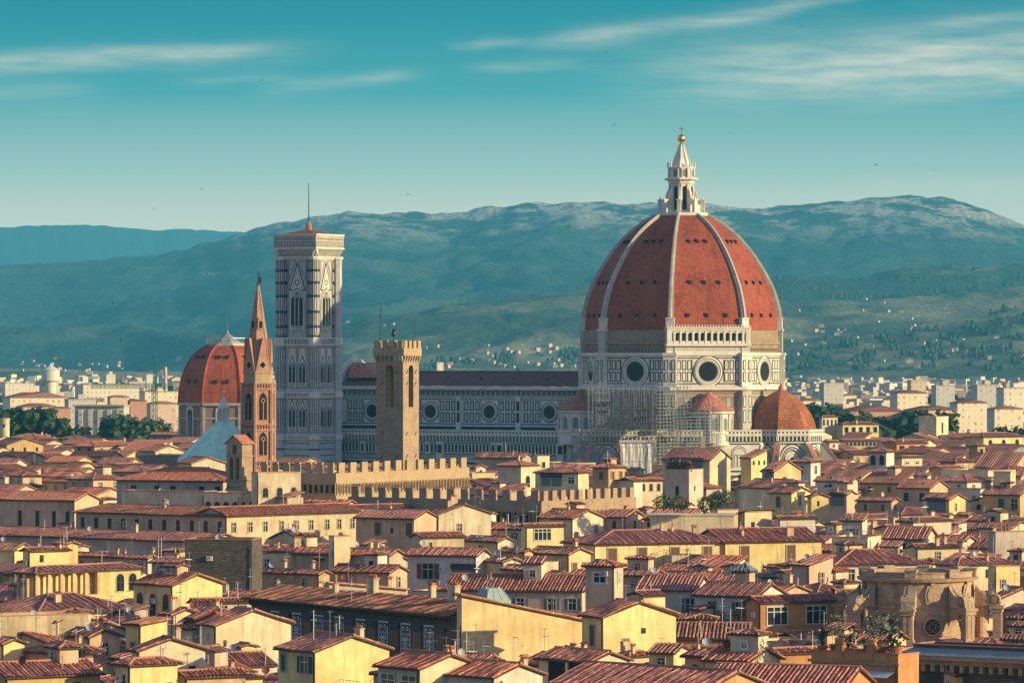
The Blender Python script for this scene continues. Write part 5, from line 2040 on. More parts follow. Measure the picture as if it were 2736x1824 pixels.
def window_mesh(kind, w, h):
    """window at the origin, facing -y, bottom centre at z=0."""
    key = (kind, round(w, 2), round(h, 2))
    if key in WINM:
        return WINM[key]
    mb = MB()
    arch = kind.startswith('arch')
    if kind in ('plain', 'frame', 'shut_brown', 'shut_green', 'open_green', 'open_grey', 'open_brown', 'white'):
        if kind != 'plain':
            t = .16
            fm = 2 if kind == 'white' else 0
            mb.box(-w / 2 - t, w / 2 + t, -.16, 0, h, h + t, fm)
            mb.box(-w / 2 - t - .08, w / 2 + t + .08, -.14, 0, -.14, 0, fm)
            mb.box(-w / 2 - t, -w / 2, -.14, 0, 0, h, fm)
            mb.box(w / 2, w / 2 + t, -.14, 0, 0, h, fm)
        mb.face([(-w / 2, -.02, 0), (w / 2, -.02, 0), (w / 2, -.02, h), (-w / 2, -.02, h)], 1)
        if kind in ('white', 'frame', 'open_green', 'open_grey', 'open_brown', 'plain'):
            b = .045 if kind != 'white' else .07
            bm_ = 2 if kind != 'plain' else 3
            mb.box(-b, b, -.05, -.02, 0, h, bm_)
            mb.box(-w / 2, w / 2, -.05, -.02, h * .62, h * .62 + 2 * b, bm_)
            if kind == 'white':
                for s in (-1, 1):
                    mb.box(s * w / 2 - (2 * b if s > 0 else 0), s * w / 2 + (2 * b if s < 0 else 0), -.06, -.02, 0, h, 2)
                mb.box(-w / 2, w / 2, -.06, -.02, h - 2 * b, h, 2)
                mb.box(-w / 2, w / 2, -.06, -.02, 0, 2 * b, 2)
    elif kind == 'bars':
        mb.face([(-w / 2, -.02, 0), (w / 2, -.02, 0), (w / 2, -.02, h), (-w / 2, -.02, h)], 1)
        for i in range(5):
            x = -w / 2 + w * i / 4
            mb.box(x - .025, x + .025, -.1, -.05, 0, h, 3)
        for i in range(4):
            z = h * i / 3
            mb.box(-w / 2, w / 2, -.1, -.05, z - .02, z + .02, 3)
    elif kind == 'wide':
        mb.box(-w / 2 - .15, w / 2 + .15, -.06, 0, -.15, h + .15, 0)
        mb.face([(-w / 2, -.08, 0), (w / 2, -.08, 0), (w / 2, -.08, h), (-w / 2, -.08, h)], 1)
        n = max(2, int(w / .9))
        for i in range(n + 1):
            x = -w / 2 + w * i / n
            mb.box(x - .06, x + .06, -.13, -.08, 0, h, 2)
        mb.box(-w / 2, w / 2, -.13, -.08, h * .7, h * .7 + .09, 2)
        mb.box(-w / 2, w / 2, -.13, -.08, h - .1, h, 2)
        mb.box(-w / 2, w / 2, -.13, -.08, 0, .1, 2)
    elif kind == 'blind':
        mb.box(-w / 2, w / 2, -.05, 0, 0, h, 4)
        for i in range(int(h / .16)):
            mb.box(-w / 2, w / 2, -.08, -.05, i * .16, i * .16 + .1, 4)
        mb.box(-w / 2 - .1, w / 2 + .1, -.3, 0, h, h + .9, 3)
    else:                                                    # arched
        pts = arch_pts(0, 0, w + .36, h + .18)
        mb.face([(a, -.05, z) for a, z in pts], 0)
        mb.face([(a, -.09, z) for a, z in arch_pts(0, 0, w, h)], 1)
        mb.box(-.04, .04, -.12, -.09, 0, h * .95, 3)
        mb.box(-w / 2, w / 2, -.12, -.09, h * .5, h * .5 + .08, 3)
        mb.box(-w / 2 - .3, w / 2 + .3, -.16, 0, -.14, 0, 0)
    o = mb.build('window', [M['frame_stone'], M['glass_dark'], M['frame_white'], M['metal_dark'], M['shutter_grey']])
    me = o.data
    bpy.data.objects.remove(o)
    WINM[key] = me
    return me


SHUTM = {}


def shutter_mesh(w, h, col):
    key = (round(w, 2), round(h, 2), col)
    if key not in SHUTM:
        mb = MB()
        mb.box(-w / 2, w / 2, -.12, -.07, 0, h)
        for i in range(int(h / .22)):
            mb.face([(-w / 2 + .06, -.125, i * .22 + .04), (w / 2 - .06, -.125, i * .22 + .04), (w / 2 - .06, -.15, i * .22 + .17), (-w / 2 + .06, -.15, i * .22 + .17)])
        mb.box(-.02, .02, -.155, -.12, 0, h)
        o = mb.build('shutter', M['shutter_' + col])
        SHUTM[key] = o.data
        bpy.data.objects.remove(o)
    return SHUTM[key]


def add_window(e, kind, loc, rz, w, h, far=False):
    o = inst('window', window_mesh(kind, w, h), e, loc, rz)
    if far:
        return o
    if kind.startswith('shut_'):
        me = shutter_mesh(w / 2, h, kind[5:])
        for s in (-1, 1):
            inst('shutter', me, o, (s * w / 4, 0, 0))
    elif kind.startswith('open_'):
        me = shutter_mesh(w * .55, h, kind[5:])
        for s in (-1, 1):
            inst('shutter', me, o, (s * w * .78, .06, 0))
    return o


def chimney_mesh(kind):
    mb = MB()
    if kind == 0:
        mb.box(-.32, .32, -.3, .3, -1, 1.2, 0); mb.box(-.4, .4, -.38, .38, 1.2, 1.32, 0)
        for x in (-.3, 0, .3):
            mb.box(x - .06, x + .06, -.25, .25, 1.32, 1.6, 1)
        mb.face([(-.5, -.5, 1.6), (.5, -.5, 1.6), (.5, 0, 1.9), (-.5, 0, 1.9)], 1); mb.face([(-.5, .5, 1.6), (.5, .5, 1.6), (.5, 0, 1.9), (-.5, 0, 1.9)], 1)
    elif kind == 1:
        mb.box(-.7, .7, -.32, .32, -1, 1.5, 0); mb.box(-.8, .8, -.4, .4, 1.5, 1.62, 0)
        for x in (-.55, -.18, .18, .55):
            mb.tube((x, 0, 1.6), (x, 0, 2.0), .15, 6, 1, .12)
    elif kind == 2:
        mb.box(-.25, .25, -.25, .25, -1, .9, 0); mb.tube((0, 0, .9), (0, 0, 1.7), .16, 8, 1); mb.tube((0, 0, 1.7), (0, 0, 1.95), .26, 8, 1, .02)
    else:
        mb.tube((0, 0, -1), (0, 0, 2.2), .10, 6, 2); mb.tube((0, 0, 2.2), (0, 0, 2.4), .18, 6, 2, .03)
    o = mb.build('chimney', [M['stucco_sand'], M['terracotta'], M['metal_light']])
    me = o.data
    bpy.data.objects.remove(o)
    return me


CHIM = [chimney_mesh(k) for k in range(4)]


def antenna_mesh(seed):
    rnd = random.Random(seed)
    mb = MB()
    h = rnd.uniform(2.2, 3.6)
    mb.tube((0, 0, -1), (0, 0, h), .035, 4)
    for z in (h - .15, h - rnd.uniform(.8, 1.2)):
        L = rnd.uniform(.5, .9)
        a = rnd.uniform(0, 3)
        d = Vector((math.cos(a), math.sin(a), 0))
        q = Vector((-d.y, d.x, 0))
        c = Vector((0, 0, z))
        mb.tube(c - d * L * .4, c + d * L, .022, 3)
        for i in range(6):
            p = c - d * L * .4 + d * L * 1.4 * i / 5
            mb.tube(p - q * .3, p + q * .3, .018, 3)
    o = mb.build('antenna', M['metal_light'])
    me = o.data
    bpy.data.objects.remove(o)
    return me


ANT = [antenna_mesh(s) for s in range(4)]


def dish_mesh(col):
    mb = MB()
    prof = [(0, 0), (.2, .02), (.36, .08), (.46, .15)]
    mb.M = Matrix.Rotation(R(72), 4, 'X')
    mb.lathe(prof, 14)
    mb.tube((0, -.4, .1), (0, 0, .55), .02, 4)
    mb.M = None
    mb.tube((0, 0.05, -.9), (0, 0.05, 0), .04, 4)
    o = mb.build('satellite_dish', M[col])
    me = o.data
    bpy.data.objects.remove(o)
    return me


DISH = [dish_mesh('dish_grey'), dish_mesh('dish_red'), dish_mesh('dish_grey')]
mb = MB()
mb.box(-.45, .45, -.18, .18, 0, .7, 0)
wf_ = WF((0, -.18), (1, 0), (0, -1))
wf_.disc(mb, -.12, .36, .25, .01, 14, 1)
wf_.ring(mb, -.12, .36, .14, .06, .02, .02, 10, 0)
o_ = mb.build('air_conditioner', [M['ac_white'], M['metal_dark']])
ACM = o_.data
bpy.data.objects.remove(o_)

HOUSES = []          # (object, name phrase, screen box, depth, centre, radius)


def house(xa, xb, xc, ye, h, a, roof, wall, label, win=None, name='house', cat='house', pitch=.31, dep=None, wid=None, tilem=None, over=.45,
          chim=None, ant=None, group=None, Dk=None, extras=True, quiet=False, seed=None, fill=False, lo=0.0):
    """place a house by the photo columns of its left edge, near corner and right edge and the row of the eave at that corner; h = eave height (m)."""
    sd = int(xa * 7 + xb * 13 + ye * 3) if seed is None else seed
    rnd = random.Random(sd)
    D = (H - h) * F / (ye - HY)
    ar = R(a)
    pc = P(xb, ye, D)
    t1 = Vector((-math.cos(ar), -math.sin(ar), 0))
    t2 = Vector((-math.sin(ar), math.cos(ar), 0))

    def ln(t, px):
        u = (px - CX) / F
        d = t.x - u * t.y
        return (u * pc.y - pc.x) / d if abs(d) > .02 else 8.0
    L1 = wid if wid else max(2.2, min(70, ln(t1, xa)))
    L2 = dep if dep else max(2.2, min(60, ln(t2, xc)))
    if roof == 'sb':
        h -= pitch * L2
    elif roof == 'sl':
        h -= pitch * L1
    c = pc + t1 * (L1 / 2) + t2 * (L2 / 2)
    hx, hy = L1 / 2, L2 / 2
    e = empty(name, (c.x, c.y, 0), ar, label, cat, group)
    far = D > 1150
    per = max(.50, D * .0006)
    amp = .20 if D < 900 else .22
    # walls -----------------------------------------------------------
    mb = MB()
    mb.prism([(-hx, -hy), (hx, -hy), (hx, hy), (-hx, hy)], lo, h, 0, top=(roof == 'flat'), mtop=0)
    if roof == 'gl':
        zr = h + pitch * hy
        for x in (-hx, hx):
            mb.face([(x, -hy, h), (x, hy, h), (x, 0, zr)])
    elif roof == 'gr':
        zr = h + pitch * hx
        for y in (-hy, hy):
            mb.face([(-hx, y, h), (hx, y, h), (0, y, zr)])
    elif roof in ('sf', 'sb'):
        zr = h + pitch * 2 * hy
        yh = hy if roof == 'sf' else -hy
        for x in (-hx, hx):
            mb.face([(x, -yh, h), (x, yh, h), (x, yh, zr)])
        mb.face([(-hx, yh, h), (hx, yh, h), (hx, yh, zr), (-hx, yh, zr)])
    elif roof in ('sr', 'sl'):
        zr = h + pitch * 2 * hx
        xh = -hx if roof == 'sr' else hx
        for y in (-hy, hy):
            mb.face([(-xh, y, h), (xh, y, h), (xh, y, zr)])
        mb.face([(xh, -hy, h), (xh, hy, h), (xh, hy, zr), (xh, -hy, zr)])
    if roof == 'flat':
        t = .25
        for q in ((-hx, hx, -hy, -hy + t), (-hx, hx, hy - t, hy), (-hx, -hx + t, -hy + t, hy - t), (hx - t, hx, -hy + t, hy - t)):
            mb.box(*q, h, h + .75, 0)
    wm = wall if wall in MATS else 'stucco_' + wall
    mb.build('wall', M[wm], e)
    # roof --------------------------------------------------------------
    if roof != 'flat':
        rows = 6 if D < 720 else (4 if D < 1000 else 1)
        if D > 1500:
            per, amp, rows = .9, .16, 1
        rm = roof_mesh(hx, hy, h, roof, pitch, over, per, amp, rows, rnd)
        tm = tilem or rnd.choice(['tile_red', 'tile_brown', 'tile_red', 'tile_mottled', 'tile_bright'])
        ro = rm.build('roof', [M[tm], M['eave_wood'], M['ridge_tile'], M['tile_channel_shade']], e)
    else:
        rm = MB()
        for q in ((-hx - .12, hx + .12, -hy - .12, -hy + .3), (-hx - .12, hx + .12, hy - .3, hy + .12), (-hx - .12, -hx + .3, -hy + .3, hy - .3), (hx - .3, hx + .12, -hy + .3, hy - .3)):
            rm.box(*q, h + .75, h + .87)
        ro = rm.build('coping', M['ridge_tile'], e)

    def rz_at(x, y):
        if roof == 'gl':
            return h + pitch * (hy - abs(y))
        if roof == 'gr':
            return h + pitch * (hx - abs(x))
        if roof == 'hip':
            return h + pitch * min(hx - abs(x), hy - abs(y))
        if roof == 'sf':
            return h + pitch * (y + hy)
        if roof == 'sb':
            return h + pitch * (hy - y)
        if roof == 'sr':
            return h + pitch * (hx - x)
        if roof == 'sl':
            return h + pitch * (x + hx)
        return h
    # windows -----------------------------------------------------------
    if win:
        for spec in (win if isinstance(win, list) else [win]):
            face, n, kind, dz, w, wh = spec[:6]
            L, off = (L1, -hy) if face == 'f' else (L2, hx)
            poss = spec[6] if len(spec) > 6 else [(i + .5) / n for i in range(n)]
            for f_ in poss:
                s = (f_ - .5) * L
                if face == 'f':
                    add_window(e, kind, (s, -hy, h - dz - wh), 0, w, wh, far)
                else:
                    add_window(e, kind, (hx, s, h - dz - wh), R(90), w, wh, far)
    elif not quiet:
        wk = rnd.choice(['frame', 'plain', 'shut_brown', 'frame', 'open_green', 'white'])
        w_, wh = rnd.choice(((.85, 1.4), (.95, 1.6), (.7, 1.1)))
        for face, L in (('f', L1), ('r', L2)):
            n = int(L / rnd.uniform(3.2, 5))
            if face == 'r' and rnd.random() < .45:
                n = min(n, 1)
            for i in range(min(n, 6)):
                s = (i + .5 - n / 2) * L / n
                for dz in ((.9, 4.3) if D < 900 else (.9,)):
                    if face == 'f':
                        add_window(e, wk, (s, -hy, h - dz - wh), 0, w_, wh, far)
                    else:
                        add_window(e, wk, (hx, s, h - dz - wh), R(90), w_, wh, far)
    # roof clutter --------------------------------------------------------
    if extras:
        nc = chim if chim is not None else (rnd.choice((0, 1, 1, 2)) if D < 1300 else rnd.choice((0, 0, 1)))
        for i in range(nc):
            x, y = rnd.uniform(-.75, .75) * hx, rnd.uniform(-.6, .9) * hy
            inst('chimney', rnd.choice(CHIM), ro, (x, y, rz_at(x, y)), rnd.choice((0, R(90))), rnd.uniform(.65, 1.0))
        na = ant if ant is not None else (rnd.choice((0, 1, 2, 3)) if D < 1150 else 0)
        for i in range(na):
            x, y = rnd.uniform(-.85, .85) * hx, rnd.uniform(-.6, .9) * hy
            inst('antenna', rnd.choice(ANT), ro, (x, y, rz_at(x, y)), rnd.uniform(0, 6))
        if D < 1000 and rnd.random() < .45:
            x, y = rnd.uniform(-.8, .8) * hx, rnd.uniform(-.8, .2) * hy
            inst('satellite_dish', rnd.choice(DISH), ro, (x, y, rz_at(x, y) + .9), R(rnd.uniform(-20, 40)) - ar, 1.1)
        if D < 1000 and rnd.random() < .45:
            inst('air_conditioner', ACM, e, (rnd.uniform(-.6, .6) * hx, -hy - .2, h - 1.4 - rnd.uniform(0, 1.5)), 0)
        if D < 1200 and not quiet:                       # later additions: a room on the roof, a lower wing
            if rnd.random() < .38 and min(hx, hy) > 2.2 and roof != 'flat':
                ax, ay, ah = rnd.uniform(1.0, 1.9), rnd.uniform(1.0, 1.7), rnd.uniform(1.2, 2.2)
                x, y = rnd.uniform(-.6, .5) * hx, rnd.uniform(-.2, .6) * hy
                zb = rz_at(x, y)
                q = MB()
                q.prism([(-ax, -ay), (ax, -ay), (ax, ay), (-ax, ay)], -2.5, ah, 0, True)
                rr_ = q.build('roof_room', M['stucco_' + rnd.choice(('cream', 'tan', 'white', 'lemon', 'sand', 'grey'))], e, loc=(x, y, zb))
                q = roof_mesh(ax, ay, ah, rnd.choice(('sf', 'hip', 'gl', 'gr')), .25, .3, per, amp * .8, 1, rnd)
                q.build('roof', [M[rnd.choice(('tile_red', 'tile_brown', 'tile_mottled'))], M['eave_wood'], M['ridge_tile'], M['tile_channel_shade']], rr_)
                add_window(rr_, rnd.choice(('plain', 'white', 'frame')), (0, -ay, .15), 0, .8, .9, True)
            if rnd.random() < (.75 if fill else .5):
                side = rnd.choice('flrb') if fill else rnd.choice('lbr')
                aw, ad, ah = rnd.uniform(1.5, 2.8), rnd.uniform(1.4, 2.4), h * rnd.uniform(.72, .93)
                x, y = {'f': (rnd.uniform(-.5, .5) * hx, -hy - ad), 'b': (rnd.uniform(-.5, .5) * hx, hy + ad), 'l': (-hx - aw, rnd.uniform(-.5, .5) * hy), 'r': (hx + aw, rnd.uniform(-.5, .6) * hy)}[side]
                q = MB()
                q.prism([(-aw, -ad), (aw, -ad), (aw, ad), (-aw, ad)], 0, ah, 0, True)
                an_ = q.build('annex', M['stucco_' + rnd.choice(('cream', 'tan', 'white', 'ochre', 'sand', 'stain', 'pink'))], e, loc=(x, y, 0))
                at_ = rnd.choice(('sf', 'hip', 'gl', 'gr', 'flat'))
                if at_ != 'flat':
                    q = roof_mesh(aw, ad, ah, at_, .27, .35, per, amp, 2, rnd)
                    q.build('roof', [M[rnd.choice(('tile_red', 'tile_brown', 'tile_mottled', 'tile_bright'))], M['eave_wood'], M['ridge_tile'], M['tile_channel_shade']], an_)
                else:
                    q = MB()
                    for k_ in range(7):
                        for s_ in (-1, 1):
                            q.tube((-aw + 2 * aw * k_ / 6, s_ * ad, ah), (-aw + 2 * aw * k_ / 6, s_ * ad, ah + .95), .03, 3)
                    for s_ in (-1, 1):
                        q.tube((-aw, s_ * ad, ah + .95), (aw, s_ * ad, ah + .95), .035, 3)
                    q.build('railing', M['metal_dark'], an_)
                if side in 'fl':
                    add_window(an_, rnd.choice(('plain', 'frame', 'bars')), (0, -ad, ah - 2.0), 0, .8, 1.2, True)
            if rnd.random() < .3 and roof in ('gl', 'hip', 'sf'):
                x, y = rnd.uniform(-.5, .5) * hx, -hy * rnd.uniform(.35, .6)
                q = MB()
                q.face([(-.5, -.6, -.6 * pitch + .16), (.5, -.6, -.6 * pitch + .16), (.5, .6, .6 * pitch + .16), (-.5, .6, .6 * pitch + .16)], 0)
                for s_ in (-.5, .5):
                    q.tube((s_, -.6, -.6 * pitch + .17), (s_, .6, .6 * pitch + .17), .05, 4, 1)
                q.tube((-.5, -.6, -.6 * pitch + .17), (.5, -.6, -.6 * pitch + .17), .05, 4, 1)
                q.tube((-.5, .6, .6 * pitch + .17), (.5, .6, .6 * pitch + .17), .05, 4, 1)
                q.build('skylight', [M['glass_dark'], M['metal_light']], ro, loc=(x, y, rz_at(x, y) + .1))
        if D < 1000:                                     # rainwater pipe on the near corner
            q = MB()
            q.tube((hx - .25, -hy - .08, lo), (hx - .25, -hy - .08, h - .1), .06, 5)
            q.build('drainpipe', M['metal_dark'], e)
    HOUSES.append((e, label, (xa, xc, ye), D, c, math.hypot(hx, hy), (hx, hy, ar)))
    return e, hx, hy, D, ro


def hpt(hh, x, y, z):
    """house local point to world"""
    e = hh[0]
    return Matrix.Translation(e.location) @ Matrix.Rotation(e.rotation_euler[2], 4, 'Z') @ Vector((x, y, z))

# ================================================================ houses seen in the photograph, roughly front to back
# palace roof
rnd = random.Random(11)
pal_, L1_, DP_ = PAL
q = MB()
X, Y = Vector((1, 0, 0)), Vector((0, 1, 0))
o_ = 1.4
tiles(q, Vector((-L1_ - .5, -o_, 18.0 - .24 * o_)), X, L1_ - .8, Y, DP_ * .45 + o_, .24, 0, 0, .42, .18, 9, rnd)
tiles(q, Vector((-1.3, DP_ * .45 + 3.0, 18.0 + .24 * (DP_ * .45 - 3))), -X, L1_ - .8, -Y, 3.0, .24, 0, 0, .38, .14, 2, rnd)
pr_ = q.build('roof', [M['tile_mottled'], M['eave_wood'], M['ridge_tile'], M['tile_channel_shade']], pal_)
for x, y, k in ((-9, 4.6, 1), (-15, 5.0, 0), (-30, 5.0, 1), (-38, 4, 2)):
    inst('chimney', CHIM[k], pr_, (x, y, 18 + .24 * y), 0, 1.3)
for x, y in ((-36, 1), (-32.5, .8), (-28, .5), (-24, .6)):
    inst('antenna', ANT[int(-x) % 4], pr_, (x, y, 18 + .24 * y), x)
q = MB()                                                  # glazed roof lantern
q.box(-7.5, -3.7, 6.3, 10.1, 17.5, 18.7, 1)
q.lathe([(2.6, 18.7), (2.6, 19.2), (1.3, 20.9), (0, 20.9)], 4, (-5.6, 8.2), 45)
for k in range(4):
    for f_ in (0, .33, .66):
        a0, a1 = R(45 + 90 * k), R(135 + 90 * k)
        A = Vector((math.cos(a0), math.sin(a0), 0)).lerp(Vector((math.cos(a1), math.sin(a1), 0)), f_)
        q.tube((-5.6 + A.x * 2.6, 8.2 + A.y * 2.6, 19.25), (-5.6 + A.x * 1.3, 8.2 + A.y * 1.3, 20.95), .05, 4, 1)
q.build('skylight', [M['copper_green'], M['metal_light']], pr_)

W_ = 'frame'
house(1225, 1234, 1558, 1589, 20.52, -57, 'sb', 'yellow', 'tall plain yellow gable wall closing the right end of the dark painted palace', [('r', 1, 'plain', 3, .1, .1)], pitch=.2, wid=1.2, chim=0, ant=2, quiet=True)
# --- front row
h1 = house(744, 842, 1040, 1738, 18, -55, 'gl', 'lemon', 'bright yellow gabled house with teal shutters, in front of the painted palace', [('f', 1, 'open_green', .7, 1.5, 1.9, [.72]), ('f', 1, 'shut_green', .7, .9, 1.9, [.15]), ('r', 2, 'plain', 6.2, 1.1, 2.2, [.38, .66])], tilem='tile_red', chim=2, ant=3)
house(1010, 1122, 1285, 1784, 17.3, -50, 'gl', 'cream', 'cream house with a smooth broad tiled roof in front of the tall yellow wall', [('f', 2, 'wide', .8, 2.4, 2.6), ('r', 1, 'bars', 1.0, .9, .8, [.75])], tilem='tile_bright', chim=2)
house(1105, 1320, 1450, 1806, 16.6, -45, 'gl', 'white', 'wide tiled house with a white side wall, left of the loggia house', [('r', 1, 'plain', 1.5, .8, 1.2)], tilem='tile_bright')
h2 = house(1440, 1577, 1678, 1765, 17, -48, 'gl', 'cream', 'cream house with a deep dark loggia and railing under its tiled roof', quiet=True, tilem='tile_bright', chim=1, ant=0)
house(1655, 1682, 1742, 1750, 15, -50, 'hip', 'cream', 'small cream house with a hipped roof tucked against the big yellow gable', [('r', 1, 'plain', 1, .6, .6)], ant=0)
house(1555, 1612, 1806, 1646, 18.6, -58, 'gl', 'lemon', 'large bright yellow house with a blank gable wall and one small vent', [('f', 1, 'shut_brown', 1.2, 1.0, 2.6), ('r', 1, 'plain', 1.6, .7, .7, [.55])], chim=1, ant=2)
house(1480, 1875, 2060, 1846, 16.5, -42, 'gl', 'ochre', 'front roof of coppery tiles running off the bottom edge, right of centre', tilem='tile_red', chim=0, ant=0, quiet=True)
house(1880, 2250, 2330, 1838, 16.4, -20, 'gl', 'orange', 'front roof of dark red tiles at the bottom edge below the orange terrace house', tilem='tile_red', chim=0, ant=0, quiet=True)
house(1830, 1886, 1945, 1752, 16, -40, 'gl', 'tan', 'tan house with an arched window and dark roof beside the low yellow house', [('f', 1, 'arch', 1.0, 1.3, 2.4)], tilem='tile_brown')
house(1885, 1998, 2085, 1765, 16.5, -32, 'gl', 'yellow', 'low pale yellow house with two arched windows under a bright tiled roof', [('f', 2, 'arch', 1.2, 1.2, 2.0)], tilem='tile_bright', chim=0)
house(2060, 2084, 2292, 1742, 16, -62, 'gr', 'orange', 'orange walled house with a sloping parapet below the plant terrace', [('r', 1, 'shut_grey', 3.2, 1.2, 1.1, [.25])], tilem='tile_red')
h3 = house(2168, 2400, 2455, 1766, 16.8, -40, 'flat', 'orange', 'house with a roof terrace crowded with potted plants, lower right', [('f', 1, 'shut_brown', 2.2, 1.0, 2.2, [.45])], chim=0, ant=0, seed=5)
house(1995, 2032, 2232, 1607, 17, -62, 'gr', 'orange', 'orange house with two large white-framed windows, left of the round stone drum', [('r', 2, 'wide', .7, 3.3, 2.6, [.22, .74])], tilem='tile_brown')
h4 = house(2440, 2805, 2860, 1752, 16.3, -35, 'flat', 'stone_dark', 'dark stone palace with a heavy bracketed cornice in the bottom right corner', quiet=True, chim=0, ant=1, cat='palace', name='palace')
house(-60, 20, 268, 1806, 16, -58, 'gr', 'ochre', 'house with a striped sunlit roof in the bottom left corner', tilem='tile_red', chim=2, ant=0)
house(310, 348, 474, 1774, 17.2, -52, 'hip', 'lemon', 'pale yellow house with a neat hipped roof and barred window at the bottom left', [('r', 1, 'bars', 2.2, 1.0, 1.2, [.8]), ('f', 1, 'plain', 1.2, .8, 1.4)], tilem='tile_bright', chim=1)
house(352, 372, 548, 1736, 17.4, -62, 'gl', 'cream', 'cream house with a broad low gable behind the hipped yellow house', [('r', 1, 'bars', 2.0, .8, 1.5, [.8])])
house(470, 500, 655, 1806, 15.6, -60, 'gr', 'tan', 'low house with a fresh red roof below the plant balcony at the bottom left', tilem='tile_bright', ant=0)
h5 = house(336, 376, 447, 1668, 18.2, -48, 'sf', 'lemon', 'little pale yellow roof room with a flat tiled lid', [('f', 1, 'shut_brown', 2.2, .7, 1.2)], pitch=.12, chim=0)
h6 = house(532, 577, 778, 1668, 17, -56, 'gl', 'cream', 'tall cream house with streaked side walls and one barred window', [('r', 1, 'bars', 3.2, 1.3, 1.6, [.45]), ('r', 1, 'plain', 2.0, .5, .8, [.12])], chim=2)
house(470, 520, 640, 1648, 17.6, -52, 'gl', 'red', 'house with a red painted parapet between two tiled slopes', quiet=True, chim=2, ant=1)
house(438, 462, 532, 1640, 18, -50, 'gl', 'cream', 'narrow cream house with a tall chimney stack beside the red parapet', [('r', 1, 'plain', 1, .7, 1)], chim=1)
house(512, 522, 674, 1608, 16.4, -66, 'gr', 'cream', 'house showing a wide diagonal tile field behind the red parapet', [('r', 3, 'frame', .6, .9, 1.2)], tilem='tile_red')
h7 = house(357, 461, 594, 1562, 17.8, -47, 'gl', 'lemon', 'yellow gabled house with arched windows on its shaded side, left foreground', [('f', 3, 'arch', 1.4, 1.3, 3.2)], tilem='tile_bright', ant=2)
h8 = house(44, 95, 376, 1529, 18.5, -42, 'hip', 'yellow', 'long cream house with an open columned loggia under its tiled roof, far left', quiet=True, tilem='tile_red', chim=1, ant=0, lo=0)
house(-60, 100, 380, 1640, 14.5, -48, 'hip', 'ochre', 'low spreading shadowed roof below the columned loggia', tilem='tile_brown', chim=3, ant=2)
house(-80, -30, 235, 1662, 16.2, -62, 'flat', 'stain', 'long stained cream parapet wall at the left edge', [('r', 3, 'plain', 3.4, 2.2, .6)], chim=0, ant=0)
house(-90, 10, 66, 1718, 15.5, -45, 'gl', 'lemon', 'yellow gable end at the left edge below the stained wall', quiet=True)
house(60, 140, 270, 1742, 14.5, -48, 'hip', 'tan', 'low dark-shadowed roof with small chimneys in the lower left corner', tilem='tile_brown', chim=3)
house(170, 240, 320, 1700, 15, -45, 'gl', 'tan', 'small house with a rippled shadowed roof left of the pale yellow roof room', tilem='tile_mottled', chim=2)
house(61, 80, 184, 1470, 18.5, -52, 'gr', 'lemon', 'yellow house with a striped roof just above the columned loggia', [('r', 1, 'plain', .8, .8, 1.2, [.3])], tilem='tile_red', chim=3)
house(150, 180, 207, 1452, 18.5, -50, 'gl', 'lemon', 'small lit yellow end wall right of the striped roof at the left', quiet=True)
house(200, 395, 420, 1490, 16.2, -40, 'gl', 'grey', 'broad striped roof with two skylights behind the columned loggia', tilem='tile_red', chim=2, ant=2)
house(405, 495, 512, 1502, 17, -30, 'gl', 'grey', 'small roof with a shaded balcony left of the ivy-dark stone tower', [('f', 2, 'frame', .8, 1.0, 1.8)], tilem='tile_red')
h9 = house(494, 673, 683, 1455, 22, -8, 'flat', 'stone_dark', 'square dark stone tower stump with a tiled coping, left of centre', quiet=True, chim=0, ant=2, name='tower_house', cat='tower', dep=8)
house(560, 674, 700, 1590, 15.2, -28, 'gl', 'tan', 'slanting red roof with a white dish below the dark stone tower stump', tilem='tile_red')
# --- second row, left
house(-60, 199, 264, 1336, 21.6, -28, 'gl', 'tan', 'long tan building with tall narrow windows at the left edge', [('f', 4, 'plain', 2.2, .9, 3.2, [.44, .62, .79, .93])], tilem='tile_bright', chim=0, ant=0)
house(203, 606, 640, 1377, 20.3, -37, 'hip', 'tan', 'long tan wing with a row of eleven dark windows', [('f', 11, 'plain', 1.1, .95, 2.2)], dep=9, tilem='tile_mottled', chim=1, ant=0)
house(560, 606, 966, 1377, 20.3, -46, 'gr', 'cream', 'long sunlit cream wing with small square-paned windows', [('r', 9, 'frame', 1.4, .9, 1.8, [.05, .17, .28, .40, .51, .62, .74, .83, .93])], wid=9, tilem='tile_bright', chim=0, ant=2)
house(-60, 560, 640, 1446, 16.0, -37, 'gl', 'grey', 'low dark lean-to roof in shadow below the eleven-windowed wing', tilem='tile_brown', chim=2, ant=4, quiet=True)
house(312, 596, 612, 1284, 23.6, -22, 'hip', 'grey', 'church hall with a big rough red roof and deep windows, left of the bell gable', [('f', 5, 'plain', 1.2, 1.3, 2.4, [.16, .38, .53, .80, .95])], tilem='tile_bright', chim=0, ant=0, dep=16)
house(325, 545, 560, 1322, 21.0, -22, 'flat', 'cream', 'plain plastered lower hall under the rough red church roof', quiet=True, chim=0, ant=0, dep=6)
house(545, 640, 700, 1326, 20.9, -28, 'flat', 'cream', 'terrace with round arches and stone posts at the foot of the bell gable', [('f', 4, 'arch', 1.2, 1.3, 1.9), ('r', 3, 'arch', 1.2, 1.3, 1.9)], chim=0, ant=0)
house(672, 690, 816, 1272, 25.3, -60, 'flat', 'stain', 'stained concrete roof block left of the fortress corner', [('r', 3, 'arch', 2.4, 1.2, 2.0)], chim=0, ant=0, dep=10)
house(198, 252, 369, 1191, 20, -31, 'hip', 'stone_tan', 'squarish tan stone house with a hipped red roof and few windows, far left', [('f', 2, 'plain', .7, 1.2, 2.8), ('r', 4, 'plain', .8, .9, 2.2, [.17, .45, .57, .58])], tilem='tile_bright', chim=1)
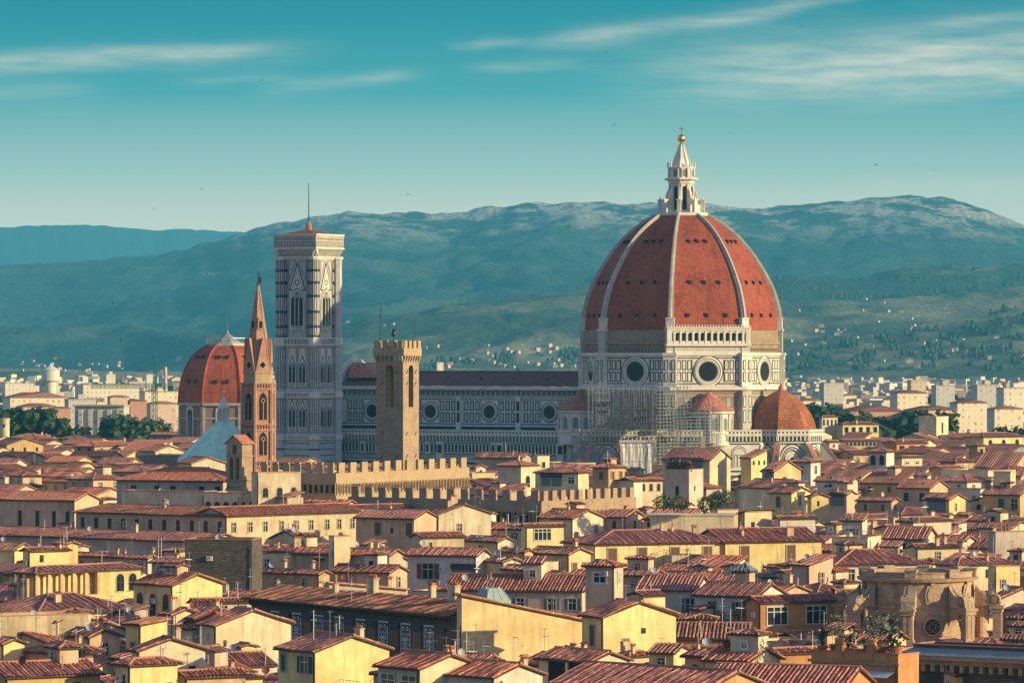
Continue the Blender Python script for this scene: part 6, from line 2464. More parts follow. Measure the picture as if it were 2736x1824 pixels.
house(117, 158, 199, 1209, 18, -40, 'gl', 'white', 'white house left of the squarish stone house', [('r', 2, 'white', 1.0, 1.2, 1.6)], tilem='tile_brown')
house(166, 204, 230, 1171, 20, -36, 'hip', 'white', 'small white upper house behind the squarish stone house', [('f', 1, 'white', 1.2, 2.0, 2.0)])
house(376, 415, 492, 1205, 19.5, -52, 'gl', 'cream', 'cream house with a roof garden right of the squarish stone house', [('r', 3, 'frame', 1.2, .9, 1.5)], tilem='tile_bright')
house(474, 512, 602, 1237, 20, -62, 'gl', 'cream', 'cream gabled house under the pale pyramid roof', [('r', 1, 'plain', 1.0, .7, 1.1)], tilem='tile_bright')
house(370, 436, 474, 1224, 18.5, -32, 'flat', 'brick_plain', 'plain brick box with one sunlit side, left of the cream gabled house', quiet=True, chim=0)
house(60, 82, 98, 1184, 19, -40, 'sf', 'white', 'tiny white attic at the far left', quiet=True)
house(-20, 60, 118, 1222, 18, -38, 'gl', 'tan', 'dark-roofed house with aerials at the left edge', ant=3)
house(60, 118, 160, 1254, 18, -38, 'gl', 'cream', 'cream house with terrace boxes left of centre-left stone house', ant=2)
house(-40, 30, 60, 1268, 18, -38, 'gl', 'ochre', 'ochre house end at the left edge above the tall-windowed building', ant=2)
house(110, 215, 250, 1288, 17.6, -40, 'gl', 'yellow', 'low house with twin dishes above the tall-windowed building', tilem='tile_bright', chim=2)
# --- centre
house(820, 930, 942, 1342, 21.1, -30, 'gl', 'tan', 'low sunlit red roof at the foot of the fortress corner', quiet=True, tilem='tile_bright', chim=0, ant=0)
house(925, 940, 1098, 1355, 20.3, -52, 'gr', 'tan', 'broad red roof sloping right below the crenellated walls', quiet=True, tilem='tile_red', chim=0, ant=0)
house(951, 1106, 1168, 1384, 20, -30, 'gl', 'tan', 'tan house with brown shutters right of the long cream wing', [('f', 1, 'shut_brown', .9, 1.3, 2.4, [.38]), ('f', 1, 'plain', 1.9, .6, 1.0, [.62]), ('f', 1, 'shut_brown', .9, 1.3, 2.4, [.92])], tilem='tile_red', chim=2)
house(1150, 1172, 1312, 1372, 20.6, -62, 'gl', 'stain', 'patchy yellow house with a blotched gable wall, centre', [('r', 1, 'frame', 2.0, .8, 1.6, [.4])], chim=2)
house(1250, 1352, 1402, 1413, 17.4, -35, 'gl', 'tan', 'tan house with a sunlit roof right of the blotched gable', tilem='tile_bright')
house(1100, 1128, 1240, 1434, 18, -62, 'gr', 'cream', 'small cream house with an orange ridge and a dish below the blotched gable', [('r', 1, 'plain', 1, .6, .9, [.2])], tilem='tile_bright')
house(1240, 1330, 1372, 1446, 17, -40, 'gl', 'cream', 'cream house with a metal sheet roof hatch, centre', tilem='tile_red')
h10 = house(1089, 1272, 1308, 1483, 18, -22, 'gl', 'white', 'pale house with a large shuttered window and a roller blind, centre', [('f', 1, 'open_brown', 1.5, 1.9, 2.5, [.3]), ('f', 1, 'blind', 2.3, 4.3, 2.0, [.82])], tilem='tile_red', chim=1, ant=0)
house(1300, 1345, 1395, 1500, 17, -55, 'gl', 'cream', 'cream gabled house with a leaning flue right of the roller-blind house', [('r', 1, 'plain', 1.5, .8, 1.2)])
house(1345, 1400, 1432, 1520, 16.6, -40, 'gl', 'ochre', 'ochre house left of the yellow half-roofed house', tilem='tile_red')
house(660, 692, 895, 1472, 17, -62, 'gr', 'cream', 'white-lit house with a long striped roof edge left of the wavy roof', [('r', 2, 'frame', 1.4, .9, 1.6, [.1, .55])], tilem='tile_red')
house(878, 893, 936, 1444, 19, -62, 'flat', 'cream', 'blank sunlit cream wall block left of the wavy roof', quiet=True, chim=0, ant=0)
house(790, 1040, 1076, 1482, 16.6, -25, 'gl', 'grey', 'wavy undulating tiled roof in the centre left', quiet=True, tilem='tile_bright', chim=2, ant=1)
house(725, 800, 812, 1438, 16.8, -50, 'gr', 'cream', 'narrow lit roof strip below the long cream wing', quiet=True)
house(700, 852, 880, 1532, 16, -35, 'gl', 'ochre', 'ochre house with a row of air conditioners, left of centre', tilem='tile_brown', chim=2)
house(885, 1040, 1088, 1528, 16.2, -28, 'gl', 'tan', 'tan house with a half-shadowed roof behind the painted palace', tilem='tile_brown', chim=2, ant=2)
house(830, 880, 1085, 1556, 17.2, -60, 'sb', 'grey', 'grey sloping firewall behind the painted palace', quiet=True, pitch=.10, wid=2, chim=3)
# --- centre right
house(1190, 1555, 1567, 1577, 17, -12, 'gl', 'white', 'wide house with a long evenly striped roof left of the small square tower', [('f', 3, 'open_grey', 1.2, 1.1, 1.6, [.55, .78, .93])], tilem='tile_red', chim=2, ant=1, dep=12)
house(1564, 1641, 1665, 1510, 22, -22, 'hip', 'tan', 'small square tan tower room with a double window and pyramid roof', [('f', 1, 'white', 1.0, 1.9, 1.5), ('r', 1, 'white', 1.0, .8, 1.6)], name='tower_house', cat='tower', tilem='tile_bright', chim=0, ant=0)
house(1640, 1745, 1775, 1536, 16.6, -25, 'gl', 'grey', 'small house with a dark roof just right of the small square tower', tilem='tile_red')
house(1705, 1856, 1890, 1574, 17.2, -14, 'gl', 'white', 'white house with grey-blue open shutters right of the small square tower', [('f', 2, 'open_grey', 1.3, 1.2, 2.3, [.25, .92])], tilem='tile_red', ant=0, dep=11)
h11 = house(1857, 2021, 2096, 1591, 17, -28, 'gl', 'white', 'white house with green shutters and a flower balcony', [('f', 1, 'frame', 1.0, 1.1, 1.9, [.28]), ('f', 1, 'open_green', 1.0, 1.0, 2.0, [.72])], tilem='tile_red', chim=0)
house(1964, 2002, 2016, 1522, 20.2, -25, 'hip', 'tan', 'little square roof lantern with a grey metal pyramid cap', quiet=True, over=.3, pitch=.8, chim=0, ant=0, extras=False, seed=7)
house(1806, 1996, 2004, 1703, 14.2, -6, 'gl', 'orange', 'low orange house with a wide tiled roof below the flower balcony', [('f', 1, 'plain', 1.2, 1.0, 1.5, [.1])], tilem='tile_mottled', ant=4, chim=0, dep=10)
house(2030, 2090, 2160, 1580, 16, -45, 'gl', 'tan', 'small house with three pipes right of the flower balcony', chim=2)
house(1572, 1590, 1938, 1453, 17.5, -66, 'hip', 'lemon', 'long yellow house with brown shuttered windows and a hipped roof, centre right', [('r', 4, 'shut_brown', .8, 1.7, 2.9, [.13, .36, .61, .86])], tilem='tile_red', chim=4, ant=1, wid=13)
house(1920, 1938, 2195, 1447, 17.5, -66, 'gr', 'lemon', 'yellow house with twin brown shutters continuing the long yellow house to the right', [('r', 2, 'shut_brown', .8, 1.7, 2.9, [.20, .68])], tilem='tile_red', chim=4, wid=13)
house(1400, 1408, 1506, 1405, 19, -62, 'gr', 'lemon', 'yellow house with one very wide glazed window, centre', [('r', 1, 'wide', .5, 3.6, 2.2, [.42])], tilem='tile_red', chim=0)
house(1345, 1402, 1412, 1412, 18, -35, 'gl', 'cream', 'narrow cream house beside the very wide glazed window', chim=1)
house(1505, 1578, 1610, 1450, 16.5, -45, 'gl', 'tan', 'mossy roof patch with an air unit left of the long yellow house', tilem='tile_bright', chim=2)
house(1412, 1520, 1578, 1479, 16.4, -42, 'gl', 'yellow', 'low yellow house with brown doors below the glazed window', [('f', 2, 'shut_brown', 1.6, 1.2, 2.2), ('r', 2, 'shut_brown', 1.6, 1.2, 2.2)], tilem='tile_red')
house(1335, 1402, 1420, 1473, 17, -40, 'gl', 'ochre', 'ochre house with a tiny window left of the low yellow house', [('f', 2, 'white', 3.5, .9, 1.0)], tilem='tile_red')
house(1440, 1530, 1612, 1384, 19, -40, 'gl', 'cream', 'cream gabled house with a round plate on its wall, below the corbelled battlements', [('r', 1, 'frame', 1.6, .8, 1.4, [.75])], tilem='tile_bright')
house(1610, 1672, 1720, 1380, 18.6, -32, 'gl', 'tan', 'small dark-roofed house below the corbelled battlements', tilem='tile_red')
house(1720, 1838, 1912, 1388, 18.4, -30, 'gl', 'cream', 'house with a row of white pipes under its eave, centre right', [('f', 4, 'plain', .6, .9, 1.0)], tilem='tile_bright', chim=1)
house(1912, 1918, 1972, 1372, 18.6, -65, 'flat', 'cream', 'plain white block right of the white-piped house', quiet=True, chim=0)
house(1965, 1990, 2062, 1366, 19, -50, 'sl', 'cream', 'cream house with a slanting top and a barred window, right of the terrace shrubs', [('r', 1, 'bars', 1.6, .9, 1.6, [.3])], pitch=.2)
# --- towards the cathedral
house(1583, 1626, 1669, 1248, 24, -42, 'hip', 'ochre', 'orange-tan square house with a little pyramid roof in front of the white tarpaulin', [('f', 1, 'shut_brown', 1.0, 1.3, 1.9, [.55]), ('r', 2, 'shut_brown', 1.0, 1.1, 1.8)], tilem='tile_bright', chim=0)
h12 = house(1430, 1545, 1573, 1262, 22, -26, 'hip', 'cream', 'cream house with a dark open terrace under a wide hipped roof', [('f', 1, 'white', 1.0, 1.8, 1.8, [.84]), ('f', 2, 'blind', 1.2, 2.6, 2.2, [.25, .5])], tilem='tile_red', chim=2)
house(1330, 1392, 1437, 1243, 23, -36, 'hip', 'cream', 'cream house with a round arch and low hipped roof left of the open terrace', [('r', 1, 'arch', 2.6, 1.6, 2.8, [.4])], tilem='tile_bright')
house(1270, 1395, 1419, 1222, 22.5, -20, 'gl', 'grey', 'long grey attic at the foot of the nave', quiet=True, chim=2, ant=1)
house(1255, 1272, 1298, 1248, 21, -50, 'gl', 'white', 'small white gabled house at the right end of the fortress wall', [('r', 1, 'plain', .7, .8, .9)])
house(1420, 1436, 1468, 1226, 24, -45, 'flat', 'cream', 'little cream roof box in front of the nave', [('r', 1, 'shut_brown', .8, 1.0, 1.4)])
house(1655, 1668, 1770, 1283, 20.5, -62, 'gr', 'cream', 'low cream house with small arched windows left of the white garden tower', [('r', 5, 'arch', .9, .8, 1.7)], tilem='tile_bright', chim=0)
h13 = house(1778, 1841, 1879, 1263, 23.5, -30, 'flat', 'white', 'white cube tower with a hedge garden on its roof', [('f', 1, 'arch', 3.0, .9, 2.8), ('r', 1, 'plain', 3.0, .6, 1.2, [.4])], chim=0, ant=0, name='tower_house', cat='tower')
house(1770, 1896, 1952, 1228, 24, -22, 'gl', 'cream', 'cream gabled house with a dark pergola behind the white garden tower', [('f', 1, 'blind', .4, 9.0, 3.0)], tilem='tile_brown', chim=0, ant=0)
house(1980, 2007, 2049, 1222, 24.5, -45, 'sf', 'lemon', 'narrow yellow tower house with a lean-to roof in front of the apse', [('r', 3, 'plain', .8, .7, 1.1)], chim=1)
house(2110, 2166, 2192, 1233, 23, -26, 'hip', 'white', 'white house with a hipped roof and big paned windows below the right tribune', [('f', 1, 'frame', 1.2, 1.7, 1.8, [.5]), ('r', 1, 'frame', 1.2, 1.2, 1.9, [.5])], tilem='tile_red', chim=0)
house(1975, 2072, 2162, 1303, 19, -48, 'gl', 'cream', 'cream house with a long lit gable and a pale chimney pillar', quiet=True, tilem='tile_red', chim=2)
house(2036, 2068, 2140, 1258, 22, -30, 'gl', 'yellow', 'covered roof terrace in front of the right tribune', [('f', 1, 'blind', .4, 3.0, 1.6)], tilem='tile_red')
house(2056, 2115, 2168, 1316, 18.6, -40, 'gl', 'lemon', 'yellow gabled house with a brown door and one slit window, right middle', [('f', 1, 'shut_brown', 1.0, 1.1, 2.4, [.4]), ('r', 1, 'frame', .8, .7, 2.2, [.4])], tilem='tile_red')
house(2160, 2168, 2214, 1326, 18.3, -68, 'gl', 'lemon', 'plain yellow gable with one slit window right of the brown-door house', [('r', 1, 'plain', 1.0, .6, 1.2, [.4])])
house(2212, 2262, 2286, 1320, 18.4, -30, 'gl', 'tan', 'dark open porch under a red roof, right middle', [('f', 1, 'blind', .5, 3.6, 2.2)], tilem='tile_red', ant=2)
house(2178, 2275, 2292, 1284, 20, -22, 'gl', 'white', 'low house with one wide window and an air unit, right middle', [('f', 1, 'wide', .6, 2.4, 1.1, [.35])], tilem='tile_red')
house(2321, 2368, 2389, 1206, 25, -26, 'hip', 'white', 'white square tower house with two arched openings and a pyramid roof, right', [('f', 2, 'arch', 1.0, 1.3, 2.5)], name='tower_house', cat='tower', tilem='tile_red', chim=0, ant=0)
house(2400, 2484, 2532, 1303, 19, -28, 'gl', 'tan', 'tan house with two dark doors and a dish, right', [('f', 2, 'plain', 1.2, 1.3, 2.0)], tilem='tile_bright', chim=1)
house(2466, 2536, 2580, 1334, 18, -35, 'gl', 'lemon', 'yellow house with a deep shaded terrace, right of the two-door house', [('f', 1, 'blind', .5, 5, 2.6), ('r', 1, 'frame', 1, .7, 1.6, [.4])], tilem='tile_bright')
house(2625, 2725, 2765, 1321, 19, -25, 'gl', 'ochre', 'ochre house with one green door near the right edge', [('f', 1, 'shut_green', 1.0, 1.3, 2.4, [.5]), ('f', 1, 'frame', 1.0, 1.4, 2.4, [.86])], tilem='tile_red')
house(2655, 2700, 2712, 1268, 20.5, -30, 'flat', 'cream', 'cream terrace block with a white pillar near the right edge', quiet=True)
h14 = house(2250, 2304, 2317, 1390, 20, -15, 'sf', 'white', 'small white tower room with a balcony and double window, right', [('f', 1, 'open_grey', 1.6, 1.1, 1.5)], name='tower_house', cat='tower', chim=1, pitch=.2)
house(2222, 2318, 2354, 1446, 17.2, -20, 'flat', 'cream', 'cream terrace house under the small white tower room', [('f', 1, 'plain', 1.0, .6, .6)], chim=0, ant=0)
house(2360, 2470, 2502, 1438, 16.8, -16, 'gl', 'cream', 'cream house with a red roof and dishes right of the small white tower room', tilem='tile_red')
house(2430, 2452, 2562, 1462, 16.5, -66, 'gr', 'cream', 'cream house with a long lit wall and chimney stack, right', tilem='tile_mottled', chim=2)
house(2403, 2440, 2542, 1392, 17.6, -46, 'hip', 'white', 'white house with a hipped roof and one dark window, right', [('f', 1, 'plain', 1.2, 1.6, 1.6, [.5])], tilem='tile_red')
house(2076, 2084, 2178, 1384, 17.6, -66, 'gr', 'white', 'low white house with two air units on its wall, right of centre', quiet=True, tilem='tile_red')
house(2290, 2382, 2402, 1337, 17.6, -30, 'gl', 'tan', 'low red roof with a skylight, right middle', tilem='tile_red')
house(2225, 2232, 2480, 1508, 17, -68, 'hip', 'white', 'wide hipped red roof with an awning, behind the round stone drum', [('r', 3, 'frame', .8, 1.2, 1.8)], tilem='tile_red', chim=3, wid=13)
house(2500, 2560, 2716, 1508, 17, -55, 'hip', 'cream', 'hipped roof with railings right behind the round stone drum', tilem='tile_red', chim=1)
house(2115, 2162, 2226, 1508, 17.4, -36, 'sf', 'pink', 'pinkish house with a dark shuttered window left of the awning roof', [('r', 1, 'open_brown', 1.4, .9, 2.4, [.5])], pitch=.16)
house(2640, 2660, 2790, 1432, 17.8, -60, 'flat', 'grey', 'stained grey wall with air units at the right edge', quiet=True, chim=2)
house(2655, 2662, 2725, 1526, 17, -60, 'flat', 'lemon', 'small yellow house with a square window right of the round stone drum', [('r', 1, 'frame', 1.4, .8, 1.2, [.3])])
house(2640, 2665, 2800, 1600, 15.5, -55, 'gl', 'white', 'white house with blue-grey windows at the right edge beside the drum', tilem='tile_red')
# --- right, farther
house(2236, 2252, 2348, 1133, 21, -66, 'hip', 'lemon', 'yellow house with five shuttered windows and a brown hipped roof right of the tribune dome', [('r', 5, 'shut_green', 1.2, 1.6, 2.2)], tilem='tile_brown')
house(2190, 2196, 2238, 1113, 24, -62, 'hip', 'cream', 'cream upper storey with four slim windows right of the tribune dome', [('r', 4, 'plain', 1.2, .9, 2.4)])
house(2455, 2502, 2534, 1118, 26, -26, 'flat', 'cream', 'cream block house with one tall window, far right', [('r', 1, 'plain', 1.5, 1.8, 4)])
house(2578, 2628, 2735, 1167, 22, -46, 'hip', 'lemon', 'large cream villa with three arched windows, far right', [('r', 3, 'arch', 1.0, 1.8, 2.6)], tilem='tile_brown')
house(2588, 2612, 2632, 1190, 23, -40, 'hip', 'ochre', 'little ochre turret house below the arched villa', [('r', 1, 'shut_brown', 1, 1.6, 1.8)])
house(2362, 2396, 2478, 1184, 20.5, -52, 'gr', 'orange', 'orange brick workshop with a broad brown roof, right', [('r', 3, 'plain', .8, 2.4, 2.4)], tilem='tile_brown')
house(2398, 2410, 2464, 1221, 21, -52, 'hip', 'cream', 'small cream house with two square windows right of the white tower house', [('r', 2, 'white', 1.0, 1.6, 1.2)], tilem='tile_red')
house(2203, 2216, 2240, 1180, 22, -55, 'gr', 'white', 'small white gable right of the tribune buttress', [('r', 1, 'plain', .8, .8, 1)])
house(2245, 2258, 2352, 1178, 20, -66, 'gr', 'ochre', 'long brown roof over a row of round openings right of the tribune', [('r', 9, 'arch', .4, 1.1, 1.2)], tilem='tile_brown')
house(2600, 2660, 2800, 1230, 19, -40, 'gl', 'lead', 'long glazed roof pavilion at the right edge', [('r', 8, 'wide', .5, 2.4, 2.2)], tilem='tile_brown')
house(2600, 2660, 2720, 1300, 17, -42, 'hip', 'tan', 'striped pyramid roof left of the ochre house with a green door', tilem='tile_red')

# ---------------------------------------------------------------- details on particular houses
def box_child(e, name, mats, parts):
    q = MB()
    for p in parts:
        q.box(*p)
    return q.build(name, mats, e)


# columned loggia (far left)
e, hx, hy, D, ro = h8
zt = 18.5
for nm in [c for c in e.children if c.name.startswith('wall')]:
    bpy.data.objects.remove(nm)
q = MB()
zp = zt - 3.7
q.box(-hx, hx, -hy, hy, 0, zp)
q.box(-hx + 3, hx - 3.2, -hy + 1.0, hy - 1.0, zp, zt)
q.box(-hx, hx, -hy, hy, zt - .35, zt)
q.box(hx - 3.2, hx, hy - 8.5, hy, zp, zt)
q.build('wall', M['stucco_lemon'], e)
n = 6
for i in range(n):
    q = MB()
    y = -hy + .25 + i * (2 * hy - 9) / (n - 1)
    q.box(hx - .5, hx - .02, y - .22, y + .22, zp, zt - .35)
    q.box(hx - .58, hx + .04, y - .3, y + .3, zt - .7, zt - .35)
    q.box(hx - .58, hx + .04, y - .3, y + .3, zp, zp + .3)
    q.build('column', M['stucco_tan'], e)
for x in (-hx + .25, 0):
    q = MB()
    q.box(x - .22, x + .22, -hy + .02, -hy + .46, zp, zt - .35)
    q.build('column', M['stucco_tan'], e)
for f_ in (.80, .92):
    add_window(e, 'arch', (hx, -hy + 2 * hy * f_, zp + .3), R(90), 1.5, 2.6)
add_window(e, 'plain', (0, -hy, 10.5), 0, .9, 1.8)
# front loggia house
e, hx, hy, D, ro = h2
q = MB()
q.face([(-hx + 1.6, -hy - .03, 17 - 4.6), (hx - .3, -hy - .03, 17 - 4.6), (hx - .3, -hy - .03, 16.7), (-hx + 1.6, -hy - .03, 16.7)])
q.build('loggia_shade', M['void'], e)  # flat black sheet paints the loggia's shade onto the wall
q = MB()
q.box(hx * .15 - .2, hx * .15 + .2, -hy - .3, -hy - .03, 17 - 4.6, 16.8)
q.build('column', M['stucco_cream'], e)
q = MB()
for i in range(8):
    x = -hx + 1.6 + i * (2 * hx - 2) / 7
    q.tube((x, -hy - 1.2, 12.3), (x, -hy - 1.2, 13.4), .04, 4)
q.tube((-hx + 1.6, -hy - 1.2, 13.4), (hx - .3, -hy - 1.2, 13.4), .05, 4)
q.tube((-hx + 1.6, -hy - 1.2, 12.9), (hx - .3, -hy - 1.2, 12.9), .03, 4)
q.build('railing', M['metal_light'], e)
box_child(e, 'balcony_slab', M['stucco_cream'], [(-hx, hx, -hy - 1.4, -hy, 12.0, 12.3)])
# dark bracketed palace (bottom right)
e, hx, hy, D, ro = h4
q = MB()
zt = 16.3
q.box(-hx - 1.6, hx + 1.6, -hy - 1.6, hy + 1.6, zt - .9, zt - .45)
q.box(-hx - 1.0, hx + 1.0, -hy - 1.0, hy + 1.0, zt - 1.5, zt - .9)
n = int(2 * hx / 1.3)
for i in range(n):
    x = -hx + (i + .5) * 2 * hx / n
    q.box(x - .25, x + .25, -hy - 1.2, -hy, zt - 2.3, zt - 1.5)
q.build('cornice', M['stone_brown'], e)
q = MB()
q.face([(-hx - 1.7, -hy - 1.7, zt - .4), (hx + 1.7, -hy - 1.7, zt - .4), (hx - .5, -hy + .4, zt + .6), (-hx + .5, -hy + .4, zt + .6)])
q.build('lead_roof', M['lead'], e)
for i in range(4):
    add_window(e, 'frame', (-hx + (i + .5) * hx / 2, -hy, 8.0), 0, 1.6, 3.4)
# grey metal cap of the small lantern: replace the tiles by sheet metal
for o in list(scene.objects):
    if o.parent and o.parent.get('label', '').startswith('little square roof lantern') and o.name.startswith('roof'):
        o.data.materials[0] = M['lead']; o.data.materials[2] = M['lead']
# balcony of the small white tower room
e, hx, hy, D, ro = h14
q = MB()
for i in range(24):
    x = -hx - 3.6 + i * (2 * hx + 7.5) / 23
    q.tube((x, -hy - 1.8, 16.9), (x, -hy - 1.8, 18.1), .035, 4)
q.tube((-hx - 3.6, -hy - 1.8, 18.1), (hx + 3.9, -hy - 1.8, 18.1), .05, 4)
q.build('railing', M['metal_light'], e)
# flower balcony
e, hx, hy, D, ro = h11
q = MB()
q.box(-hx + 1, hx - .2, -hy - 1.3, -hy, 13.0, 13.2)
for i in range(22):
    x = -hx + 1 + i * (2 * hx - 1.2) / 21
    q.tube((x, -hy - 1.25, 13.2), (x, -hy - 1.25, 14.2), .03, 4)
q.tube((-hx + 1, -hy - 1.25, 14.2), (hx - .2, -hy - 1.25, 14.2), .04, 4)
q.build('balcony', M['metal_dark'], e)
# ivy over the dark tower stump
e, hx, hy, D, ro = h9
e2 = tag(None or e)


# plant terrace: cornice, awning, pipe and railing
e, hx, hy, D, ro = h3
q = MB()
q.box(-hx - .3, hx + .3, -hy - .35, -hy, 16.3, 16.6)
q.build('cornice', M['stone_brown'], e)
q = MB()
q.face([(hx * .2, -hy, 15.6), (hx - .4, -hy, 15.6), (hx - .4, -hy - 1.6, 15.0), (hx * .2, -hy - 1.6, 15.0)])
q.build('awning', M['cloth_white'], e)
add_window(e, 'shut_grey', (-hx * .4, -hy, 13.4), 0, 1.1, 1.4)
q = MB()
for i in range(30):
    x = -hx + .2 + i * (2 * hx - .4) / 29
    q.tube((x, -hy - .1, 17.5), (x, -hy - .1, 18.4), .025, 3)
q.tube((-hx, -hy - .1, 18.4), (hx, -hy - .1, 18.4), .035, 4)
q.build('railing', M['metal_dark'], e)
for i, x in enumerate((-hx * .35, hx * .35)):
    q = MB()
    q.box(x - .45, x + .45, -hy - .1, -hy + .7, 16.6, 18.9)
    q.box(x - .55, x + .55, -hy - .2, -hy + .8, 18.9, 19.1)
    q.build('pier', M['stucco_orange'], e)


# ---------------------------------------------------------------- plants on terraces
def shrub_mesh(mat_, n, rx, ry, h, leaf, seed):
    rnd = random.Random(seed)
    q = MB()
    for i in range(n):
        d = Vector((rnd.gauss(0, 1), rnd.gauss(0, 1), rnd.gauss(0, 1))).normalized() * rnd.uniform(.3, 1) ** .5
        c = Vector((d.x * rx, d.y * ry, h * .5 + d.z * h * .5 + rnd.uniform(-.1, .1) * h))
        a = Vector((rnd.gauss(0, 1), rnd.gauss(0, 1), rnd.gauss(0, 1))).normalized()
        u = a.orthogonal().normalized()
        w = a.cross(u)
        s = leaf * rnd.uniform(.6, 1.4)
        q.face([c + u * s, c + w * s * .6, c - u * s, c - w * s * .6])
    o = q.build('foliage', M[mat_])
    me = o.data
    bpy.data.objects.remove(o)
    return me


q = MB()
q.lathe([(.22, 0), (.32, .5), (.36, .5), (.36, .6), (.30, .6), (0, .55)], 10)
o = q.build('pot', M['terracotta'])
POT = o.data
bpy.data.objects.remove(o)
SHR = {k: [shrub_mesh(*v, s) for s in (1, 2, 3)] for k, v in dict(
    green=('leaf_mid', 90, .5, .5, 1.3, .14), dark=('leaf_dark', 90, .5, .5, 1.2, .14), olive=('leaf_olive', 110, .75, .75, 1.6, .13),
    flower=('leaf_flower', 110, .5, .45, .8, .12)).items()}
q = MB()
for k in range(22):
    t = k * 2.4
    el = R(20 + (k * 37 % 60))
    d = Vector((math.cos(t) * math.cos(el), math.sin(t) * math.cos(el), math.sin(el)))
    s = d.cross(Z).normalized() * .10
    a, b, c = Z * .5, Z * .5 + d * .8, Z * .35 + d * 1.35
    q.face([a - s * .4, b - s, b + s, a + s * .4]); q.face([b - s, c, b + s])
q.tube((0, 0, 0), (0, 0, .6), .16, 6)
o = q.build('foliage', M['leaf_dark'])
SHR['palm'] = [o.data] * 3
bpy.data.objects.remove(o)


def pot_plant(loc, kind, label, sc_=1.0, group=None, std=False):
    e = empty('potted_plant', loc, 0, label, 'potted plant', group)
    inst('pot', POT, e, sc=sc_ * 1.1)
    f_ = inst('foliage', SHR[kind][int(abs(loc[0]) * 31) % 3], e, (0, 0, (.5 if not std else 1.3) * sc_), abs(loc[0]), sc_)
    if std:
        q = MB()
        q.tube((0, 0, .4), (0, 0, 1.6 * sc_), .05, 5)
        q.build('stem', M['bark'], e)
    return e


rnd = random.Random(21)
e, hx, hy, D, ro = h3
zt = 16.8
spec = [('palm', 'spiky potted palm at the left end of the crowded plant terrace', 1.5, False), ('olive', 'large grey-green olive tree in a pot on the plant terrace', 1.7, True), ('green', 'bushy green potted shrub by the left pier of the plant terrace', 1.3, False),
        ('dark', 'dark potted shrub behind the railing of the plant terrace', 1.4, False), ('green', 'upright citrus in a tall clay pot on the plant terrace', 1.3, True), ('dark', 'round dark bush in the middle of the plant terrace', 1.2, False),
        ('olive', 'pale olive standard in a clay pot, right part of the plant terrace', 1.6, True), ('green', 'low spreading plant in a wide pot on the plant terrace', 1.1, False), ('olive', 'tallest olive standard at the right end of the plant terrace', 1.9, True), ('green', 'small green plant at the right corner of the plant terrace', .9, False),
        ('dark', 'dense dark climber at the back of the plant terrace', 2.0, False)]
for i, (k, lb, s_, st) in enumerate(spec):
    x = -hx + .8 + (2 * hx - 1.6) * i / (len(spec) - 1)
    pot_plant(hpt(h3, x, -hy + rnd.uniform(.8, 2.6), zt + .3), k, lb, s_ * 1.0, 'plants on the lower right roof terrace', st)
e, hx, hy, D, ro = h11
for i, (lb, x) in enumerate((('red flowers in the left pot of the flower balcony', -.1), ('pink and white flowers in the middle of the flower balcony', .45), ('mixed flowers at the right end of the flower balcony', .75))):
    pot_plant(hpt(h11, x * hx, -hy - .9, 13.2), 'flower', lb, 1.35, 'flower pots on the balcony')
# hedge on the white cube tower, shrubs below it
e, hx, hy, D, ro = h13
hm = [shrub_mesh('leaf_autumn', 420, 1.5, .7, 2.6, .24, s) for s in (4, 5)]
for i in range(4):
    o = inst('hedge', hm[i % 2], None, hpt(h13, -hx + 1.1 + i * (2 * hx - 2.0) / 3, -hy + .8, 23.6))
    o.rotation_euler = (0, 0, e.rotation_euler[2])
    tag(o, ['russet hedge at the left corner of the white cube tower roof', 'green and russet hedge second from left on the white cube tower roof', 'russet hedge third from left on the white cube tower roof', 'hedge at the right corner of the white cube tower roof'][i], 'hedge', 'hedges on the white tower roof')
q = MB()
q.tube((0, 0, 0), (0, 0, 3.0), .05, 5, 1)
q.lathe([(.05, 1.0), (.25, 1.3), (.2, 2.4), (.03, 3.1)], 8)
o = q.build('closed_parasol', [M['cloth_white'], M['metal_light']], None, loc=hpt(h13, .4, -hy + .6, 23.6))
tag(o, 'closed white parasol between the hedges on the white cube tower', 'parasol')
sm = [shrub_mesh('leaf_olive' if s % 2 else 'leaf_mid', 420, 2.2, 1.3, 3.0, .22, s) for s in (6, 7, 8)]
for i, (px, py, lb) in enumerate(((1772, 1362, 'leftmost feathery shrub on the terrace below the white cube tower'), (1815, 1364, 'second feathery shrub from the left below the white cube tower'), (1885, 1368, 'bamboo-like shrub hanging over the terrace edge right of the white cube tower'),
                                 (1915, 1360, 'pale shrub beside the tall cream chimney pillar'), (1945, 1352, 'grey-green shrub at the right end of the terrace'))):
    o = inst('shrub', sm[i % 3], None, P(px, py, 905), .4 * i)
    tag(o, lb, 'shrub', 'terrace shrubs below the white cube tower')
q = MB()
c = P(1850, 1376, 912)
q.box(c.x - 8.0, c.x + 8.0, c.y - 2.2, c.y + 9, 0, c.z)
q.box(c.x - 8.7, c.x + 8.7, c.y - 2.4, c.y + 9, c.z, c.z + .15)
o = q.build('terrace_block', M['stucco_cream'])
tag(o, 'plain cream terrace block carrying the feathery shrubs', 'terrace')

# ================================================================ infill houses between the ones above
rnd = random.Random(77)
MAIN = list(HOUSES)


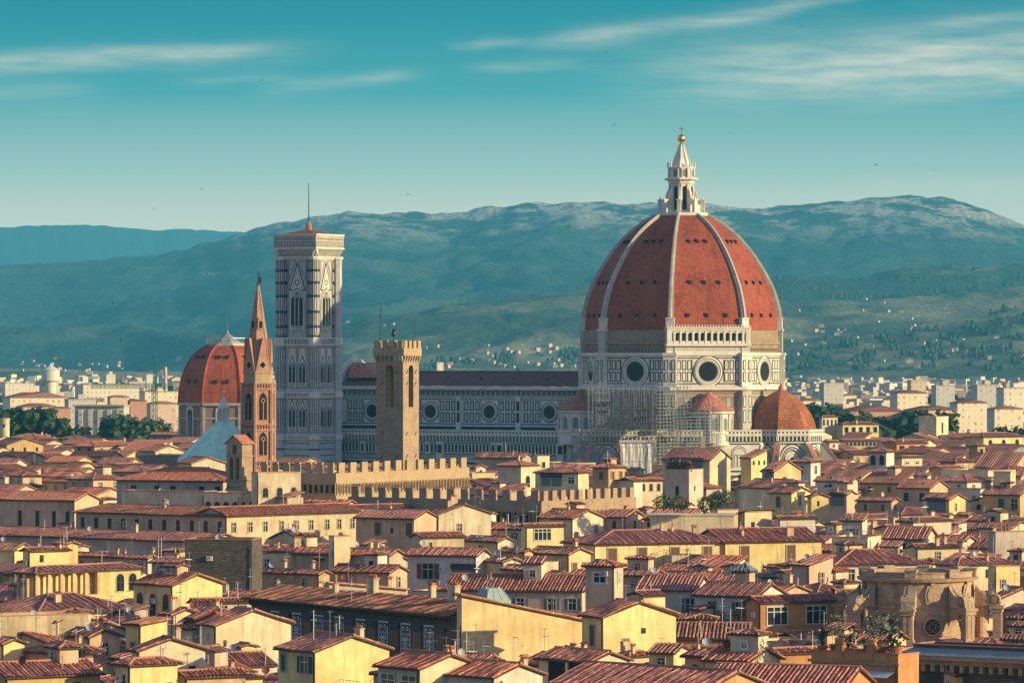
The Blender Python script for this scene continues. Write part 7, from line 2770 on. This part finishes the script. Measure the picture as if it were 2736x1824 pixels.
def occupied(x, y, r):
    for (e, lb, bx, D, c, rad, ob) in HOUSES:
        hx_, hy_, ar = ob
        dx_, dy_ = x - c.x, y - c.y
        ca, sa = math.cos(-ar), math.sin(-ar)
        lx, ly = abs(dx_ * ca - dy_ * sa), abs(dx_ * sa + dy_ * ca)
        if lx < hx_ + r and ly < hy_ + r:
            return True
    # cathedral block and the other landmarks
    ca, sa = math.cos(-GRID), math.sin(-GRID)
    dx_, dy_ = x - CX0, y - CY0
    lx, ly = dx_ * ca - dy_ * sa, dx_ * sa + dy_ * ca
    if -150 < lx < 62 and -62 < ly < 55:
        return True
    for px, D, rr in ((690, 1010, 10), (607, 1720, 26), (597, 1440, 22), (633, 860, 10), (1062, 1010, 10), (2452, 650, 17), (960, 600, 22), (1100, 600, 18), (800, 625, 20), (1800, 905, 15)):
        c = P(px, HY, D)
        if (x - c.x) ** 2 + (y - c.y) ** 2 < (r + rr) ** 2:
            return True
    # fortress courtyards
    for px0, px1, D0, D1 in ((690, 1254, 985, 1045), (930, 1700, 925, 985)):
        if D0 < y < D1 and px0 < CX + x / y * F < px1:
            return True
    return False


SHAPE = {'gl': 'gabled roof', 'gr': 'side-on gabled roof', 'hip': 'hipped roof', 'sf': 'lean-to roof', 'flat': 'flat terrace top'}
TMN = {'tile_red': 'deep red', 'tile_brown': 'brown', 'tile_bright': 'bright orange-red', 'tile_mottled': 'mottled'}
used = set()
FILL = {}
REST = MB()
KEEP, MERGE = None, set()
KEEP = {204, 206, 305, 323, 421, 422, 423, 503, 506, 522, 603, 622, 720, 804, 1021, 1119, 1202, 1221, 1222, 1303, 1420, 1505, 1506, 1703, 1704, 1717, 1718, 1819, 2002, 2104, 2119, 2218, 2418, 2502, 2503, 2504, 2507, 2518, 2618, 2803, 2804, 2807, 2809, 2811, 2902, 2913, 2916, 2918, 3003, 3004, 3011, 3015, 3018, 3115, 3116, 3118, 3202, 3203, 3204, 3216, 3302, 3312, 3315, 3317, 3402, 3409, 3413, 3503, 3509, 3511, 3602, 3603, 3612, 3614, 3615, 3616, 3709, 3716, 3812, 3909, 4003, 4114, 4212, 4310, 4315, 4413, 4414, 4415, 4513, 4716, 4816, 4817, 4818, 5015, 5103, 5115, 5117, 5216, 5217, 5314, 5316, 5502, 5615, 5702, 5707, 5803, 5804, 5814, 5902, 5907, 5911, 5915, 5916, 6011, 6012, 6102, 6109, 6111, 6112, 6114, 6214, 6314, 6318, 6414, 6502, 6509, 6511, 6606, 6714, 6802, 6814, 7008, 7014, 7103, 7315, 7316, 7403, 7411, 7503, 7603, 7611, 7712, 7715, 7812, 7813, 7814, 7902, 8011, 8012, 8013, 8112, 8114, 8204, 8207, 8208, 8302, 8303, 8305, 8307, 8403, 8404, 8405, 8409, 8504, 8512}
MERGE = {120, 121, 123, 205, 220, 224, 320, 322, 324, 402, 404, 420, 424, 524, 602, 604, 703, 721, 803, 806, 904, 1020, 1103, 1205, 1219, 1321, 1322, 1402, 1504, 1519, 1604, 1605, 1618, 1720, 1804, 1805, 1904, 1918, 1920, 2003, 2017, 2118, 2403, 2404, 2604, 2607, 2608, 2707, 2709, 2716, 2717, 2806, 2812, 2816, 2914, 2917, 3007, 3017, 3103, 3111, 3112, 3113, 3114, 3206, 3209, 3211, 3218, 3303, 3307, 3311, 3415, 3417, 3502, 3506, 3514, 3515, 3607, 3613, 3617, 3811, 3914, 4012, 4014, 4015, 4311, 4312, 4313, 4410, 4412, 4510, 4512, 4514, 4615, 4616, 4618, 4714, 4717, 4718, 4815, 4915, 5016, 5114, 5315, 5402, 5406, 5414, 5416, 5507, 5516, 5602, 5604, 5703, 5807, 5901, 5904, 5908, 6001, 6004, 6103, 6110, 6115, 6202, 6204, 6207, 6208, 6213, 6217, 6306, 6307, 6313, 6413, 6512, 6612, 6613, 6615, 6702, 6708, 6806, 6807, 6811, 6817, 6908, 7108, 7114, 7116, 7202, 7214, 7309, 7313, 7404, 7702, 7703, 7709, 7711, 7911, 7912, 7913, 7914, 8002, 8003, 8009, 8010, 8102, 8103, 8113, 8202, 8209, 8211, 8212, 8408, 8502, 8509}
row = 0
y = 1760.0
while y > 540:
    step = 10.5 if y < 800 else 13.0 if y < 1000 else 17.0
    halfw = y * 1500 / F
    x = -halfw
    col = 0
    row += 1
    while x < halfw:
        col += 1
        fid = row * 100 + col
        rnd = random.Random(fid * 17 + 3)
        fx, fy = x + rnd.uniform(-3, 3), y + rnd.uniform(-3, 3)
        r_ = rnd.uniform(2.6, 5.6) if y < 800 else rnd.uniform(3.6, 7.0) if y < 1000 else rnd.uniform(4.5, 8.0)
        x += step
        if occupied(fx, fy, r_ * .75):
            continue
        hh = rnd.uniform(10.0, 13.6) if fy < 820 else rnd.uniform(10.5, 14.5) if fy < 1150 else rnd.uniform(14, 19.5)
        px = CX + fx / fy * F
        if 440 < px < 650 and 1060 < fy < 1440:
            hh = min(hh, 9.5)
        py = HY + (H - hh) / fy * F
        wpx = r_ * 2 / fy * F
        rf_ = rnd.choice(['gl', 'gl', 'gr', 'hip', 'hip', 'sf', 'gl', 'flat'])
        wl = rnd.choice(['cream', 'cream', 'yellow', 'tan', 'white', 'ochre', 'lemon', 'sand', 'grey'])
        tm = rnd.choice(['tile_red', 'tile_red', 'tile_brown', 'tile_bright', 'tile_mottled'])
        ang = rnd.choice([-31, -38, -45, -28, -55, -60, -20])
        wd, dp = r_ * rnd.uniform(1.4, 2.2), r_ * rnd.uniform(1.1, 1.7)
        if KEEP is not None and fid not in KEEP:
            REST.M = Matrix.Translation((fx, fy, 0)) @ Matrix.Rotation(R(ang), 4, 'Z')
            REST.prism([(-wd / 2, -dp / 2), (wd / 2, -dp / 2), (wd / 2, dp / 2), (-wd / 2, dp / 2)], 0, hh, ['cream', 'tan', 'white', 'lemon'].index(wl) if wl in ('cream', 'tan', 'white', 'lemon') else 0, False)
            for sg in (-1, 1):
                REST.face([(-wd / 2 - .5, sg * (dp / 2 + .5), hh - .15), (wd / 2 + .5, sg * (dp / 2 + .5), hh - .15), (wd / 2 + .5, 0, hh + .31 * dp / 2), (-wd / 2 - .5, 0, hh + .31 * dp / 2)], 4)
                REST.face([(sg * wd / 2, -dp / 2, hh), (sg * wd / 2, dp / 2, hh), (sg * wd / 2, 0, hh + .31 * dp / 2)], 0)
            continue
        best = min(MAIN, key=lambda q: (q[4].x - fx) ** 2 + (q[4].y - fy) ** 2)
        dpx = px - (best[2][0] + best[2][1]) / 2
        rel = 'right of' if dpx > 14 else ('left of' if dpx < -14 else ('behind' if fy > best[3] else 'in front of'))
        if abs(dpx) > 14:
            rel += ' and behind' if fy > best[3] + 12 else (' and in front of' if fy < best[3] - 12 else '')
        short = best[1].split(',')[0].split(' with ')[0].split(' and ')[0]
        short = ' '.join(short.split()[:5])
        for _ in range(3):
            for last in ('of', 'the', 'at', 'a', 'in', 'under', 'below', 'its', 'just', 'behind', 'to', 'over', 'left', 'right', 'an', 'beside', 'showing', 'above', 'one', 'running', 'closing', 'on', 'continuing', 'very', 'two'):
                if short.endswith(' ' + last):
                    short = short[:-len(last) - 1]
        lab = '%s house, %s %s, %s %s' % ({'lemon': 'bright yellow', 'sand': 'sandy'}.get(wl, wl), 'bare' if rf_ == 'flat' else TMN[tm], SHAPE[rf_], rel, short)
        while len(lab.split()) > 15:
            short = ' '.join(short.split()[:-1])
            lab = ' '.join(lab.split()[:-1])
        for extra in ('', ', larger', ', smaller', ', lowest', ', highest'):
            if lab + extra not in used:
                lab += extra
                break
        else:
            continue
        used.add(lab)
        t_ = house(px - wpx / 2, px, px + wpx / 2, py, hh, ang, rf_, wl, lab, wid=wd, dep=dp, tilem=tm, chim=None if fy < 1000 else 0, seed=fid * 5 + 1, fill=True, group='infill houses of the old town')
        FILL[t_[0].name] = fid
    y -= step
for i in range(520):                                     # the town goes on past both edges of the picture
    rnd = random.Random(9000 + i)
    D = rnd.uniform(520, 1850)
    px = rnd.choice((rnd.uniform(-1100, -190), rnd.uniform(2930, 3840)))
    if KEEP is None or occupied((px - CX) / F * D, D, 5):
        continue
    REST.M = Matrix.Translation(((px - CX) / F * D, D, 0)) @ Matrix.Rotation(R(rnd.choice((-31, -45, -60))), 4, 'Z')
    wd, dp, hh = rnd.uniform(7, 15), rnd.uniform(7, 12), rnd.uniform(11, 17)
    REST.prism([(-wd / 2, -dp / 2), (wd / 2, -dp / 2), (wd / 2, dp / 2), (-wd / 2, dp / 2)], 0, hh, rnd.randrange(4), False)
    for sg in (-1, 1):
        REST.face([(-wd / 2 - .5, sg * (dp / 2 + .5), hh - .15), (wd / 2 + .5, sg * (dp / 2 + .5), hh - .15), (wd / 2 + .5, 0, hh + .31 * dp / 2), (-wd / 2 - .5, 0, hh + .31 * dp / 2)], 4)
        REST.face([(sg * wd / 2, -dp / 2, hh), (sg * wd / 2, dp / 2, hh), (sg * wd / 2, 0, hh + .31 * dp / 2)], 0)
REST.M = None
if REST.f:
    tag(REST.build('old_town_roofs', [M['stucco_cream'], M['stucco_tan'], M['stucco_white'], M['stucco_lemon'], M['tile_red']]), 'slivers of more tiled roofs glimpsed between the houses of the old town', 'houses', kind='stuff')

# ================================================================ the suburbs beyond
FARN = {'far_cream': 'cream', 'far_white': 'white', 'far_tan': 'tan', 'far_pink': 'pinkish', 'far_grey': 'grey', 'far_yellow': 'pale yellow', 'far_brick': 'brick red'}


def block(px0, px1, ytop, D, wall, flat, label, group=None, rz=None, base=0.0, dpt=None, name='apartment_block', cat='apartment block', depth_z=0.0):
    a = P(px0, ytop, D)
    w_ = (px1 - px0) / F * D
    rz = R(-70) if rz is None else rz
    ll = max(5.0, w_ / (.55 * abs(math.cos(rz)) + abs(math.sin(rz))))
    dp = dpt or ll * .55
    e = empty(name, (a.x + w_ / 2, D + dp / 2, base), rz, label, cat, group)
    hz = a.z - base
    ll, dp = dp, ll
    mb = MB()
    mb.prism([(-ll / 2, -dp / 2), (ll / 2, -dp / 2), (ll / 2, dp / 2), (-ll / 2, dp / 2)], 0, hz)
    if flat and dp > 9:
        rr = random.Random(int(px0))
        x = rr.uniform(-.25, .25) * ll
        mb.box(x - 2, x + 2, -2, 2, hz + .35, hz + 2.8)
    mb.build('wall', M[wall], e)
    mb = MB()
    if flat:
        mb.box(-ll / 2 - .4, ll / 2 + .4, -dp / 2 - .4, dp / 2 + .4, hz, hz + .35)
        mb.build('roof', M['stucco_grey'], e)
    else:
        g = min(ll, dp) / 2
        ex, ey = max(0, ll / 2 - g), max(0, dp / 2 - g)
        A = [(-ll / 2 - .6, -dp / 2 - .6, hz), (ll / 2 + .6, -dp / 2 - .6, hz), (ll / 2 + .6, dp / 2 + .6, hz), (-ll / 2 - .6, dp / 2 + .6, hz)]
        T0, T1 = (-ex, -ey, hz + g * .33), (ex, ey, hz + g * .33)
        mb.face([A[0], A[1], T1, T0]); mb.face([A[1], A[2], T1]) if ex else mb.face([A[1], A[2], T1, T0])
        mb.face([A[2], A[3], T0, T1]); mb.face([A[3], A[0], T0])
        mb.build('roof', M['tile_brown' if int(px0) % 3 else 'tile_red'], e)
    return e


# the ones that can be told apart
for a in [
    (0, 178, 1062, 2700, 'far_cream', False, 'long cream block with a reddish roof at the far left edge'),
    (40, 150, 1086, 2400, 'far_tan', False, 'tan block with many balconies left of the dark pines'),
    (170, 255, 1067, 2500, 'far_grey', True, 'grey and tan slab left of the office block with white columns'),
    (135, 188, 1090, 2200, 'far_brick', False, 'brick house beside the dark pines'),
    (88, 122, 1086, 2200, 'far_pink', False, 'small pinkish house rising out of the dark pines'),
    (340, 392, 1070, 2350, 'far_brick', False, 'red apartment tower with white balconies'),
    (285, 345, 1060, 2600, 'far_tan', False, 'tan block behind the office block with white columns'),
    (370, 480, 1046, 2900, 'far_yellow', True, 'long cream slab left of the green crane'),
    (390, 470, 1078, 2300, 'far_pink', False, 'low pink roofed house right of the red apartment tower'),
    (195, 370, 1028, 3600, 'far_white', True, 'very long low pale warehouse in the far left plain'),
    (280, 308, 1000, 4600, 'far_cream', True, 'tall cream block near the far hill foot, left'),
    (388, 412, 1000, 4600, 'far_white', True, 'tall white block near the far chimney stack'),
    (0, 90, 1024, 3800, 'far_white', True, 'stepped white terraces at the far left edge'),
    (2425, 2475, 1016, 3300, 'far_tan', True, 'brown office slab with one lit end, right of the great dome'),
    (2190, 2255, 1024, 3400, 'far_grey', True, 'grey terraced block with a lit end just right of the great dome'),
    (2490, 2552, 1030, 3100, 'far_grey', True, 'blue-grey slab with balconies, far right'),
    (2598, 2672, 1028, 3000, 'far_grey', True, 'large blue-grey apartment block near the right edge'),
    (2665, 2760, 1036, 2800, 'far_white', True, 'pale block with green shutters at the right edge'),
    (2130, 2195, 1070, 2400, 'far_yellow', False, 'bright yellow gabled house right of the great dome'),
    (2240, 2420, 1098, 2100, 'far_brick', False, 'long low red roofed depot right of the tribune dome'),
    (2380, 2480, 1050, 2600, 'far_cream', False, 'cream block with a brown roof right of centre-right trees'),
    (2540, 2640, 1076, 2300, 'far_cream', False, 'cream palazzo with rows of windows, far right'),
    (2640, 2736, 1092, 2050, 'far_cream', False, 'white palazzo with green shutters, far right'),
    (2420, 2560, 1095, 2100, 'far_tan', False, 'long tan attic block, far right'),
    (1165, 1185, 968, 5200, 'far_cream', True, 'pale square tower beyond the nave roof'),
]:
    block(*a)
# office block with white columns
e = empty('office_block', (P(265, 930, 2150).x, 2150, 0), R(-8), 'grey office block with five broad white columns, far left', 'office block')
zt = zz_.__call__ and H - (1085 - HY) / F * 2150
mb = MB()
mb.box(-11.5, 11.5, 0, 12, 0, zt)
mb.build('wall', M['far_grey'], e)
for i in range(5):
    q = MB()
    q.box(-9.6 + i * 4.5, -7.6 + i * 4.5, -1.0, 0, 0, zt - 1.5)
    q.build('column', M['far_white'], e)
mb = MB()
mb.box(-12, 12, -1.2, 12.4, zt, zt + .6)
mb.build('roof', M['stucco_grey'], e)

rnd = random.Random(5)
nb = 0
BLK = {}
BSKIP = set()
TSKIP = set()
BSKIP = {188000, 188001, 188002, 188003, 188004, 188005, 188006, 188007, 188008, 188009, 188010, 188048, 188049, 188050, 188051, 188052, 188053, 188054, 188055, 188056, 188057, 188058, 188059, 188060, 188061, 208000, 208001, 208002, 208003, 208004, 208005, 208006, 208007, 208008, 208009, 208047, 208048, 208049, 208050, 208051, 208052, 208053, 208054, 208055, 208056, 208057, 208058, 208059, 232000, 232001, 232002, 232004, 232005, 232006, 232007, 232008, 232016, 232017, 232018, 232042, 232043, 232044, 232045, 232046, 232047, 232048, 232049, 232050, 232051, 232052, 232053, 232055, 260000, 260001, 260002, 260003, 260004, 260005, 260006, 260007, 260015, 260016, 260017, 260018, 260040, 260041, 260042, 260043, 260044, 260045, 260046, 260047, 260048, 260049, 260050, 260052, 260053, 290000, 290001, 290002, 290003, 290004, 290005, 290006, 290007, 290008, 290010, 290011, 290012, 290013, 290014, 290015, 290016, 290017, 290039, 290040, 290041, 290042, 290043, 290044, 290045, 290046, 290047, 290048, 290049, 290051, 330000, 330001, 330002, 330003, 330004, 330005, 330006, 330007, 330008, 330009, 330010, 330011, 330012, 330013, 330014, 330015, 330016, 330037, 330038, 330039, 330041, 330042, 330043, 330044, 330045, 330046, 330047, 330048, 330049, 380000, 380001, 380002, 380003, 380004, 380005, 380006, 380007, 380008, 380009, 380010, 380011, 380012, 380013, 380014, 380015, 380036, 380037, 380039, 380040, 380041, 380042, 380043, 380044, 380045, 380046, 380047, 440001, 440004, 440005, 440008, 440009, 440010, 440011, 440012, 440013, 440014, 440015, 440016, 440017, 440020, 440021, 440022, 440023, 440024, 440025, 440026, 440027, 440028, 440029, 440030, 440031, 440032, 440033, 440034, 440038, 440039, 440041, 440043, 440045, 520000, 520001, 520002, 520004, 520006, 520008, 520009, 520010, 520012, 520013, 520014, 520015, 520016, 520017, 520018, 520019, 520020, 520021, 520022, 520023, 520024, 520025, 520026, 520027, 520028, 520029, 520030, 520031, 520043}
TSKIP = {0, 1, 2, 3, 4, 5, 6, 7, 12, 14, 15, 16, 17, 18, 20, 21, 22, 24, 25, 26, 27, 28, 29, 30, 31, 34, 36, 37, 38, 39, 40, 41, 42, 45}
rows = [(1880, 62), (2080, 60), (2320, 56), (2600, 54), (2900, 52), (3300, 50), (3800, 48), (4400, 46), (5200, 44)]
for D0, cnt in rows:
    for i in range(cnt):
        px = -60 + 2860 * (i + rnd.uniform(.1, .9)) / cnt
        D = D0 * rnd.uniform(.94, 1.06)
        if D0 <= 2150 and (540 < px < 2150) or (920 < px < 2080 and D0 < 4000) or (420 < px < 760 and D0 < 2900):
            continue
        w_ = rnd.uniform(8, 18) if D0 < 2500 else rnd.uniform(7, 17)
        hz = rnd.choice((6, 7, 8, 9, 10, 11, 13)) if D0 < 4000 else rnd.choice((8, 10, 12, 15, 19))
        yt = HY + (H - hz) / D * F
        wl = rnd.choice(FARW)
        flat = rnd.random() < (.3 if D0 < 2600 else .55)
        side = 'left of the cathedral' if px < 900 else ('behind the nave' if px < 1560 else 'right of the great dome')
        rzz, dpp = R(rnd.choice((-60, -66, -72, -78, -50))), rnd.uniform(10, 16)
        if D0 * 100 + i in BSKIP:
            continue
        bk = block(px, px + w_ / D * F, yt, D, wl, flat, 'distant %s %s with a %s roof in the suburb %s' % (FARN[wl], 'block' if hz > 12 else 'house', 'flat' if flat else 'tiled', side),
              'distant %s %s buildings, %s, %s' % (FARN[wl], 'tall' if hz > 12 else 'low', 'flat' if flat else 'tiled', side), rzz, dpt=dpp)
        BLK[bk.name] = D0 * 100 + i
# the town melting into one pale mass before the hills
mb = MB()
for i in range(3400):
    px = rnd.uniform(-80, 2820)
    D = 2900 * (6900 / 2900) ** rnd.random()
    if i >= 2600:
        px = rnd.choice((rnd.uniform(-900, -80), rnd.uniform(2820, 3640)))
        D = 1880 * (6900 / 1880) ** rnd.random()
    if 540 < px < 2080 and D < 4300:
        continue
    x = (px - CX) / F * D
    w_, d_, h_ = rnd.uniform(3, 8), rnd.uniform(3, 7), rnd.choice((6, 7, 8, 9, 10, 12, 14))
    c, s = math.cos(R(-30)), math.sin(R(-30))
    mb.M = Matrix.Translation((x, D, 0)) @ Matrix.Rotation(R(rnd.uniform(-60, 0)), 4, 'Z')
    mb.prism([(-w_, -d_), (w_, -d_), (w_, d_), (-w_, d_)], 0, h_, rnd.randrange(5), True, False, 5)
mb.M = None
tag(mb.build('distant_town', [M[k] for k in FARW[:5]] + [M['tile_brown']]), 'hazy mass of pale far-off buildings along the foot of the hills', 'town', kind='stuff')
# villas on the hillsides
vm = MB()
vm.box(-8, 8, -6, 6, -6, 9, 0)
for sx in (-1, 1):
    vm.face([(sx * 8.6, -6.6, 9), (sx * 8.6, 6.6, 9), (0, 3, 11.5), (0, -3, 11.5)], 1)
for sy in (-1, 1):
    vm.face([(-8.6, sy * 6.6, 9), (8.6, sy * 6.6, 9), (0, sy * 3, 11.5)], 1)
v0 = vm.build('wall', [M['far_tan'], M['tile_brown']])
VME = v0.data
bpy.data.objects.remove(v0)
bpy.context.view_layer.update()
from mathutils.bvhtree import BVHTree
trees_ = []
dg = bpy.context.evaluated_depsgraph_get()
for o in list(scene.objects):
    if o.get('kind') == 'structure' and o.type == 'MESH':
        trees_.append((o.name, BVHTree.FromObject(o, dg)))


def hit(px, py):
    org = Vector((0, 0, H))
    d = (P(px, py, 1000) - org).normalized()
    best = None
    for n, t in trees_:
        loc, nn, ix, ds = t.ray_cast(org, d)
        if loc is not None and (best is None or ds < best[1]):
            best = (loc, ds, n)
    return best


vil = [(240, 1000), (318, 970)] + [(532 + rnd.uniform(0, 60), 732 + rnd.uniform(-3, 3)) for i in range(6)]
vil += [(rnd.uniform(1070, 1570), rnd.uniform(925, 985)) for i in range(36)] + [(rnd.uniform(2100, 2736), rnd.uniform(900, 985)) for i in range(32)]
vil += [(rnd.uniform(2090, 2500), rnd.uniform(830, 900)) for i in range(16)] + [(rnd.uniform(0, 520), rnd.uniform(955, 998)) for i in range(26)]
vil += [(1027, 872), (1050, 868), (930, 862), (2312, 802), (2358, 812), (2480, 938), (2400, 948), (60, 968)]
for px, py in vil:
    b = hit(px, py)
    if b is None:
        continue
    o = inst('hillside_villa', VME, None, b[0], R(rnd.uniform(-60, 0)), rnd.uniform(.28, .62) if py > 760 else .25)
    tag(o, 'tiny pale villa on the hazy hillside %s' % ('left of the bell tower' if px < 900 else 'behind the nave' if px < 1600 else 'right of the great dome'), 'villa',
        'hillside villas %s' % ('left' if px < 900 else 'middle' if px < 1600 else 'right'))
# woods on the near hills: one mass of crowns
mb = MB()
cnt = 0
for i in range(14000):
    px, py = rnd.uniform(600, 2760), rnd.uniform(705, 990)
    dens = mnoise.noise(Vector((px / 60, py / 16, 3.0)))
    if dens < .10:
        continue
    b = hit(px, py)
    if b is None or b[2].startswith('mountain') or b[2].startswith('far') or b[2] == 'ground':
        continue
    p, s = b[0], rnd.uniform(2.0, 4.6)
    hh = s * rnd.uniform(1.0, 2.8)
    ph = rnd.uniform(0, 90)
    mb.lathe([(s * .9, p.z - 1), (s, p.z + hh * .35), (s * .6, p.z + hh * .8), (0, p.z + hh)], 5, (p.x, p.y), ph)
    cnt += 1
tag(mb.build('hill_wood', M['leaf_hill']), 'dark woods and olive groves scattered over the nearer hills', 'woodland', kind='stuff')

# trees in the suburbs
rnd = random.Random(9)
for i, (px, py, hh, k, lb) in enumerate([
        (45, 1150, 17, 'pine', 'broad dark pine at the far left behind the tan round tower'), (75, 1148, 18, 'pine', 'tallest dark pine of the far left clump'), (20, 1150, 13, 'round', 'low dark tree at the far left edge'),
        (122, 1150, 14, 'pine', 'dark pine at the right end of the far left clump'), 
        (195, 1150, 12, 'round', 'tree left of the office block with white columns'), 
        (320, 1164, 17, 'round', 'leafy tree right of the office block'), (345, 1168, 19, 'round', 'big leafy tree below the red apartment tower'), (375, 1166, 17, 'light', 'lighter tree right of the big leafy tree'),
        (400, 1158, 15, 'light', 'pale crowned tree below the green crane'), (300, 1172, 12, 'round', 'dark low tree left of the big leafy tree'), (430, 1132, 12, 'cypress', 'dark conifer below the green crane'), (455, 1130, 12, 'round', 'round tree left of the brown drum')]):
    D = (H - 1.0) * F / (py + 45 - HY) if False else 2050.0
    z = H - (py - HY) / F * D
    tree('pine_tree' if k == 'pine' else 'tree', k, (P(px, py, D).x, D, max(0, z - 2) * 0), hh + max(0, z) * .45, lb, 'trees of the left suburb')
for i in range(46):
    px = rnd.choice((rnd.uniform(-20, 470), rnd.uniform(2130, 2740), rnd.uniform(2150, 2740)))
    D = rnd.choice((1950, 2300, 2600, 3000, 3600)) * rnd.uniform(.95, 1.05)
    k = rnd.choice(('round', 'round', 'light', 'cypress', 'pine'))
    ht = rnd.uniform(11, 19)
    if i in TSKIP:
        continue
    tr = tree('tree', k, (P(px, 930, D).x, D, 0), ht, 'dark %s tree among the distant blocks %s' % ({'round': 'round', 'light': 'pale green', 'cypress': 'narrow', 'pine': 'umbrella'}[k], 'left' if px < 900 else 'right of the great dome'),
         'distant %s suburb trees, %s' % (k, 'left' if px < 900 else 'right'))
    BLK[tr.name] = i
for i, (px, D, hh, lb) in enumerate([(2290, 2000, 26, 'tree mass right of the cream upper storey'), (2330, 1980, 25, 'dark tree left of the long depot'), (2375, 2000, 24, 'dark tree in front of the long depot'), (2420, 2000, 23, 'low dark tree under the depot roof'), (2455, 1990, 26, 'tree right of the depot'),
                                       (2200, 2300, 26, 'tree below the bright yellow gabled house'), (2176, 2300, 24, 'dark tree beside the great dome'), (2490, 1990, 27, 'bushy tree left of the white palazzo'), (2700, 1850, 22, 'tree at the far right edge')]):
    tree('tree', 'round', (P(px, 930, D).x, D, 0), hh, lb, 'trees of the right suburb')

# water tower, crane, chimney stack, round wall tower
e = empty('water_tower', (P(135, 930, 3900).x, 3900, 0), 0, 'white water tower with a wide tank and conical cap in the far left plain', 'water tower')
zt = H - (988 - HY) / F * 3900
mb = MB()
mb.lathe([(4.6, 0), (4.6, zt - 10), (7.6, zt - 9), (7.6, zt)], 20)
mb.build('tank', M['far_white'], e)
mb = MB()
mb.lathe([(8.0, zt), (1.4, zt + 3.5), (1.0, zt + 5), (0, zt + 5.4)], 20)
mb.build('cap', M['marble'], e)
e = empty('tower_crane', (P(413, 930, 2080).x, 2080, 0), R(-15), 'green tower crane with a long jib over the left suburb', 'crane')
zt = H - (1025 - HY) / F * 2080


def lattice(mb, p, q, w_, n):
    p, q = Vector(p), Vector(q)
    d = (q - p).normalized()
    a = d.orthogonal().normalized() * w_
    b = d.cross(a).normalized() * w_
    cs = [a + b, a - b, -a - b, -a + b]
    for c in cs:
        mb.tube(p + c, q + c, .16, 4)
    for i in range(n):
        for k in range(4):
            mb.tube(p.lerp(q, i / n) + cs[k], p.lerp(q, (i + 1) / n) + cs[(k + 1) % 4], .10, 3)


mb = MB(); lattice(mb, (0, 0, 0), (0, 0, zt), .9, 14); mb.build('mast', M['crane_green'], e)
mb = MB(); lattice(mb, (0, 0, zt - 1), (-30, 0, zt - 1), .7, 16); mb.build('jib', M['crane_green'], e)
mb = MB(); lattice(mb, (0, 0, zt), (1, 0, zt + 10), .6, 5); mb.tube((1, 0, zt + 10), (-18, 0, zt), .1, 3); mb.tube((1, 0, zt + 10), (8, 0, zt), .1, 3); mb.build('tower_head', M['crane_green'], e)
mb = MB(); lattice(mb, (0, 0, zt - 1), (9, 0, zt - 1), .7, 5); mb.box(6.5, 9, -1, 1, zt - 3.2, zt - .8); mb.build('counterweight', M['crane_green'], e)
q = MB()
q.tube((0, 0, 0), (0, 0, H - (980 - HY) / F * 4200), 2.0, 10, 0, 1.4)
o = q.build('factory_chimney', M['far_pink'], None, loc=(P(442, 930, 4200).x, 4200, 0))
tag(o, 'tall slim reddish factory chimney in the far left plain', 'chimney')
e = empty('round_tower', (P(12, 930, 1900).x, 1900, 0), 0, 'short round tan tower at the far left edge', 'tower')
zt = H - (1121 - HY) / F * 1900
q = MB(); q.lathe([(2.2, 0), (2.0, zt), (2.3, zt + .1), (2.3, zt + .6), (0, zt + .6)], 18); q.build('wall', M['stucco_cream'], e)
q = MB(); q.box(-.4, .4, -2.3, -1.9, zt - 3, zt - 1.8); q.build('window', M['void'], e)

# ================================================================ swifts over the town
bm_ = MB()
bm_.face([(0, -.10, 0), (.16, 0, .02), (0, .12, 0), (-.16, 0, .02)])
for s in (-1, 1):
    bm_.face([(s * .03, -.05, .02), (s * .32, .0, .10), (s * .62, .14, .05), (s * .30, .10, .09), (s * .03, .07, .02)])
bm_.face([(-.03, .1, 0), (.03, .1, 0), (.09, .3, 0), (0, .22, 0), (-.09, .3, 0)])
b0 = bm_.build('bird', M['bird_dark'])
BM = b0.data
bpy.data.objects.remove(b0)
rnd = random.Random(31)
pts = [(45, 890), (87, 924), (137, 922), (83, 949), (157, 963), (322, 910), (183, 932), (460, 927), (408, 955), (290, 960), (412, 560), (1440, 78),
       (1641, 335), (2140, 72), (1950, 355), (2495, 455), (1090, 520), (2340, 440), (1620, 140), (700, 215), (110, 800), (220, 840), (30, 760), (300, 810), (540, 505), (500, 880), (1010, 640), (900, 560), (2160, 350), (20, 690), (250, 720), (150, 860)]
for px, py in pts:
    o = inst('bird', BM, None, P(px, py, rnd.uniform(330, 520)), rnd.uniform(0, 6.3), rnd.uniform(.38, .5))
    o.rotation_euler = (rnd.uniform(-.7, .7), rnd.uniform(-.9, .9), rnd.uniform(0, 6.3))
    tag(o, 'tiny dark swift in flight high over the town', 'bird', 'swifts in flight')

# ================================================================ the air
mb = MB()
mb.box(-5800, 5800, -300, 25800, -1.0, 720)
hz_ = mb.build('haze', [])
hm_ = bpy.data.materials.new('haze')
hm_.use_nodes = True
nt_ = hm_.node_tree
nt_.nodes.clear()
out_ = node(nt_, 'ShaderNodeOutputMaterial')
pv = node(nt_, 'ShaderNodeVolumePrincipled')
pv.inputs['Color'].default_value = (.13, .71, .95, 1)
pv.inputs['Density'].default_value = 3.8e-5
pv.inputs['Anisotropy'].default_value = 0.0
nt_.links.new(pv.outputs[0], out_.inputs['Volume'])
hz_.data.materials.append(hm_)
tag(hz_, kind='stuff')
